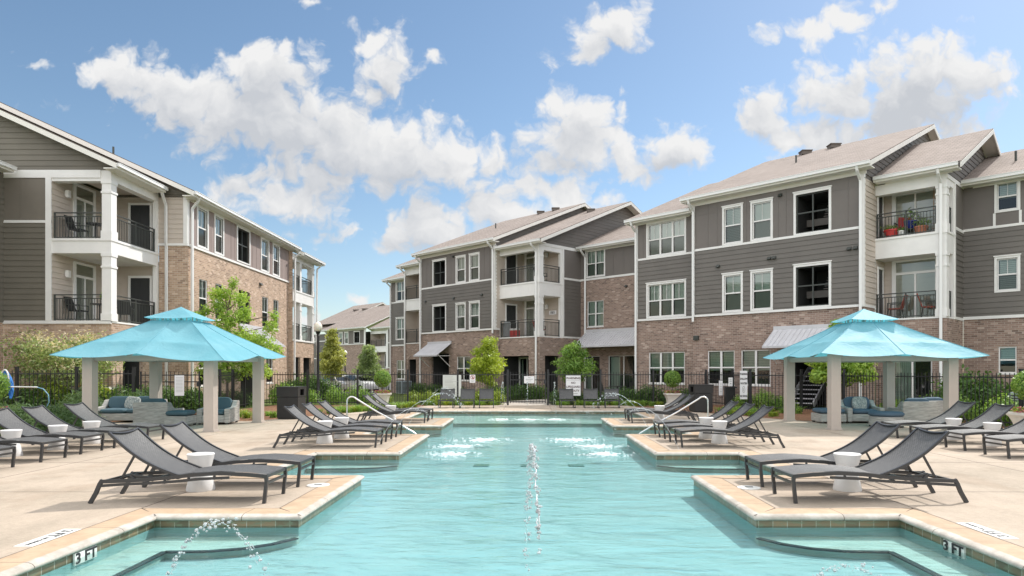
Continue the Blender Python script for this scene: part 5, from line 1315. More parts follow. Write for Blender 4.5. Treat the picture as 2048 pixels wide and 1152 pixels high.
# ---------------------------------------------------------------- pavilions
def canvas_mat():
    m = bpy.data.materials.new('turquoise_canvas'); m.use_nodes = True; t = m.node_tree; t.nodes.clear()
    g = N(t, 'ShaderNodeNewGeometry'); n = N(t, 'ShaderNodeTexNoise'); n.inputs['Scale'].default_value = 1.7; n.inputs['Detail'].default_value = 6; L(t, g.outputs['Position'], n.inputs['Vector'])
    mx0 = N(t, 'ShaderNodeMixRGB'); L(t, smooth(t, n.outputs['Fac'], .3, .7), mx0.inputs[0]); mx0.inputs[1].default_value = (.205, .49, .59, 1); mx0.inputs[2].default_value = (.26, .55, .645, 1)
    d = N(t, 'ShaderNodeBsdfPrincipled'); d.inputs['Roughness'].default_value = .55; d.inputs['Specular IOR Level'].default_value = .15; L(t, mx0.outputs[0], d.inputs['Base Color'])
    bp = N(t, 'ShaderNodeBump'); bp.inputs['Strength'].default_value = .4; bp.inputs['Distance'].default_value = .035
    n2 = N(t, 'ShaderNodeTexNoise'); n2.inputs['Scale'].default_value = 5; n2.inputs['Detail'].default_value = 3; n2.inputs['Distortion'].default_value = 1.2; L(t, g.outputs['Position'], n2.inputs['Vector']); L(t, n2.outputs['Fac'], bp.inputs['Height']); L(t, bp.outputs[0], d.inputs['Normal'])
    tl = N(t, 'ShaderNodeBsdfTranslucent'); tl.inputs[0].default_value = (.12, .52, .60, 1)
    mx = N(t, 'ShaderNodeMixShader'); mx.inputs[0].default_value = .36; L(t, d.outputs[0], mx.inputs[1]); L(t, tl.outputs[0], mx.inputs[2])
    o = N(t, 'ShaderNodeOutputMaterial'); L(t, mx.outputs[0], o.inputs[0]); return m
CANVAS = canvas_mat()
POSTM = pmat('taupe_post', (.47, .41, .36), .6, var=.03, vscale=2)
def pavilion(cx, cy, label, corner_z):
    """square canopy on four fluted posts; corner_z: hem heights at the corners (-x-y, +x-y, +x+y, -x+y)"""
    e = thing('pavilion', label, 'gazebo', (cx, cy, 0)); hp = 1.53; hc = 2.14; hin = .52; zin = 2.90
    for sx, sy in ((-1, -1), (1, -1), (1, 1), (-1, 1)):
        p = MB(); x, y = sx*hp, sy*hp; w = .125
        # fluted square section
        ring = []
        for (ax, ay, bx, by) in ((-1, -1, 1, -1), (1, -1, 1, 1), (1, 1, -1, 1), (-1, 1, -1, -1)):
            nx, ny = (ay if ax == bx else 0, 0) if False else ((0, ay) if ay == by else (ax, 0))
            for k in range(15):
                t = k/15; d = .006 if k % 2 else 0
                if k in (0, 1, 14): d = 0
                ring.append((x+w*(ax+(bx-ax)*t)-nx*d, y+w*(ay+(by-ay)*t)-ny*d))
        p.grid([[(a, b, z) for a, b in ring] for z in (.03, 1.98)], close=True)
        po = p.build('post', POSTM, e)
        q = MB(); q.box(x-.165, x+.165, y-.165, y+.165, 0, .022); q.box(x-.14, x+.14, y-.14, y+.14, .022, .06); q.build('base_plate', POSTM, po, bevel=.004)
    b = MB()
    for s in (-1, 1):
        b.box(-hp+.1, hp-.1, s*hp-.05, s*hp+.05, 1.80, 1.93); b.box(s*hp-.05, s*hp+.05, -hp+.1, hp-.1, 1.801, 1.929)
    for sx, sy in ((-1, -1), (1, -1), (1, 1), (-1, 1)): b.bar((sx*hp, sy*hp, 1.9), (sx*.2, sy*.2, 2.82), .06, .08)
    for sx, sy in ((0, -1), (1, 0), (0, 1), (-1, 0)): b.bar((sx*hp, sy*hp, 1.9), (sx*.2, sy*.2, 2.82), .05, .06)
    for s in (-1, 1): b.bar((-.95, s*.95, 2.38), (.95, s*.95, 2.38), .04, .05); b.bar((s*.95, -.95, 2.38), (s*.95, .95, 2.38), .04, .05)
    b.box(-.25, .25, -.25, .25, 2.78, 2.9); b.tube([(0, 0, 2.85), (0, 0, 3.22)], .03, 8)
    b.build('roof_frame', POSTM, e)
    # canopy cloth: eight panels, ribs at corners and mid sides
    mb = MB(); M = 10; K = 14; corners = [(-1, -1), (1, -1), (1, 1), (-1, 1)]; mid_z = 1.965
    def pt(side, f, r):
        a, c = corners[side], corners[(side+1) % 4]; px, py = a[0]+(c[0]-a[0])*f, a[1]+(c[1]-a[1])*f
        z0, z1 = corner_z[side], corner_z[(side+1) % 4]; g = f*2 if f <= .5 else (1-f)*2
        zh = (z0 if f <= .5 else z1)*(1-g)+mid_z*g
        hemsag = .075*math.sin(math.pi*(f*2 % 1 if f < 1 else 0))
        scal = .035*math.sin(math.pi*(f*2 % 1 if f < 1 else 0))*r            # hem pulled inwards between ribs
        R_ = hin+(hc-hin)*r-scal
        z = zin+(zh-zin)*(r**.93)
        # the cloth hangs between ribs, and is propped by the purlin at about half way
        tt = math.sin(math.pi*(f*2 % 1 if f < 1 else 0))
        z -= tt*(hemsag/.075)*0 + hemsag*r**3 + tt*.075*abs(math.sin(math.pi*min(1, r/.62)))*(1 if r < .62 else 0) + tt*.03*math.sin(math.pi*max(0, (r-.62)/.38))
        z += .035*math.exp(-((r-.62)/.035)**2)*tt
        return (px*R_, py*R_, z)
    for side in range(4):
        rows = [[pt(side, k/(2*M), i/(K*2)) for k in range(2*M+1)] for i in range(K*2+1)]
        mb.grid(rows)
    c = mb.build('canopy', CANVAS, e, weld=True); smooth_angle(c, 38)
    rb = MB()
    for side in range(4):
        for f in (0, .5):
            prev = None; pts = [Vector(pt(side, f, i/12))+Vector((0, 0, .004)) for i in range(13)]; rb.tube(pts, .007, 6)
    rb.build('seam', CANVAS, c)
    vent = MB(); hv = .66
    def vp(side, f, r):
        a, cc = corners[side], corners[(side+1) % 4]; px, py = a[0]+(cc[0]-a[0])*f, a[1]+(cc[1]-a[1])*f
        return (px*hv*r, py*hv*r, 3.31-.34*r**.9-.03*math.sin(math.pi*f)*r*r*1.0)
    for side in range(4): vent.grid([[vp(side, k/8, i/8) for k in range(9)] for i in range(9)])
    v = vent.build('vent_cap', CANVAS, c, weld=True); smooth_angle(v, 30)
    vs = MB()
    for side in range(4):
        for f in (.1, .3, .5, .7, .9):
            a = pt(side, f, 0); d = vp(side, f, .8); vs.bar(a, d, .02, .02)
    vs.build('vent_strut', POSTM, c)
    return e
pavilion(-9.56, 18.84, 'turquoise canopy pavilion on four taupe posts at the left, over grey wicker seats', (1.93, 1.80, 1.97, 1.97))
pavilion(9.57, 19.43, 'turquoise canopy pavilion on four taupe posts at the right, before the stair opening', (2.0, 1.93, 1.97, 1.95))

# ---------------------------------------------------------------- wicker furniture
def wicker_mat():
    m, t, b = mat_base('grey_wicker'); b.inputs['Roughness'].default_value = .6
    tc = N(t, 'ShaderNodeTexCoord'); P = tc.outputs['Object']
    w = N(t, 'ShaderNodeTexWave'); w.wave_type = 'BANDS'; w.bands_direction = 'Z'; w.inputs['Scale'].default_value = 9; w.inputs['Distortion'].default_value = .4; L(t, P, w.inputs['Vector'])
    n = N(t, 'ShaderNodeTexNoise'); n.inputs['Scale'].default_value = 22; n.inputs['Detail'].default_value = 5; L(t, vmath(t, 'MULTIPLY', P, (.25, .25, 3)), n.inputs['Vector'])
    mx = N(t, 'ShaderNodeMixRGB'); L(t, smooth(t, n.outputs['Fac'], .3, .7), mx.inputs[0]); mx.inputs[1].default_value = (.30, .285, .26, 1); mx.inputs[2].default_value = (.52, .50, .465, 1)
    L(t, mx.outputs[0], b.inputs['Base Color']); bp = N(t, 'ShaderNodeBump'); bp.inputs['Strength'].default_value = .7; bp.inputs['Distance'].default_value = .008; L(t, w.outputs['Fac'], bp.inputs['Height']); L(t, bp.outputs[0], b.inputs['Normal']); return m
WICKER = wicker_mat()
CUSH = pmat('slate_blue_cushion', (.06, .11, .135), .85, var=.06, vscale=6, bump=.2, bscale=120)
CUSHB = pmat('denim_blue_cushion', (.075, .12, .165), .85, var=.06, vscale=6, bump=.2, bscale=120)
PILLOW = noisy('patterned_pillow', [(.42, (.42, .42, .38)), (.5, (.16, .19, .20)), (.58, (.5, .5, .46))], 16, detail=2, rough=.9)
def armchair(x, y, rz, label, w=.98, d=.95, seats=1, cush=CUSH, pillow=False, hb=.66):
    """wicker seat, front towards local -y"""
    e = thing('wicker_armchair' if seats == 1 else 'wicker_sofa', label, 'armchair' if seats == 1 else 'sofa', (x, y, 0), rz, 'grey wicker seats under the pavilions')
    h = w/2; f = MB(); a = .14
    f.box(-h+a, h-a, -d/2+.02, d/2-.12, .06, .27)
    f.box(-h, h, d/2-.13, d/2, .05, hb)                                   # back
    fr = f.build('frame', WICKER, e, bevel=.012)
    for s in (-1, 1):      # arms sweep up to the back
        m = MB(); x0, x1 = (s*h-a*(s > 0), s*h+a*(s < 0)) if True else 0
        pr = [(-d/2, .05), (d/2-.13, .05), (d/2-.13, hb), (d/2-.2, hb-.01), (d/2-.34, .50), (d/2-.42, .47), (-d/2, .45)]
        m.poly([(x0, p, z) for p, z in pr]); m.poly([(x1, p, z) for p, z in pr][::-1])
        for (p, z), (q, u) in zip(pr, pr[1:]+pr[:1]): m.poly([(x0, p, z), (x0, q, u), (x1, q, u), (x1, p, z)][::-1])
        m.build('arm', WICKER, e, bevel=.012)
        for yy in (-d/2+.06, d/2-.07):
            l = MB(); l.box(s*(h-.07)-.03, s*(h-.07)+.03, yy-.03, yy+.03, 0, .05); l.build('foot', RAIL, e)
    wi = (w-2*a)/seats
    for k in range(seats):
        cx = -h+a+wi*(k+.5)
        c = MB(); puffy(c, (cx, -.06, .34), (wi-.01, d-.17, .15)); smooth_angle(c.build('seat_cushion', cush, e), 60)
        M = Matrix.Translation((cx, d/2-.23, .56)) @ Matrix.Rotation(R(-14), 4, 'X')
        c = MB(); puffy(c, None, (wi-.02, .17, .40), M=M); smooth_angle(c.build('back_cushion', cush, e), 60)
    if pillow:
        M = Matrix.Translation((.02, d/2-.40, .56)) @ Matrix.Rotation(R(-22), 4, 'X') @ Matrix.Rotation(R(6), 4, 'Y')
        c = MB(); puffy(c, None, (.42, .13, .40), M=M); p = smooth_angle(c.build('pillow', PILLOW, e), 60)
    return e
def ottoman(x, y, label, w=.78, cush=CUSH, rnd=False):
    e = thing('ottoman', label, 'ottoman', (x, y, 0), 0); f = MB()
    if rnd: f.lathe([(0, .03), (w/2-.04, .03), (w/2, .06), (w/2, .28), (w/2-.03, .30), (0, .30)], 32); smooth_angle(f.build('base', WICKER, e), 40)
    else: f.box(-w/2, w/2, -w/2, w/2, .05, .28); f.build('base', WICKER, e, bevel=.012)
    c = MB()
    if rnd: c.lathe([(0, .302), (w/2-.02, .305), (w/2+.02, .34), (w/2+.02, .38), (w/2-.03, .42), (0, .435)], 32)
    else: puffy(c, (0, 0, .36), (w, w, .15))
    smooth_angle(c.build('cushion', cush, e), 60)
    for sx in (-1, 1):
        for sy in (-1, 1):
            k = .33 if rnd else .42; l = MB(); l.box(sx*w*k-.03, sx*w*k+.03, sy*w*k-.03, sy*w*k+.03, 0, .05); l.build('foot', RAIL, e)
    return e
PI = math.pi
armchair(-10.56, 19.58, PI, 'grey wicker armchair with its back to the camera under the left pavilion')
armchair(-9.05, 20.0, R(6), 'grey wicker armchair with slate cushions facing the camera under the left pavilion', w=.9)
armchair(-12.05, 20.75, R(8), 'grey wicker sofa with teal cushions behind the left front pavilion post', w=1.75, seats=2, pillow=True)
ottoman(-9.75, 19.2, 'slate topped wicker ottoman beside the left pavilion armchair', .62)
armchair(9.95, 20.45, R(-4), 'grey wicker armchair with patterned pillow facing the camera under the right pavilion', w=1.05, cush=CUSHB, pillow=True)
armchair(10.99+.25, 19.95, PI-R(3), 'grey wicker armchair with its back to the camera under the right pavilion', cush=CUSHB)
armchair(12.0, 20.55, PI+R(8), 'grey wicker armchair farthest right under the right pavilion, partly behind a post', cush=CUSHB)
ottoman(8.95, 20.3, 'square denim blue ottoman left of the patterned pillow armchair', .74, CUSHB)
ottoman(9.85, 18.75, 'round denim blue ottoman in the middle of the right pavilion', .86, CUSHB, True)

# ---------------------------------------------------------------- bins, handrails, planters, lamps
BIN = pmat('dark_bin_panel', (.022, .020, .020), .55, var=.1, vscale=3)
def bin_(x, y, rz, label):
    e = thing('litter_bin', label, 'litter bin', (x, y, 0), rz); b = MB(); w = .34
    b.box(-w, w, -w, w, .03, .70); b.box(-w+.02, w-.02, -w+.02, w-.02, 0, .03); b.build('body', BIN, e, bevel=.006)
    h = MB(); t = .03
    h.box(-w-.01, w+.01, -w-.01, -w+t, .712, 1.0); h.box(-w-.01, w+.01, w-t, w+.01, .712, 1.0)
    for s in (-1, 1):                                   # sides with a square opening each
        x0, x1 = (w-t, w+.01) if s > 0 else (-w-.01, -w+t)
        h.box(x0, x1, -w+t, -.16, .712, 1.0); h.box(x0, x1, .16, w-t, .712, 1.0); h.box(x0, x1, -.16, .16, .712, .75); h.box(x0, x1, -.16, .16, .95, 1.0)
    h.box(-w-.02, w+.02, -w-.02, w+.02, 1.0, 1.03); hd = h.build('hood', BIN, e)
    k = MB(); k.box(-w+t+.002, w-t-.002, -w+t+.002, w-t-.002, .715, .72); k.build('liner', BLACK, hd); return e
bin_(-7.62, 22.05, R(-3), 'dark square litter bin beside the left pavilion')
bin_(6.5, 25.6, R(5), 'dark square litter bin behind the right handrail, before the gate')
STEEL = pmat('brushed_steel', (.66, .66, .66), .28, metal=1)
def handrail(sx, label):
    e = thing('pool_handrail', label, 'handrail', (sx*4.76, 18.0, 0)); pts = [(0, 0, 0), (0, 0, .3), (0, 0, .66)]
    for k in range(1, 9): a = math.pi*(1-k/8*.80); pts.append((-sx*(.13+.13*math.cos(a)), 0, .74+.12*math.sin(a)))
    pts += [(-sx*.8, 0, .46), (-sx*1.3, 0, .19), (-sx*1.79, 0, -.10), (-sx*1.95, 0, -.30)]
    b = MB(); b.tube(pts, .020, 12); smooth_angle(b.build('tube', STEEL, e), 60)
    f = MB(); f.lathe([(0, 0), (.055, 0), (.055, .012), (.026, .03), (0, .03)], 16); smooth_angle(f.build('escutcheon', STEEL, e), 30); return e
handrail(-1, 'stainless steel handrail arching into the left pool inlet'); handrail(1, 'stainless steel handrail arching into the right pool inlet')
POT = pmat('white_stone_planter', (.66, .63, .57), .7, var=.06, vscale=5)
LAMPG = None
def lamp_mat():
    m, t, b = mat_base('opal_globe'); b.inputs['Base Color'].default_value = (.80, .76, .66, 1); b.inputs['Roughness'].default_value = .35; b.inputs['Subsurface Weight'].default_value = .2; return m
LAMPG = lamp_mat()
def lamp(x, y, z0, label, h=3.75):
    e = thing('street_lamp', label, 'street lamp', (x, y, z0), 0, 'globe lamps along the drive')
    p = MB(); p.lathe([(0, 0), (.20, 0), (.20, .06), (.15, .12), (.12, .5), (.085, .62), (.075, 1.2), (.07, h-.25), (.10, h-.22), (.07, h-.17), (.12, h-.05), (.15, h), (0, h)], 20); smooth_angle(p.build('pole', BLACK, e), 30)
    g = MB(); g.lathe([(.10, h), (.18, h+.08), (.225, h+.22), (.21, h+.34), (.14, h+.46), (.06, h+.52), (.0, h+.54)], 20); smooth_angle(g.build('globe', LAMPG, e), 60)
    return e
lamp(-11.35, 37.0, -.09, 'black street lamp with pale globe beside the left building corner'); lamp(-18.7, 70.0, -.65, 'farther black street lamp with pale globe between two small trees')

# ---------------------------------------------------------------- fence, gates, signs
def fence_run(pts, label, zb=0.0, step=1.83, gap=.122, h=1.36, parent=None):
    a0 = pts[0]; e = thing('metal_fence', label, 'fence', (a0[0], a0[1], zb))
    pk = MB(); posts = []; O = Vector((a0[0], a0[1], zb))
    for A, Bp in zip(pts, pts[1:]):
        A = Vector((A[0], A[1], 0))-Vector((a0[0], a0[1], 0)); Bp = Vector((Bp[0], Bp[1], 0))-Vector((a0[0], a0[1], 0)); d = Bp-A; ln = d.length; d.normalize()
        n = max(1, round(ln/step))
        posts += [A+d*ln*k/n for k in range(n+1)]
        for z in (.09, h, ): pk.bar(A+Vector((0, 0, z)), Bp+Vector((0, 0, z)), .028, .035)
        m = max(1, int(ln/gap))
        for k in range(m):
            p = A+d*(ln*(k+.5)/m); top = 1.49 if h < 1.4 else h+.13
            pk.bar(p+Vector((0, 0, .02)), p+Vector((0, 0, top-.02)), .017, .017)
            pk.bar(p+Vector((0, 0, top-.02)), p+Vector((0, 0, top)), .009, .009)
    pk.build('picket_panel', BLACK, e)
    seen = []
    for p in posts:
        if any((p-q).length < .2 for q in seen): continue
        seen.append(p); b = MB(); w = .042; b.box(p.x-w, p.x+w, p.y-w, p.y+w, -.05, 1.56); b.box(p.x-w-.008, p.x+w+.008, p.y-w-.008, p.y+w+.008, 1.56, 1.60); b.build('post', BLACK, e)
    return e
def gate(A, Bp, label, zb=0.0):
    A = Vector((A[0], A[1], 0)); Bp = Vector((Bp[0], Bp[1], 0)); e = thing('metal_gate', label, 'gate', (A.x, A.y, zb)); d = (Bp-A); ln = d.length; d.normalize(); f = MB(); Z = Vector((0, 0, 1))
    a = d*.07; b = d*(ln-.07)
    for p in (a, b): f.bar(p+Z*.05, p+Z*1.49, .04, .04)
    for z in (.12, 1.12, 1.36): f.bar(a+Z*z, b+Z*z, .03, .035)
    f.build('gate_frame', BLACK, e); k = MB(); n = int((ln-.2)/.122)
    for i in range(1, n): p = a+(b-a)*i/n; k.bar(p+Z*.05, p+Z*1.48, .017, .017)
    k.build('picket_panel', BLACK, e)
    l = MB(); p = b-d*.02; l.box(p.x-.06, p.x+.06, p.y-.05, p.y+.05, .95, 1.1); l.build('latch', BLACK, e); return e
fence_run([(-22, 21.3), (-13.6, 23.6)], 'black picket fence behind the left outer loungers', zb=.08)
gate((-13.5, 23.7), (-11.7, 24.5), 'black metal gate behind the left pavilion with a notice', zb=.03)
fence_run([(-11.6, 24.55), (-12.5, 31.3)], 'black picket fence running away behind the left litter bin')
fence_run([(-12.4, 31.35), (-.9, 31.35)], 'black picket fence left of the middle gate, before the parked car', step=2.3)
gate((-.86, 31.35), (.89, 31.35), 'black metal gate in the middle of the far fence, closing the path')
fence_run([(.94, 31.35), (8.2, 31.35)], 'black picket fence right of the middle gate, behind the lifeguard warning sign', step=2.4)
gate((8.25, 31.3), (8.72, 29.2), 'black metal gate left of the shallow water sign, with a narrow notice')
fence_run([(8.75, 29.1), (8.8, 27.0), (10.6, 26.4), (13.6, 18.8), (15.4, 12)], 'black picket fence behind the right pavilion, running towards the camera')
SB = pmat('sign_border', (.25, .25, .26), .6)
def sign(x, y, z, w, h, label, mat=SIGNW, rz=0, tilt=0):
    e = thing('sign', label, 'sign', (x, y, z), rz); b = MB(); b.box(-w/2, w/2, 0, .012, -h/2, h/2); b.build('panel', mat, e); return e
def text_on(e, txt, size, x, z, mat=TXT, bold=.0, ws=1.0):
    place_text(txt, size, e, mat, basis((x, -.0022, z), (1, 0, 0), (0, 0, 1)), bold=bold, wscale=ws)
def lines_on(e, rows, mat=SB, name='small_print'):
    b = MB()
    for x0, x1, z, t in rows: b.box(x0, x1, -.003, .001, z-t/2, z+t/2)
    b.build(name, mat, e)
FY = 31.31
s1 = sign(2.10, FY, .86, .685, .94, 'white WARNING NO LIFEGUARD ON DUTY sign on the far fence')
BRN = pmat('brown_lettering', (.09, .05, .05), .6)
text_on(s1, 'WARNING', .135, 0, .335, BRN, .004, 1.0); lines_on(s1, [(-.31, .31, .235, .008)])
for t, z in (('NO', .12), ('LIFEGUARD', -.06), ('ON DUTY', -.24)): text_on(s1, t, .128, 0, z, BRN, .004, .98)
lines_on(s1, [(-.2, .2, -.37, .02)])
lines_on(s1, [(-.342, .342, .465, .008), (-.342, .342, -.465, .008), (-.342, -.334, 0, .94), (.334, .342, 0, .94)], name='border_line')
s2 = sign(-3.46, FY, .85, .84, .99, 'large pale grey pool rules board of fine print on the far fence', SIGNG)
rr = []; z = .42
random.seed(3)
while z > -.44:
    rr.append((-.34, -.34+random.uniform(.3, .66), z, .012)); z -= random.choice((.036, .036, .06))
PRT = pmat('grey_small_print', (.40, .41, .39), .7); lines_on(s2, rr, PRT)
s3 = sign(-2.52, FY, 1.17, .255, .37, 'small white sign with a red no-glass ring on the far fence')
REDM = pmat('sign_red', (.42, .03, .04), .5)
b = MB(); n = 28
for k in range(n):
    a0, a1 = 2*math.pi*k/n, 2*math.pi*(k+1)/n; b.poly([(.095*math.cos(a), -.003, .07+.095*math.sin(a)) for a in (a0, a1)]+[(.075*math.cos(a), -.003, .07+.075*math.sin(a)) for a in (a1, a0)])
b.bar((-.058, -.004, .128), (.058, -.004, .012), .004, .018); b.build('prohibition_ring', REDM, s3)
b = MB(); b.box(-.018, .018, -.0025, .001, .01, .085); b.box(-.009, .009, -.0025, .001, .085, .125); b.box(.025, .055, -.0025, .001, .01, .06); b.build('bottle_pictogram', BRN, s3); lines_on(s3, [(-.08, .08, -.09, .018), (-.06, .06, -.13, .014)], PRT)
s4 = sign(.08, 31.30, 1.13, .47, .33, 'white notice with small print on the middle gate'); lines_on(s4, [(-.06, .06, .10, .02), (-.16, .16, .02, .026), (-.16, .1, -.03, .012), (-.05, .06, -.1, .018)], PRT)
s5 = sign(8.52, 26.9, .98, .29, 1.12, 'tall white WARNING SHALLOW WATER NO DIVING sign by the right gate')
for t, z in (('WARNING', .43), ('SHALLOW', .24), ('WATER', .06), ('NO DIVING', -.44)): text_on(s5, t, .105, 0, z, TXT, .004, (.56, .56, .72, .5)[(.43, .24, .06, -.44).index(z)])
b = MB(); n = 24
for k in range(n):
    a0, a1 = 2*math.pi*k/n, 2*math.pi*(k+1)/n; b.poly([(.055*math.cos(a), -.003, -.18+.13*math.sin(a)) for a in (a0, a1)]+[(.046*math.cos(a), -.003, -.18+.118*math.sin(a)) for a in (a1, a0)])
b.box(-.006, .006, -.003, .001, -.26, -.12); b.build('diver_pictogram', TXT, s5)
s6 = sign(8.1, 28.6, .82, .155, .62, 'narrow white notice beside the black call box by the right gate'); lines_on(s6, [(-.05, .05, .2-.07*k, .015) for k in range(6)], PRT)
s7 = sign(8.42, 28.3, 1.08, .17, .36, 'small white notice above the black call box by the right gate'); lines_on(s7, [(-.04, .04, .1, .02), (-.05, .05, .03, .03), (-.03, .03, -.07, .04)], PRT)
cb = thing('call_box', 'black call box cabinet by the right gate, under a small white notice', 'call box', (8.42, 28.42, 0)); b = MB(); b.box(-.2, .2, -.08, .1, .02, .82); b.build('cabinet', BLACK, cb, bevel=.008); b = MB(); b.box(-.25, .25, -.14, .12, .822, .87); b.build('lid', BLACK, cb); b = MB(); b.box(.14, .16, -.1, -.081, .4, .5); b.build('handle', STEEL, cb)
s8 = sign(-12.3, 24.12, 1.02, .30, .72, 'white notice sheet on the gate behind the left pavilion', rz=R(24)); lines_on(s8, [(-.11, .11, .28-.05*k, .012) for k in range(11)], PRT)
# ================================================================ PLANTS
def leaf_mesh(name, pts, nrm, size, mats, seed=0, aspect=.5, fold=.25, jitter=.5, rnd=None, matidx=None):
    """a small folded leaf (two triangles pairs as one kite) at every point"""
    rs = np.random.RandomState(seed); n = len(pts); size = np.asarray(size)*np.ones(n)*rs.uniform(.7, 1.3, n)
    d = nrm+rs.normal(0, jitter, (n, 3)); d /= np.linalg.norm(d, axis=1, keepdims=True)+1e-9
    t = rs.normal(0, 1, (n, 3)); t -= d*(t*d).sum(1, keepdims=True); t /= np.linalg.norm(t, axis=1, keepdims=True)+1e-9
    b = np.cross(d, t); L_ = size[:, None]; W = L_*aspect
    V = np.empty((n, 4, 3)); V[:, 0] = pts-t*L_*.5; V[:, 1] = pts+b*W*.5+d*L_*fold*.4; V[:, 2] = pts+t*L_*.5; V[:, 3] = pts-b*W*.5+d*L_*fold*.4
    me = bpy.data.meshes.new(name); me.vertices.add(n*4); me.vertices.foreach_set('co', V.reshape(-1)); me.loops.add(n*4); me.loops.foreach_set('vertex_index', np.arange(n*4, dtype=np.int32))
    me.polygons.add(n); me.polygons.foreach_set('loop_start', np.arange(0, n*4, 4, dtype=np.int32)); me.polygons.foreach_set('loop_total', np.full(n, 4, dtype=np.int32))
    for m in (mats if isinstance(mats, list) else [mats]): me.materials.append(m)
    if matidx is not None: me.polygons.foreach_set('material_index', matidx.astype(np.int32))
    at = me.attributes.new('rnd', 'FLOAT', 'FACE'); r = rs.uniform(0, 1, n) if rnd is None else np.clip(rnd+rs.normal(0, .16, n), 0, 1); at.data.foreach_set('value', r.astype(np.float32))
    me.update(calc_edges=True); return me
def blob_points(blobs, n, seed, shell=.55, squash=1):
    """points in a union of ellipsoids, denser towards their skins; each clump has its own tone"""
    rs = np.random.RandomState(seed); vol = np.array([b[3]*b[4]*b[5] for b in blobs])**.67; cnt = np.maximum(3, (n*vol/vol.sum()).astype(int)); P, Nn, T = [], [], []
    for (x, y, z, a, b, c), k in zip(blobs, cnt):
        v = rs.normal(0, 1, (k, 3)); v /= np.linalg.norm(v, axis=1, keepdims=True); r = shell+(1-shell)*rs.uniform(0, 1, (k, 1))**.6
        r *= (1+.16*np.abs(rs.normal(0, 1, (k, 1))))*(1+.18*np.sin(v[:, :1]*9+seed)*np.cos(v[:, 2:3]*7))
        P.append(np.array([x, y, z])+v*r*np.array([a, b, c])); Nn.append(v+np.array([0, 0, .5])); T.append(np.full(k, rs.uniform(.25, .75)))
    return np.vstack(P), np.vstack(Nn), np.concatenate(T)
def limb(mb, a, b, r0, r1, bend=.1, rs=random):
    a = Vector(a); b = Vector(b); m = (a+b)/2+Vector((rs.uniform(-1, 1), rs.uniform(-1, 1), rs.uniform(0, .6)))*bend*(b-a).length
    mb.tube([a, a*.5+m*.5+(m-(a+b)/2)*.3, m*.5+b*.5+(m-(a+b)/2)*.3, b], [r0, r0*.75+r1*.25, r0*.35+r1*.65, r1], 7)
def tree(name, label, cat, loc, trunk_h, trunk_r, blobs, nleaf, lsize, mat, seed, group=None, multi=1, aspect=.45, jitter=.6, shell=.3, extra=None):
    e = thing(name, label, cat, loc, 0, group); rs = random.Random(seed); t = MB()
    for q in range(multi):
        b0 = Vector((rs.uniform(-.25, .25), rs.uniform(-.2, .2), 0)) if multi > 1 else Vector((0, 0, 0)); tip = Vector((b0.x*2.2, b0.y*2, trunk_h))
        t.tube([b0, b0*.9+tip*.1, b0*.5+tip*.5+Vector((rs.uniform(-.06, .06), rs.uniform(-.06, .06), 0)), tip], [trunk_r*1.25, trunk_r, trunk_r*.8, trunk_r*.5], 9)
        for (x, y, z, a, b, c) in blobs[q::multi]:
            z0 = min(trunk_h*.98, max(trunk_h*.35, z-c*1.4)); f = z0/trunk_h; limb(t, b0*(1-f)+tip*f, (x, y, z), trunk_r*.5, trunk_r*.12, .12, rs)
            for _ in range(3): limb(t, (x, y, z-c*.3), (x+rs.uniform(-a, a)*.8, y+rs.uniform(-b, b)*.8, z+rs.uniform(-.2, 1)*c*.8), trunk_r*.16, trunk_r*.05, .12, rs)
    smooth_angle(t.build('trunk', BARK, e), 60)
    P, Nn, T = blob_points(blobs, nleaf, seed, shell)
    mats = mat if isinstance(mat, list) else [mat]; mi = None
    if extra:                                     # flower tufts at the upper rim
        top = (Nn[:, 2] > .9) & (np.random.RandomState(seed).uniform(0, 1, len(P)) < extra); mi = top.astype(int)
    link('crown', leaf_mesh('crown', P, Nn, lsize, mats, seed, aspect, jitter=jitter, rnd=T, matidx=mi), e); return e
def blobs_round(R_, H0, H1, n, seed, rx=1, taper=None, br=.45):
    rs = random.Random(seed); out = []
    for i in range(n):
        f = (i+.5)/n; z = H0+(H1-H0)*f; prof = taper(f) if taper else math.sin(math.pi*(.12+.8*f)); a = i*2.4+rs.uniform(-.4, .4); r = R_*prof*rs.uniform(.35, .75)
        k = R_*br*rs.uniform(.75, 1.25)*(.45+.55*prof); out.append((math.cos(a)*r*rx, math.sin(a)*r, z+rs.uniform(-.1, .1), k*1.15*rx, k*1.1, k*rs.uniform(.6, .85)))
    return out
# young trees between fence and building
tree('small_tree', 'bright yellow-green young tree left of the middle gate', 'tree', (-2.05, 35.2, -.09), 2.4, .05, blobs_round(.95, 1.0, 3.15, 17, 4, br=.42), 5200, .14, LEAF_YEL, 4, jitter=.8)
tree('small_tree', 'rounded mid green young tree right of the middle gate', 'tree', (2.4, 35.0, -.09), 2.3, .05, blobs_round(1.0, 1.0, 2.95, 17, 9, br=.44), 5600, .13, LEAF_MID, 9, jitter=.8)
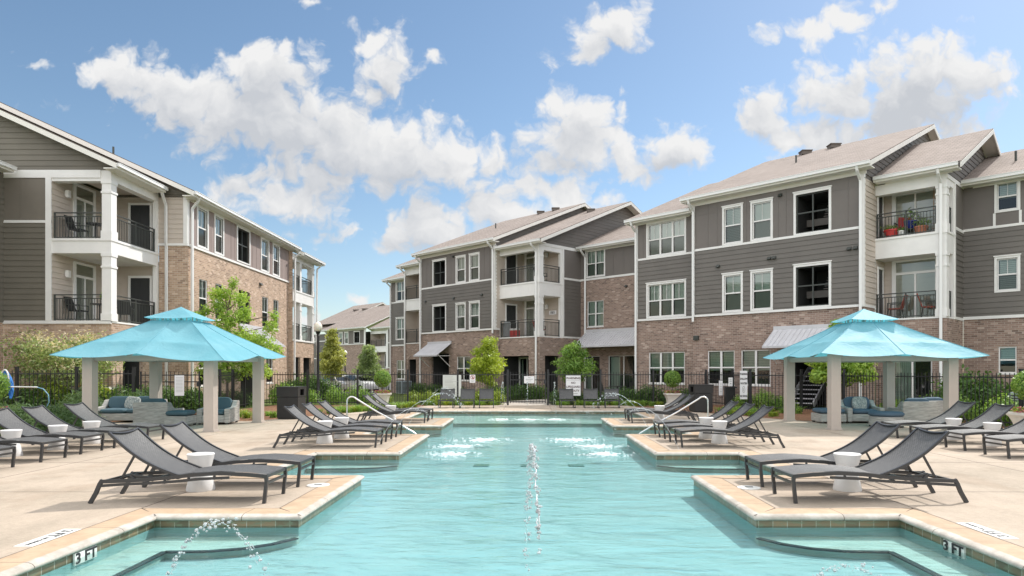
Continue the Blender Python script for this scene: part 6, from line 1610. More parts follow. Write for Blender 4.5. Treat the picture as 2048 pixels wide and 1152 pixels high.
# lacy tree behind the left pavilion
lb = [(0, 0, 2.2, .9, .8, .5), (.75, .1, 2.4, .7, .7, .42), (-.8, -.1, 2.55, .75, .7, .42), (.35, .2, 3.0, .8, .7, .42), (-.5, .1, 3.2, .7, .6, .4), (1.15, 0, 2.9, .45, .5, .35), (.1, -.2, 3.75, .55, .5, .4), (-.25, .1, 4.35, .4, .4, .38), (.55, .1, 4.05, .35, .4, .32), (-.05, 0, 4.9, .3, .3, .34), (.2, 0, 5.35, .18, .2, .28), (1.45, .1, 3.5, .28, .3, .3), (1.6, 0, 3.95, .16, .2, .25), (-1.05, 0, 3.45, .35, .4, .3), (-.75, 0, 4.2, .2, .25, .25), (.9, 0, 1.75, .5, .5, .3), (1.25, -.2, 1.55, .4, .4, .25), (-.4, -.2, 1.7, .6, .5, .35), (.2, -.1, 1.45, .5, .5, .3)]
lb = [(x*1.25, y, z, a*1.12, b, c) for x, y, z, a, b, c in lb]+[(-1.7, 0, 3.0, .5, .5, .35), (-1.4, .1, 3.9, .3, .35, .28), (.5, .1, 4.7, .35, .4, .35), (-.5, 0, 4.9, .3, .3, .3), (1.9, 0, 2.5, .45, .5, .3)]
tree('small_tree', 'light feathery green tree rising behind the left pavilion before the brick wall', 'tree', (-12.75, 29.0, -.09), 4.3, .06, lb, 10500, .16, FEATHER, 12, jitter=.9, shell=.1, aspect=.36)
rb_ = [(0, 0, 1.9, .6, .6, .42), (-.55, 0, 2.0, .55, .5, .4), (.5, 0, 1.7, .6, .5, .4), (-.35, 0, 2.5, .5, .5, .36), (.25, 0, 2.55, .55, .5, .36), (.85, 0, 1.45, .45, .4, .25), (0, 0, 2.95, .5, .4, .3), (-.1, 0, 3.25, .25, .3, .25), (-.75, 0, 1.45, .35, .4, .25), (.9, 0, 1.95, .3, .3, .25), (.1, .1, 1.35, .5, .4, .3)]
tree('small_tree', 'fresh green young tree half hidden behind the right pavilion canopy', 'tree', (11.45, 25.0, -.09), 2.4, .05, rb_, 5200, .17, FEATHER, 15, jitter=.8, shell=.2)
cb_ = blobs_round(1.75, 1.3, 2.8, 22, 21, rx=1.1, br=.36, taper=lambda f: .75+.35*math.sin(math.pi*f))
tree('crape_myrtle', 'broad crape myrtle with pale tan tufts before the left brick wall', 'shrub', (-16.9, 24.9, -.09), 2.2, .04, cb_, 8500, .13, [LEAF_CRAPE, LEAF_TUFT], 21, multi=5, jitter=.9, shell=.15, aspect=.36, extra=.8)
# two trees by the car park
pyr = lambda f: 1.05-.95*f
tree('small_tree', 'yellowish pyramidal tree beside the near street lamp', 'tree', (-18.6, 65.0, -.55), 5.0, .08, blobs_round(1.75, 1.7, 5.9, 30, 31, taper=pyr, br=.33), 5200, .27, LEAF_OLIVE, 31, group=None, jitter=.9, shell=.3)
tree('small_tree', 'grey-green conical tree above the white parked car', 'tree', (-15.6, 67.0, -.57), 4.0, .08, blobs_round(1.75, 1.5, 4.5, 26, 36, taper=lambda f: 1.0-.8*f, br=.36), 4200, .25, LEAF_SAGE, 36, jitter=.9, shell=.3)
# clipped round trees in planters
def topiary(x, y, label, R_=.37, zc=1.18, n=2600):
    e = thing('potted_topiary', label, 'potted plant', (x, y, 0)); b = MB()
    prof = [(.30, 0), (.33, .04), (.27, .10), (.24, .14), (.27, .30), (.33, .44), (.38, .50), (.38, .56), (.33, .56), (.31, .50), (0, .50)]
    for (r0, z0), (r1, z1) in zip(prof, prof[1:]):
        for k in range(4):
            a = [math.pi/4+math.pi/2*k, math.pi/4+math.pi/2*(k+1)]; q = lambda r, z, t: (r*1.25*math.cos(t), r*1.25*math.sin(t), z)
            b.poly([q(r0, z0, a[0]), q(r0, z0, a[1]), q(r1, z1, a[1]), q(r1, z1, a[0])] if r1 > 0 else [q(r0, z0, a[0]), q(r0, z0, a[1]), (0, 0, z1)])
    b.build('planter', POT, e, weld=True)
    s = MB(); s.tube([(0, 0, .5), (.01, 0, zc)], .022, 8); s.build('stem', BARK, e)
    rs = np.random.RandomState(int(abs(x*10))); v = rs.normal(0, 1, (n, 3)); v /= np.linalg.norm(v, axis=1, keepdims=True); r = R_*(.72+.30*rs.uniform(0, 1, (n, 1))**.5)
    link('crown', leaf_mesh('crown', np.array([0, 0, zc])+v*r, v, .055, LEAF_MID, 3, .55, jitter=.5), e)
    c = MB(); c.lathe([(0, -R_*.7), (R_*.5, -R_*.5), (R_*.7, 0), (R_*.5, R_*.5), (0, R_*.7)], 12, (0, 0, zc)); c.build('inner_foliage', LEAF_DARK, e)
    m = 420; a = rs.uniform(0, 6.28, m); rr = .36*rs.uniform(.1, 1, m)**.5; p = np.stack([rr*np.cos(a), rr*np.sin(a), .56+.12*rs.uniform(0, 1, m)], 1)
    link('flowers', leaf_mesh('flowers', p, np.tile([0, 0, 1.], (m, 1)), .06, [FLOWER, LEAF_LIME], 5, .8, matidx=(rs.uniform(0, 1, m) < .55).astype(int)), e)
    return e
topiary(-6.35, 29.9, 'round clipped topiary in a white planter left of the grey rules board'); topiary(6.35, 29.9, 'round clipped topiary in a white planter left of the right litter bin')
topiary(11.85, 16.1, 'round clipped topiary in a white planter cut by the right photo edge', .36, 1.2); topiary(-12.75, 16.2, 'round clipped topiary cut by the left photo edge beside the blue net', .38, 1.2)
# shrubs: a few master meshes, each placed as an object of its own
def shrub_mesh(name, w, d, h, n, size, mat, seed, jitter=.7, aspect=.5):
    rs = random.Random(seed); bl = []
    k = max(5, int(w*d*9))
    for i in range(k):
        x, y = rs.uniform(-.5, .5)*w*.75, rs.uniform(-.5, .5)*d*.75; e = 1-((x/w*2)**2+(y/d*2)**2)*.55; bl.append((x, y, h*.52*e+rs.uniform(-.04, .04), w*.24+.05, d*.24+.05, h*.46*e))
    P, Nn, T = blob_points(bl, n, seed, .55); P[:, 2] = np.maximum(P[:, 2], .02+.1*np.random.RandomState(seed).uniform(0, 1, len(P)))
    return leaf_mesh(name, P, Nn, size, mat, seed, aspect, jitter=jitter, rnd=T)
MS = {'round': [shrub_mesh('shrub', .95, .9, .78, 1500, .085, LEAF_DARK, s) for s in (51, 52, 53)], 'lime': [shrub_mesh('shrub', .95, .9, .72, 1500, .085, LEAF_LIME, s) for s in (61, 62, 63)],
      'green': [shrub_mesh('shrub', 1.0, .95, .8, 1500, .085, LEAF_MID, s) for s in (71, 72, 73)], 'needle': [shrub_mesh('shrub', 1.25, 1.1, .85, 2600, .15, NEEDLE, s, .9, .13) for s in (81, 82)],
      'hedge': [shrub_mesh('hedge_shrub', 1.5, 1.0, 1.0, 2600, .095, LEAF_DARK, s) for s in (91, 92)]}
random.seed(11)
def shrub(kind, x, y, z, label, group, sc=1.0, cat='shrub'):
    o = link('hedge_shrub' if kind == 'hedge' else 'shrub', random.choice(MS[kind])); o.location = (x, y, z-.02); o.rotation_euler = (0, 0, random.uniform(0, 6.28) if kind != 'hedge' else random.choice((0, PI))+random.uniform(-.2, .2)); s = sc*random.uniform(.9, 1.12); o.scale = (s, s, s*random.uniform(.92, 1.08)); return tag(o, label, cat, group)
G0 = -.06
# glossy dark hedge behind the left fence, needle shrubs in front of it
for i in range(8): shrub('hedge', -19.3+i*1.0, 22.9+i*.28, .05, 'glossy dark green hedge shrub behind the left picket fence', 'hedge behind the left fence', .98)
for x, y in ((-17.6, 23.6), (-16.9, 24.1), (-15.4, 24.3)): shrub('lime', x, y, .0, 'yellow-green shrub under the crape myrtle behind the left fence', 'yellow-green shrubs under the crape myrtle', 1.5)
for x, y in ((-11.9, 17.0), (-12.3, 18.2), (-11.75, 15.9), (-12.9, 19.4), (-13.0, 16.8)): shrub('needle', x, y, G0, 'wispy dark needle shrub between the left outer loungers and the fence', 'needle shrubs at the left', 1.0)
for x, y in ((-12.6, 22.3), (-13.4, 22.5), (-14.4, 22.1)): shrub('needle', x, y, G0, 'feathery shrub behind the left wicker sofa', 'feathery shrubs behind the sofa', 1.05)
for x, y in ((-12.7, 26.3), (-13.3, 27.3), (-13.3, 28.4), (-13.7, 26.0), (-13.5, 29.6), (-12.95, 30.4)): shrub('hedge', x, y, -.09, 'dark hedge shrub behind the left gate and corner fence', 'hedge behind the left gate', .9)
# beyond the left part of the far fence
for x in (-11.6, -10.4, -9.2, -8.1): shrub('green', x, 32.6, -.09, 'bright green shrub behind the far fence by the street lamp', 'bright shrubs behind the far fence', 1.12)
for x, y in ((-11.6, 38.3), (-12.5, 38.7), (-13.4, 38.5)): shrub('hedge', x, y, -.09, 'tall mid green hedge shrub around the near street lamp', 'hedge around the street lamp', 1.3)
for x in (-7.0, -5.4, -4.6): shrub('lime', x, 32.7, -.09, 'yellow-green shrub behind the far fence left of the rules board', 'yellow-green shrubs left of the rules board', 1.0)
for x, y in ((-4.9, 44.4), (-6.2, 46.0), (-7.5, 47.4)): shrub('hedge', x, y, -.12, 'dark shrub along the foot of the middle building wall', 'dark shrubs at the middle building foot', 1.0)
for x in (-2.1, -1.5): shrub('lime', x, 31.9, -.09, 'lime green shrub between the low chairs and the middle gate', 'lime shrubs left of the middle gate', 1.02)
for x, y in ((-2.0, 37.5), (-1.2, 37.9), (-.3, 38.2), (.5, 38.6), (-1.6, 36.6)): shrub('hedge', x, y, -.09, 'low dark shrub behind the middle gate beside the path', 'dark shrubs behind the middle gate', .85)
for x in (1.4, 2.1, 2.9, 3.7, 4.5): shrub('round', x, 32.3+random.uniform(-.2, .2), -.09, 'dark green shrub behind the fence right of the middle gate', 'dark shrubs right of the middle gate', 1.12)
for x in (4.9, 5.9, 6.9, 7.7): shrub('hedge', x, 32.6, -.09, 'dark hedge shrub before the ground floor windows at the right', 'hedge before the right windows', .9)
for x, y in ((9.6, 27.6), (10.2, 27.35), (8.95, 28.0)): shrub('green', x, y, -.09, 'green shrub behind the fence right of the shallow water sign', 'green shrubs by the shallow water sign', .95)
for x, y in ((12.5, 23.4), (12.95, 22.3), (12.2, 24.6), (13.4, 21.3)): shrub('green', x, y, -.09, 'green shrub behind the fence at the back of the right pavilion', 'green shrubs behind the right pavilion', .95)
for i in range(7): shrub('green', 13.85+i*.25, 19.9-i*1.15, -.09, 'mid green hedge shrub along the right fence', 'hedge along the right fence', 1.1)
for x, y in ((15.2, 24.6), (15.9, 24.0), (16.7, 23.3), (14.4, 23.0)): shrub('hedge', x, y, -.09, 'clipped hedge shrub before the right brick wall', 'hedge before the right brick wall', 1.0)
shrub('hedge', 15.45, 23.6, -.05, 'tall dark round bush before the right brick wall', None, 1.55)
# grassy clumps at the fence foot
def clump_mesh(seed, mat=LEAF_MID, n=90, h=.34):
    rs = np.random.RandomState(seed); mbv = []; f = []; r = []
    for k in range(n):
        a = rs.uniform(0, 6.28); l = h*rs.uniform(.7, 1.25); o = rs.normal(0, .05, 2); out = rs.uniform(.25, .95)*l; w = .011; px, py = -math.sin(a)*w, math.cos(a)*w; i0 = len(mbv)
        for t in (0, .4, .75, 1): x = o[0]+math.cos(a)*out*t**1.4; y = o[1]+math.sin(a)*out*t**1.4; z = l*(t-.42*t**3); ww = 1-t*.85; mbv += [(x-px*ww, y-py*ww, z), (x+px*ww, y+py*ww, z)]
        for q in range(3): f.append((i0+2*q, i0+2*q+1, i0+2*q+3, i0+2*q+2)); r.append(rs.uniform(0, 1))
    me = bpy.data.meshes.new('grass_clump'); me.from_pydata(mbv, [], f); me.materials.append(mat); at = me.attributes.new('rnd', 'FLOAT', 'FACE'); at.data.foreach_set('value', np.repeat([r[i] for i in range(0, len(r), 3)], 3).astype(np.float32)); me.update(); return me
CM = [clump_mesh(s) for s in (1, 2, 3)]+[clump_mesh(4, LEAF_LIME)]
def clumps(pts, label, group):
    for x, y in pts:
        o = link('grass_clump', random.choice(CM)); o.location = (x, y, -.06); o.rotation_euler = (0, 0, random.uniform(0, 6)); s = random.uniform(.8, 1.25); o.scale = (s, s, s); tag(o, label, 'grass clump', group)
def along(pts, step, rows, spread):
    out = []
    for a, b in zip(pts, pts[1:]):
        a = Vector(a); b = Vector(b); d = b-a; n = max(1, int(d.length/step)); nn = Vector((-d.y, d.x)).normalized()
        for k in range(n):
            for r in range(rows): q = a+d*((k+random.uniform(0, .8))/n)+nn*(r*spread+random.uniform(-.1, .1)); out.append((q.x, q.y))
    return out
clumps(along([(-7.0, 25.0), (-5.6, 27.9), (-4.9, 30.3)], .38, 3, .42), 'grassy liriope clump between the left litter bin and the planter', 'grassy clumps at the left rear')
clumps(along([(-4.6, 30.55), (-1.4, 30.75)], .33, 2, .3), 'grassy clump behind the left low chairs at the fence foot', 'grassy clumps left of the gate')
clumps(along([(1.4, 30.75), (4.7, 30.55), (6.2, 30.6)], .33, 2, .3), 'grassy clump behind the right low chairs at the fence foot', 'grassy clumps right of the gate')
clumps(along([(10.2, 25.6), (8.6, 26.0), (8.2, 26.3), (7.1, 25.2), (7.9, 23.8), (8.7, 23.6)], .36, 2, .36), 'grassy clump in the bed behind the right middle loungers', 'grassy clumps at the right rear')
clumps([(-8.9, 22.4), (-9.4, 22.9), (-8.6, 23.2), (-9.9, 23.3), (-8.2, 23.9), (-9.1, 24.0), (-10.2, 24.6), (-10.7, 23.9)], 'spiky green clump in the pine straw behind the left pavilion', 'spiky clumps behind the left pavilion')
# lawn blades would be uncountable at this distance: the lawn sheet carries them

# ================================================================ CAR PARK, PLANT BOXES, NET
PAINTW = pmat('white_car_paint', (.78, .78, .79), .25, coat=1); CGL = pmat('car_glass', (.02, .025, .03), .05, spec=.8); TYRE = pmat('tyre_rubber', (.02, .02, .02), .8); RIM = pmat('alloy_rim', (.45, .45, .46), .3, metal=1); LENS = pmat('red_lens', (.35, .02, .02), .2); HEADL = pmat('clear_lens', (.7, .72, .74), .1)
def car(x, y, z, rz, label, paint, prof, glassprof):
    """prof: side outline (x, z) closed over the wheels; local +x is the nose"""
    e = thing('parked_car', label, 'car', (x, y, z), rz, None); W = .9; b = MB()
    def yw(zz): return W*(1-.16*max(0, (zz-.95)/.7)**1.2)-.03*max(0, (.45-zz)/.3)
    n = len(prof); Lf = [(px, -yw(pz), pz) for px, pz in prof]; Rt = [(px, yw(pz), pz) for px, pz in prof]
    for i in range(n): j = (i+1) % n; b.poly([Lf[i], Lf[j], Rt[j], Rt[i]])
    bm = bmesh.new()
    for side in (Lf, Rt):
        vs = [bm.verts.new(p) for p in side]; es = [bm.edges.new((vs[i], vs[(i+1) % n])) for i in range(n)]; bmesh.ops.triangle_fill(bm, edges=es, use_beauty=True)
    bm.verts.ensure_lookup_table()
    for f in bm.faces: b.poly([v.co.copy() for v in f.verts])
    bm.free()
    smooth_angle(b.build('body', paint, e, weld=True), 28)
    for s in (-1, 1):
        for k, gp in enumerate(glassprof):
            g = MB(); g.poly([(px, s*(yw(pz)+.012), pz) for px, pz in gp]); g.build('side_window', CGL, e)
    ws = MB(); r, f = glassprof[0], glassprof[-1]
    (xa, za), (xb, zb) = CARFRONT; ws.poly([(xa+.02, -yw(za)+.1, za+.02), (xa+.02, yw(za)-.1, za+.02), (xb+.02, yw(zb)-.1, zb), (xb+.02, -yw(zb)+.1, zb)]); ws.build('windscreen', CGL, e)
    (xa, za), (xb, zb) = CARREAR; ws = MB(); ws.poly([(xa-.03, -yw(za)+.1, za+.02), (xa-.03, yw(za)-.1, za+.02), (xb-.03, yw(zb)-.1, zb), (xb-.03, -yw(zb)+.1, zb)]); ws.build('rear_window', CGL, e)
    for wx in (-1.32, 1.35):
        for s in (-1, 1):
            w = MB(); y0 = s*(W-.2); y1 = s*(W+.01)
            prof2 = [(.0, 0), (.22, 0), (.34, .02), (.35, .06), (.35, .17), (.34, .21), (.22, .21), (.0, .21)]; t = MB()
            t.lathe([(rr, zz) for rr, zz in prof2], 24); M = Matrix.Translation((wx, s*(W-.20), .35)) @ Matrix.Rotation(-s*math.pi/2, 4, 'X'); t.v = [tuple(M @ Vector(v)) for v in t.v]; wo = smooth_angle(t.build('wheel', TYRE, e), 40)
            t = MB(); t.lathe([(0, .215), (.06, .222), (.2, .214), (.215, .205)], 20); t.v = [tuple(M @ Vector(v)) for v in t.v]; t.build('rim', RIM, wo)
    for s in (-1, 1):
        h = MB(); h.box(2.02, 2.16, s*.60-.14, s*.60+.14, .70, .84); h.build('headlight', HEADL, e); t = MB(); t.box(-2.19, -2.08, s*.66-.1, s*.66+.1, .85, 1.1); t.build('tail_light', LENS, e)
        m = MB(); m.box(.72, .86, s*(W+.02)-.08*(s < 0), s*(W+.02)+.08*(s > 0)+.0, 1.0, 1.13); m.build('mirror', paint, e)
    return e
CARFRONT = ((1.05, 1.05), (.35, 1.56)); CARREAR = ((-2.05, 1.05), (-1.75, 1.52))
SUV = [(-2.18, .32), (-2.2, .75), (-2.12, 1.02), (-1.8, 1.55), (-1.2, 1.66), (-.2, 1.68), (.35, 1.58), (1.02, 1.08), (1.75, .98), (2.12, .82), (2.2, .55), (2.15, .28), (1.75, .25), (1.66, .58), (1.35, .74), (1.04, .58), (.95, .25), (-.92, .25), (-1.01, .58), (-1.32, .74), (-1.63, .58), (-1.72, .25)]
SW = [[(-1.95, 1.08), (-1.68, 1.5), (-1.15, 1.57), (-1.1, 1.08)], [(-1.02, 1.08), (-1.05, 1.57), (-.25, 1.6), (-.2, 1.08)], [(-.12, 1.08), (-.15, 1.6), (.28, 1.5), (.82, 1.08)]]
car(-16.2, 66.5, -.50, R(-46), 'white SUV parked beyond the far fence under the conical tree', PAINTW, SUV, SW)
car(-13.6, 67.8, -.53, R(-46), 'second white car behind the white SUV, partly hidden', PAINTW, SUV, SW)
car(-18.6, 67.5, -.53, R(-46), 'pale beige car partly hidden behind the white SUV', pmat('beige_car_paint', (.62, .56, .50), .3, coat=1), SUV, SW)
ACM = pmat('ac_cabinet', (.34, .39, .43), .5)
def ac(x, y, rz, label, g=None):
    e = thing('air_conditioner', label, 'air conditioner', (x, y, -.09), rz, g); b = MB(); b.box(-.4, .4, -.4, .4, .05, .92)
    b.build('cabinet', ACM, e, bevel=.02); l = MB()
    for k in range(9): l.box(-.35, .35, -.412, -.398, .12+k*.085, .17+k*.085); l.box(-.412, -.398, -.35, .35, .121+k*.085, .171+k*.085)
    l.build('louvre', RAIL, e); t = MB(); t.lathe([(.0, .925), (.3, .925), (.3, .94), (.0, .96)], 20); t.build('fan_grille', BLACK, e)
ac(16.25, 22.3, R(-40), 'grey-blue air conditioner behind the right fence'); ac(-17.9, 24.0, 0, 'air conditioner box behind the left fence, by the pool net'); ac(-8.6, 47.5, R(40), 'air conditioner at the foot of the middle building wall')
# pool net hung on the fence with its pole and a blue hose
BLUE = pmat('blue_net', (.04, .20, .55), .7, var=.2, vscale=20); POLE = pmat('pale_pole', (.72, .74, .72), .35, metal=.3)
e = thing('pool_net', 'blue pool leaf net with white rim and pale pole at the left fence', 'pool net', (-14.45, 18.9, 0))
b = MB(); loop = [(.12*math.cos(a)*.9, .0, 1.30+.27*math.sin(a)) for a in [2*math.pi*k/24 for k in range(25)]]; loop = [(x-.02, 0, z) for x, y, z in loop]; b.tube(loop, .02, 8, cap=False); b.build('rim', POLE, e)
b = MB(); rows = []
for i in range(9):
    f = i/8; rows.append([((.11*math.cos(a)*.9)*(1-f*.35)+.09*f, .02+.10*math.sin(f*2.6)+.02*math.sin(a*5+i), 1.30+.26*math.sin(a)*(1-f*.35)-.36*f) for a in [2*math.pi*k/20 for k in range(20)]])
b.grid(rows, close=True); smooth_angle(b.build('mesh_bag', BLUE, e), 60)
b = MB(); b.tube([(.12, .0, 1.10), (.75, .05, 1.09)], .018, 8); b.tube([(.75, .05, 1.09), (.85, .06, 1.085)], .022, 8); b.build('pole', POLE, e)
e = thing('hose', 'thin blue hose looping down beside the pool net', 'hose', (-13.62, 18.95, 0)); b = MB(); b.tube([(.02, 0, 1.08), (.18, 0, 1.04), (.32, 0, .88), (.34, 0, .68), (.26, 0, .5), (.12, 0, .40), (.0, 0, .34)], .014, 8); smooth_angle(b.build('tube', pmat('hose_blue', (.18, .36, .48), .4), e), 60)

# ================================================================ THINGS ON THE BALCONIES
TERRA = pmat('terracotta', (.45, .17, .10), .8, var=.1); COBALT = pmat('cobalt_glaze', (.02, .03, .22), .2); REDP = pmat('red_plastic', (.50, .04, .04), .4); REDF = pmat('red_fabric', (.38, .10, .07), .85, var=.1)
def pot_plant(p, label, mat, r=.22, h=.32, ph=.3, leaf=LEAF_MID):
    e = thing('potted_plant', label, 'potted plant', p); b = MB(); b.lathe([(0, 0), (r*.7, 0), (r, h*.85), (r*1.08, h*.86), (r*1.08, h), (r*.92, h), (r*.9, h*.9), (0, h*.9)], 18); smooth_angle(b.build('pot', mat, e), 35)
    if ph: P, Nn, T = blob_points([(0, 0, h+ph*.45, r*1.2, r*1.2, ph*.5)], 120, int(abs(p[0]*7)), .3); link('leaves', leaf_mesh('leaves', P, Nn, .13, leaf, 3, .3), e)
def yard_chair(p, rz, label, mat, fold=False):
    e = thing('patio_chair', label, 'chair', p, rz); s = MB(); s.box(-.25, .25, -.25, .25, .40, .44); s.build('seat', mat, e, bevel=.01)
    b = MB(); b.hexa([(-.25, .22, .44), (.25, .22, .44), (.25, .26, .44), (-.25, .26, .44), (-.24, .40, .98), (.24, .40, .98), (.24, .44, .98), (-.24, .44, .98)]); b.build('backrest', mat, e, bevel=.01)
    for sx in (-1, 1):
        for sy in (-1, 1): l = MB(); l.bar((sx*.23, sy*.22, .4), (sx*.26, sy*.26, 0), .03, .03); l.build('leg', RAIL, e)
        a = MB(); a.bar((sx*.27, -.24, .64), (sx*.27, .3, .66), .05, .03); a.bar((sx*.27, -.22, .64), (sx*.27, -.24, .4), .03, .03); a.build('armrest', RAIL, e)
def atF(a, t, z): p = F.P(a, t, z); return (p.x, p.y, p.z)
za, zb2 = 7.0, 3.68
pot_plant(atF(.55, -1.62, za), 'red round planter at the left end of the upper right balcony', REDP, .30, .34, .2); pot_plant(atF(1.62, -1.65, za), 'terracotta pot near the column of the upper right balcony', TERRA, .24, .34, .3)
pot_plant(atF(1.15, -1.95, za+.35), 'cobalt blue pot with spiky plant on the upper right balcony', COBALT, .24, .32, .55); pot_plant(atF(.95, -1.55, za), 'small white pot on the upper right balcony', STONE, .16, .24, .12)
st_ = thing('plant_stand', 'low stand under the cobalt pot on the upper right balcony', 'plant stand', atF(1.15, -1.95, za)); b = MB(); b.lathe([(0, .30), (.24, .30), (.24, .34), (0, .34)], 14); b.build('shelf', RAIL, st_)
for a in (0, 2.1, 4.2): l = MB(); l.bar((.2*math.cos(a), .2*math.sin(a), .3), (.2*math.cos(a), .2*math.sin(a), 0), .03, .03); l.build('leg', RAIL, st_)
yard_chair(atF(.85, -2.0, za), R(-40), 'red patio chair among pots on the upper right balcony', REDP)
tr_ = thing('trellis', 'slim wooden trellis beside the column of the upper right balcony', 'trellis', atF(2.1, -1.75, za)); b = MB()
for dx in (-.09, .09): b.bar((dx, 0, 0), (dx*.5, 0, 2.0), .02, .02)
for k in range(9): b.bar((-.12+.008*k, 0, .2+k*.2), (.12-.008*k, 0, .2+k*.2), .018, .014)
b.build('lattice', pmat('trellis_wood', (.30, .17, .09), .8), tr_)
yard_chair(atF(.6, -1.85, zb2), R(-130), 'rust red patio chair at the left of the lower right balcony', REDF); yard_chair(atF(1.85, -1.85, zb2), R(60), 'rust red patio chair beside the column of the lower right balcony', REDF)
yard_chair(atF(-19.4, -1.5, 6.93), R(50), 'dark patio chair on the upper middle balcony', BLACK); yard_chair(atF(-19.3, -1.3, 3.65), R(60), 'brown cushioned patio chair on the lower middle balcony', REDF)
COOL = pmat('cooler_white', (.75, .74, .72), .4)
for a, l in ((-21.25, 'left red drink cooler on the lower middle balcony'), (-20.85, 'right red drink cooler on the lower middle balcony')):
    e = thing('drink_cooler', l, 'cooler', atF(a, -.85, 3.65), 0, 'red coolers'); b = MB(); b.lathe([(0, 0), (.17, 0), (.185, .05), (.185, .42), (0, .42)], 20); smooth_angle(b.build('body', REDP, e), 35); b = MB(); b.lathe([(0, .42), (.19, .421), (.19, .5), (.15, .54), (0, .55)], 20); smooth_angle(b.build('lid', COOL, e), 35)
e = thing('grill', 'grey covered grill at the left end of the lower middle balcony', 'grill', atF(-21.7, -.8, 3.65)); b = MB(); b.hexa([(-.26, -.22, .0), (.26, -.22, .0), (.26, .22, .0), (-.26, .22, .0), (-.22, -.18, .98), (.22, -.18, .98), (.22, .18, .98), (-.22, .18, .98)]); b.build('cover', pmat('grey_cover', (.28, .29, .30), .7, var=.1, vscale=6), e, bevel=.04)
yard_chair((-17.75, -27.3+54.3, 6.68), R(90), 'dark high backed chair on the upper left balcony', BLACK)
def bistro(p, label):
    e = thing('bistro_table', label, 'table', p); b = MB(); b.lathe([(0, .68), (.34, .68), (.34, .71), (0, .71)], 20); b.build('table_top', BLACK, e); b = MB(); b.tube([(0, 0, 0.02), (0, 0, .68)], .03, 8); b.lathe([(0, 0), (.22, 0), (.22, .02), (0, .03)], 16); b.build('pedestal', BLACK, e)
bistro((-17.2, 27.2, 6.68), 'dark bistro table on the upper left balcony'); bistro((-17.1, 27.3, 3.5), 'dark bistro table on the lower left balcony')
pot_plant((-16.85, 27.2, 7.39), 'small green plant on the upper left balcony table', STONE, .09, .14, .3); pot_plant((-16.95, 27.3, 4.21), 'small green plant on the lower left balcony table', STONE, .1, .15, .4)
yard_chair((-17.9, 27.2, 3.5), R(90), 'dark chair on the lower left balcony', BLACK); yard_chair((-16.9, 28.7, 3.5), R(200), 'dark chair by the door of the lower left balcony', BLACK)
# left ground floor patio: counter table, cactus, yellow chair
YEL = pmat('yellow_paint', (.62, .36, .02), .5)
e = thing('patio_table', 'pale patio table with dark legs on the left ground floor terrace', 'table', (-16.5, 25.75, -.09)); b = MB(); b.box(-.85, .85, -.35, .35, .92, 1.02); b.build('table_top', POT, e, bevel=.01)
for sx in (-1, 1):
    for sy in (-1, 1): l = MB(); l.box(sx*.78-.03, sx*.78+.03, sy*.28-.03, sy*.28+.03, 0, .92); l.build('leg', BLACK, e)
e = thing('cactus', 'potted green cactus on the left patio table', 'potted plant', (-16.95, 25.7, .93)); b = MB(); b.lathe([(0, .12), (.1, .14), (.13, .3), (.13, .5), (.08, .62), (0, .66)], 14); smooth_angle(b.build('stem', LEAF_MID, e), 60); b = MB(); b.lathe([(0, 0), (.09, 0), (.13, .16), (0, .17)], 14); b.build('pot', YEL, e)
yard_chair((-15.7, 25.6, -.09), R(180), 'yellow patio chair beside the left patio table', YEL)
# ground floor patio behind the warning sign
for i, (x, y, l) in enumerate(((4.6, 40.6, 'dark patio chair before the glass doors right of the warning sign'), (6.1, 39.4, 'dark patio chair by the right glass doors behind the fence'))): yard_chair((x, y, -.09), R(120+60*i), l, RAIL)
e = thing('patio_table', 'dark round patio table before the glass doors behind the fence', 'table', (5.3, 40.2, -.09)); b = MB(); b.lathe([(0, .70), (.5, .70), (.5, .73), (0, .73)], 24); b.build('table_top', RAIL, e); b = MB(); b.tube([(0, 0, 0), (0, 0, .7)], .04, 8); b.build('pedestal', RAIL, e)

# ================================================================ WATER JETS
def jet_mat(name, refl):
    m = bpy.data.materials.new(name); m.use_nodes = True; t = m.node_tree; t.nodes.clear()
    g = N(t, 'ShaderNodeBsdfGlass'); g.inputs['IOR'].default_value = 1.333; g.inputs['Roughness'].default_value = .02
    d = N(t, 'ShaderNodeBsdfDiffuse'); d.inputs[0].default_value = (.95, .96, .97, 1); mx = N(t, 'ShaderNodeMixShader'); mx.inputs[0].default_value = refl; L(t, g.outputs[0], mx.inputs[1]); L(t, d.outputs[0], mx.inputs[2])
    o = N(t, 'ShaderNodeOutputMaterial'); L(t, mx.outputs[0], o.inputs[0]); return m
DROP = jet_mat('clear_water_drops', .38); SPRAY = jet_mat('white_water_spray', .45); FOAM = jet_mat('foam', .9)
ft = FOAM.node_tree; fo = [n for n in ft.nodes if n.type == 'OUTPUT_MATERIAL'][0]; src = fo.inputs[0].links[0].from_socket
ftr = N(ft, 'ShaderNodeBsdfTransparent'); fmx = N(ft, 'ShaderNodeMixShader'); fmx.inputs[0].default_value = .55; L(ft, src, fmx.inputs[1]); L(ft, ftr.outputs[0], fmx.inputs[2]); L(ft, fmx.outputs[0], fo.inputs[0])
ICO = None
def ico_template():
    bm = bmesh.new(); bmesh.ops.create_icosphere(bm, subdivisions=2, radius=1); v = np.array([p.co[:] for p in bm.verts]); f = [[q.index for q in p.verts] for p in bm.faces]; bm.free(); return v, f
ICO = ico_template()
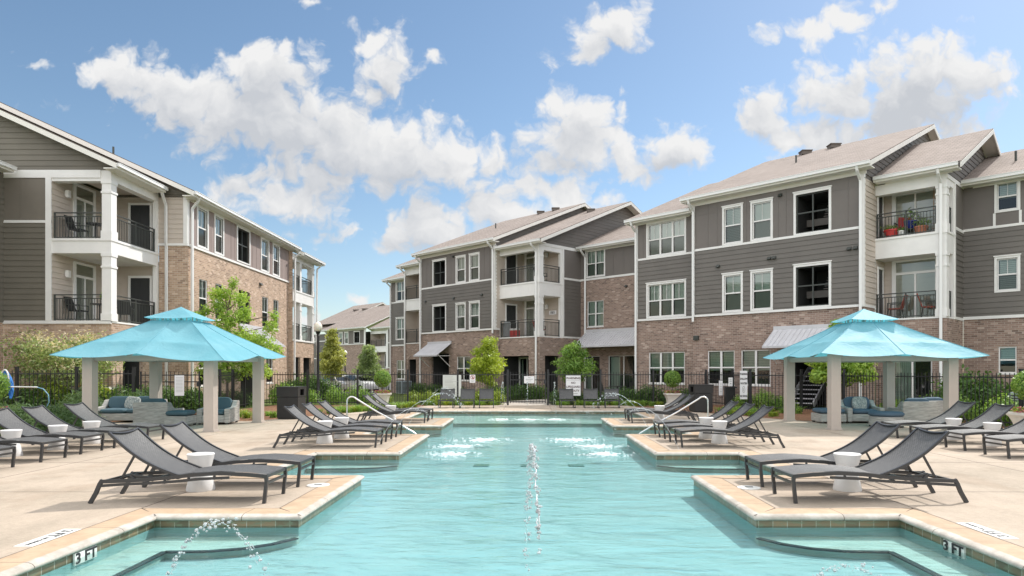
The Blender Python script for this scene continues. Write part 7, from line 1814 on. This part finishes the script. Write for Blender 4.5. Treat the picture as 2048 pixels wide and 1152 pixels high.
def drops(name, pts, rad, mat, parent, seed):
    rs = np.random.RandomState(seed); V = []; Fc = []; v, f = ICO
    for p, r in zip(pts, rad):
        s = 1+rs.normal(0, .16, 3); w = v*(1+.22*np.sin(v@rs.normal(0, 3, 3)+rs.uniform(0, 6)))[:, None]*s*r+np.array(p); k = len(V)*len(v); V.append(w); Fc += [[i+k for i in q] for q in f]
    me = bpy.data.meshes.new(name); me.from_pydata(np.vstack(V).tolist(), [], Fc); me.materials.append(mat); me.polygons.foreach_set('use_smooth', [True]*len(me.polygons)); return link(name, me, parent)
def foam_patch(parent, c, rx, ry, n, seed):
    """low white ripples and bubbles where a jet lands"""
    rs = np.random.RandomState(seed); a = rs.uniform(0, 6.28, n); r = rs.uniform(0, 1, n)**1.3; P = np.stack([c[0]+rx*r*np.cos(a), c[1]+ry*r*np.sin(a), np.full(n, WATER_Z+.004-parent.location.z)], 1)
    mb = MB()
    for p, q in zip(P, r):
        s = rs.uniform(.012, .05)*(1.3-q); k = 8; h = .008*(1.2-q)
        ring = [(p[0]+s*1.7*math.cos(2*math.pi*i/k)*rs.uniform(.7, 1.2), p[1]+s*math.sin(2*math.pi*i/k)*rs.uniform(.7, 1.2), p[2]-.006) for i in range(k)]
        for i in range(k): mb.poly([ring[i], ring[(i+1) % k], (p[0], p[1], p[2]+h)])
    o = mb.build('foam', FOAM, parent, weld=True, smooth=True); return o
def jet(label, a, b, peak, n, r0, r1, mat, seed, stream=.35, spread=.02, foam=None, group=None, rs_t=(0, 1), wob=0):
    """ballistic arc from a to b rising to height peak; the first part a smooth stream, then separate drops"""
    e = thing('water_jet', label, 'water jet', (a[0], a[1], 0), 0, group); rs = np.random.RandomState(seed); A = np.array(a); Bv = np.array(b)
    def pos(t): p = A+(Bv-A)*t; z = A[2]*(1-t)+Bv[2]*t+(peak-(A[2]+Bv[2])/2)*4*t*(1-t); return np.array([p[0]-a[0], p[1]-a[1], z])
    if stream > 0:
        s = MB(); s.tube([pos(stream*k/14) for k in range(15)], [.0028+.0012*k/14 for k in range(15)], 6); smooth_angle(s.build('stream', SPRAY if mat is SPRAY else DROP, e), 60)
    if stream == 0:           # torn strands of water between the drops
        s = MB()
        for k in range(34):
            t0 = rs.uniform(rs_t[0], rs_t[1]-.04); w = rs.normal(0, spread*.5, 3); m = rs.uniform(.012, .035)
            s.tube([pos(t0+m*i/4)+w+rs.normal(0, .0015, 3) for i in range(5)], [.0012, .0032, .0042, .0030, .001], 6)
        smooth_angle(s.build('stream', DROP, e), 60)
    P, Rr = [], []
    for k in range(n):
        t = rs_t[0]+(rs_t[1]-rs_t[0])*rs.uniform(max(0, stream*.8), 1)
        if stream == 0: t = t+.5*(round(t*26)/26-t)
        q = pos(t)+rs.normal(0, spread*(.4+t), 3); q[2] = max(q[2], WATER_Z+.01); P.append(q); Rr.append(r0+(r1-r0)*rs.uniform(0, 1)**2)
    drops('drops', P, Rr, mat, e, seed)
    if foam: foam_patch(e, (b[0]-a[0]+foam[2], b[1]-a[1]), foam[0], foam[1], foam[3], seed+1)
    return e
W = WATER_Z
jet('tall jet of clear drops arching in the middle of the near pool water', (.08, 2.9, W), (-.01, 5.7, W), 1.06, 420, .0035, .0105, DROP, 5, 0, .011, None, None, (.20, .99))
jet('low arc of clear drops over the left front bench', (-2.85, 5.35, W), (-2.1, 5.5, W), .34, 100, .005, .016, DROP, 8, 0, .022)
jet('low burst of drops at the bottom edge over the right bench', (2.05, 5.15, W), (2.75, 5.15, W), .075, 40, .005, .015, DROP, 9, 0, .022)
for sx in (-1, 1):
    nm = sides[sx]
    jet('front thin water arc from the %s middle promontory' % nm, (sx*2.95, 13.3, .02), (sx*1.5, 13.7, W), .80, 60, .004, .010, SPRAY, 20+sx, .55, .012, (.75, .6, 0, 120), None)
    jet('middle thin water arc from the %s middle promontory' % nm, (sx*2.95, 14.8, .02), (sx*1.5, 15.1, W), .88, 66, .004, .010, SPRAY, 23+sx, .5, .014, (.8, .65, 0, 140), None)
    jet('rear thin water arc from the %s middle promontory' % nm, (sx*2.95, 16.3, .02), (sx*1.1, 16.5, W), 1.0, 85, .005, .012, SPRAY, 26+sx, .5, .016, (.9, .75, 0, 160), None)
    jet('breaking spray arc before the low chairs at the %s far end' % nm, (sx*3.6, 23.2, .0), (sx*2.2, 24.2, W), .95 if sx < 0 else .7, 70, .006, .016, SPRAY, 29+sx, .3, .03)
for x, l in ((-.93, 'left thin upright jet before the middle gate'), (-.02, 'middle thin upright jet before the gate notice'), (.97, 'right thin upright jet before the middle gate')):
    jet(l, (x+.04, 26.7, .02), (x, 23.4, W), 1.12, 80, .006, .012, SPRAY, int(50+x*10), .5, .012, (.6, .7, 0, 90))
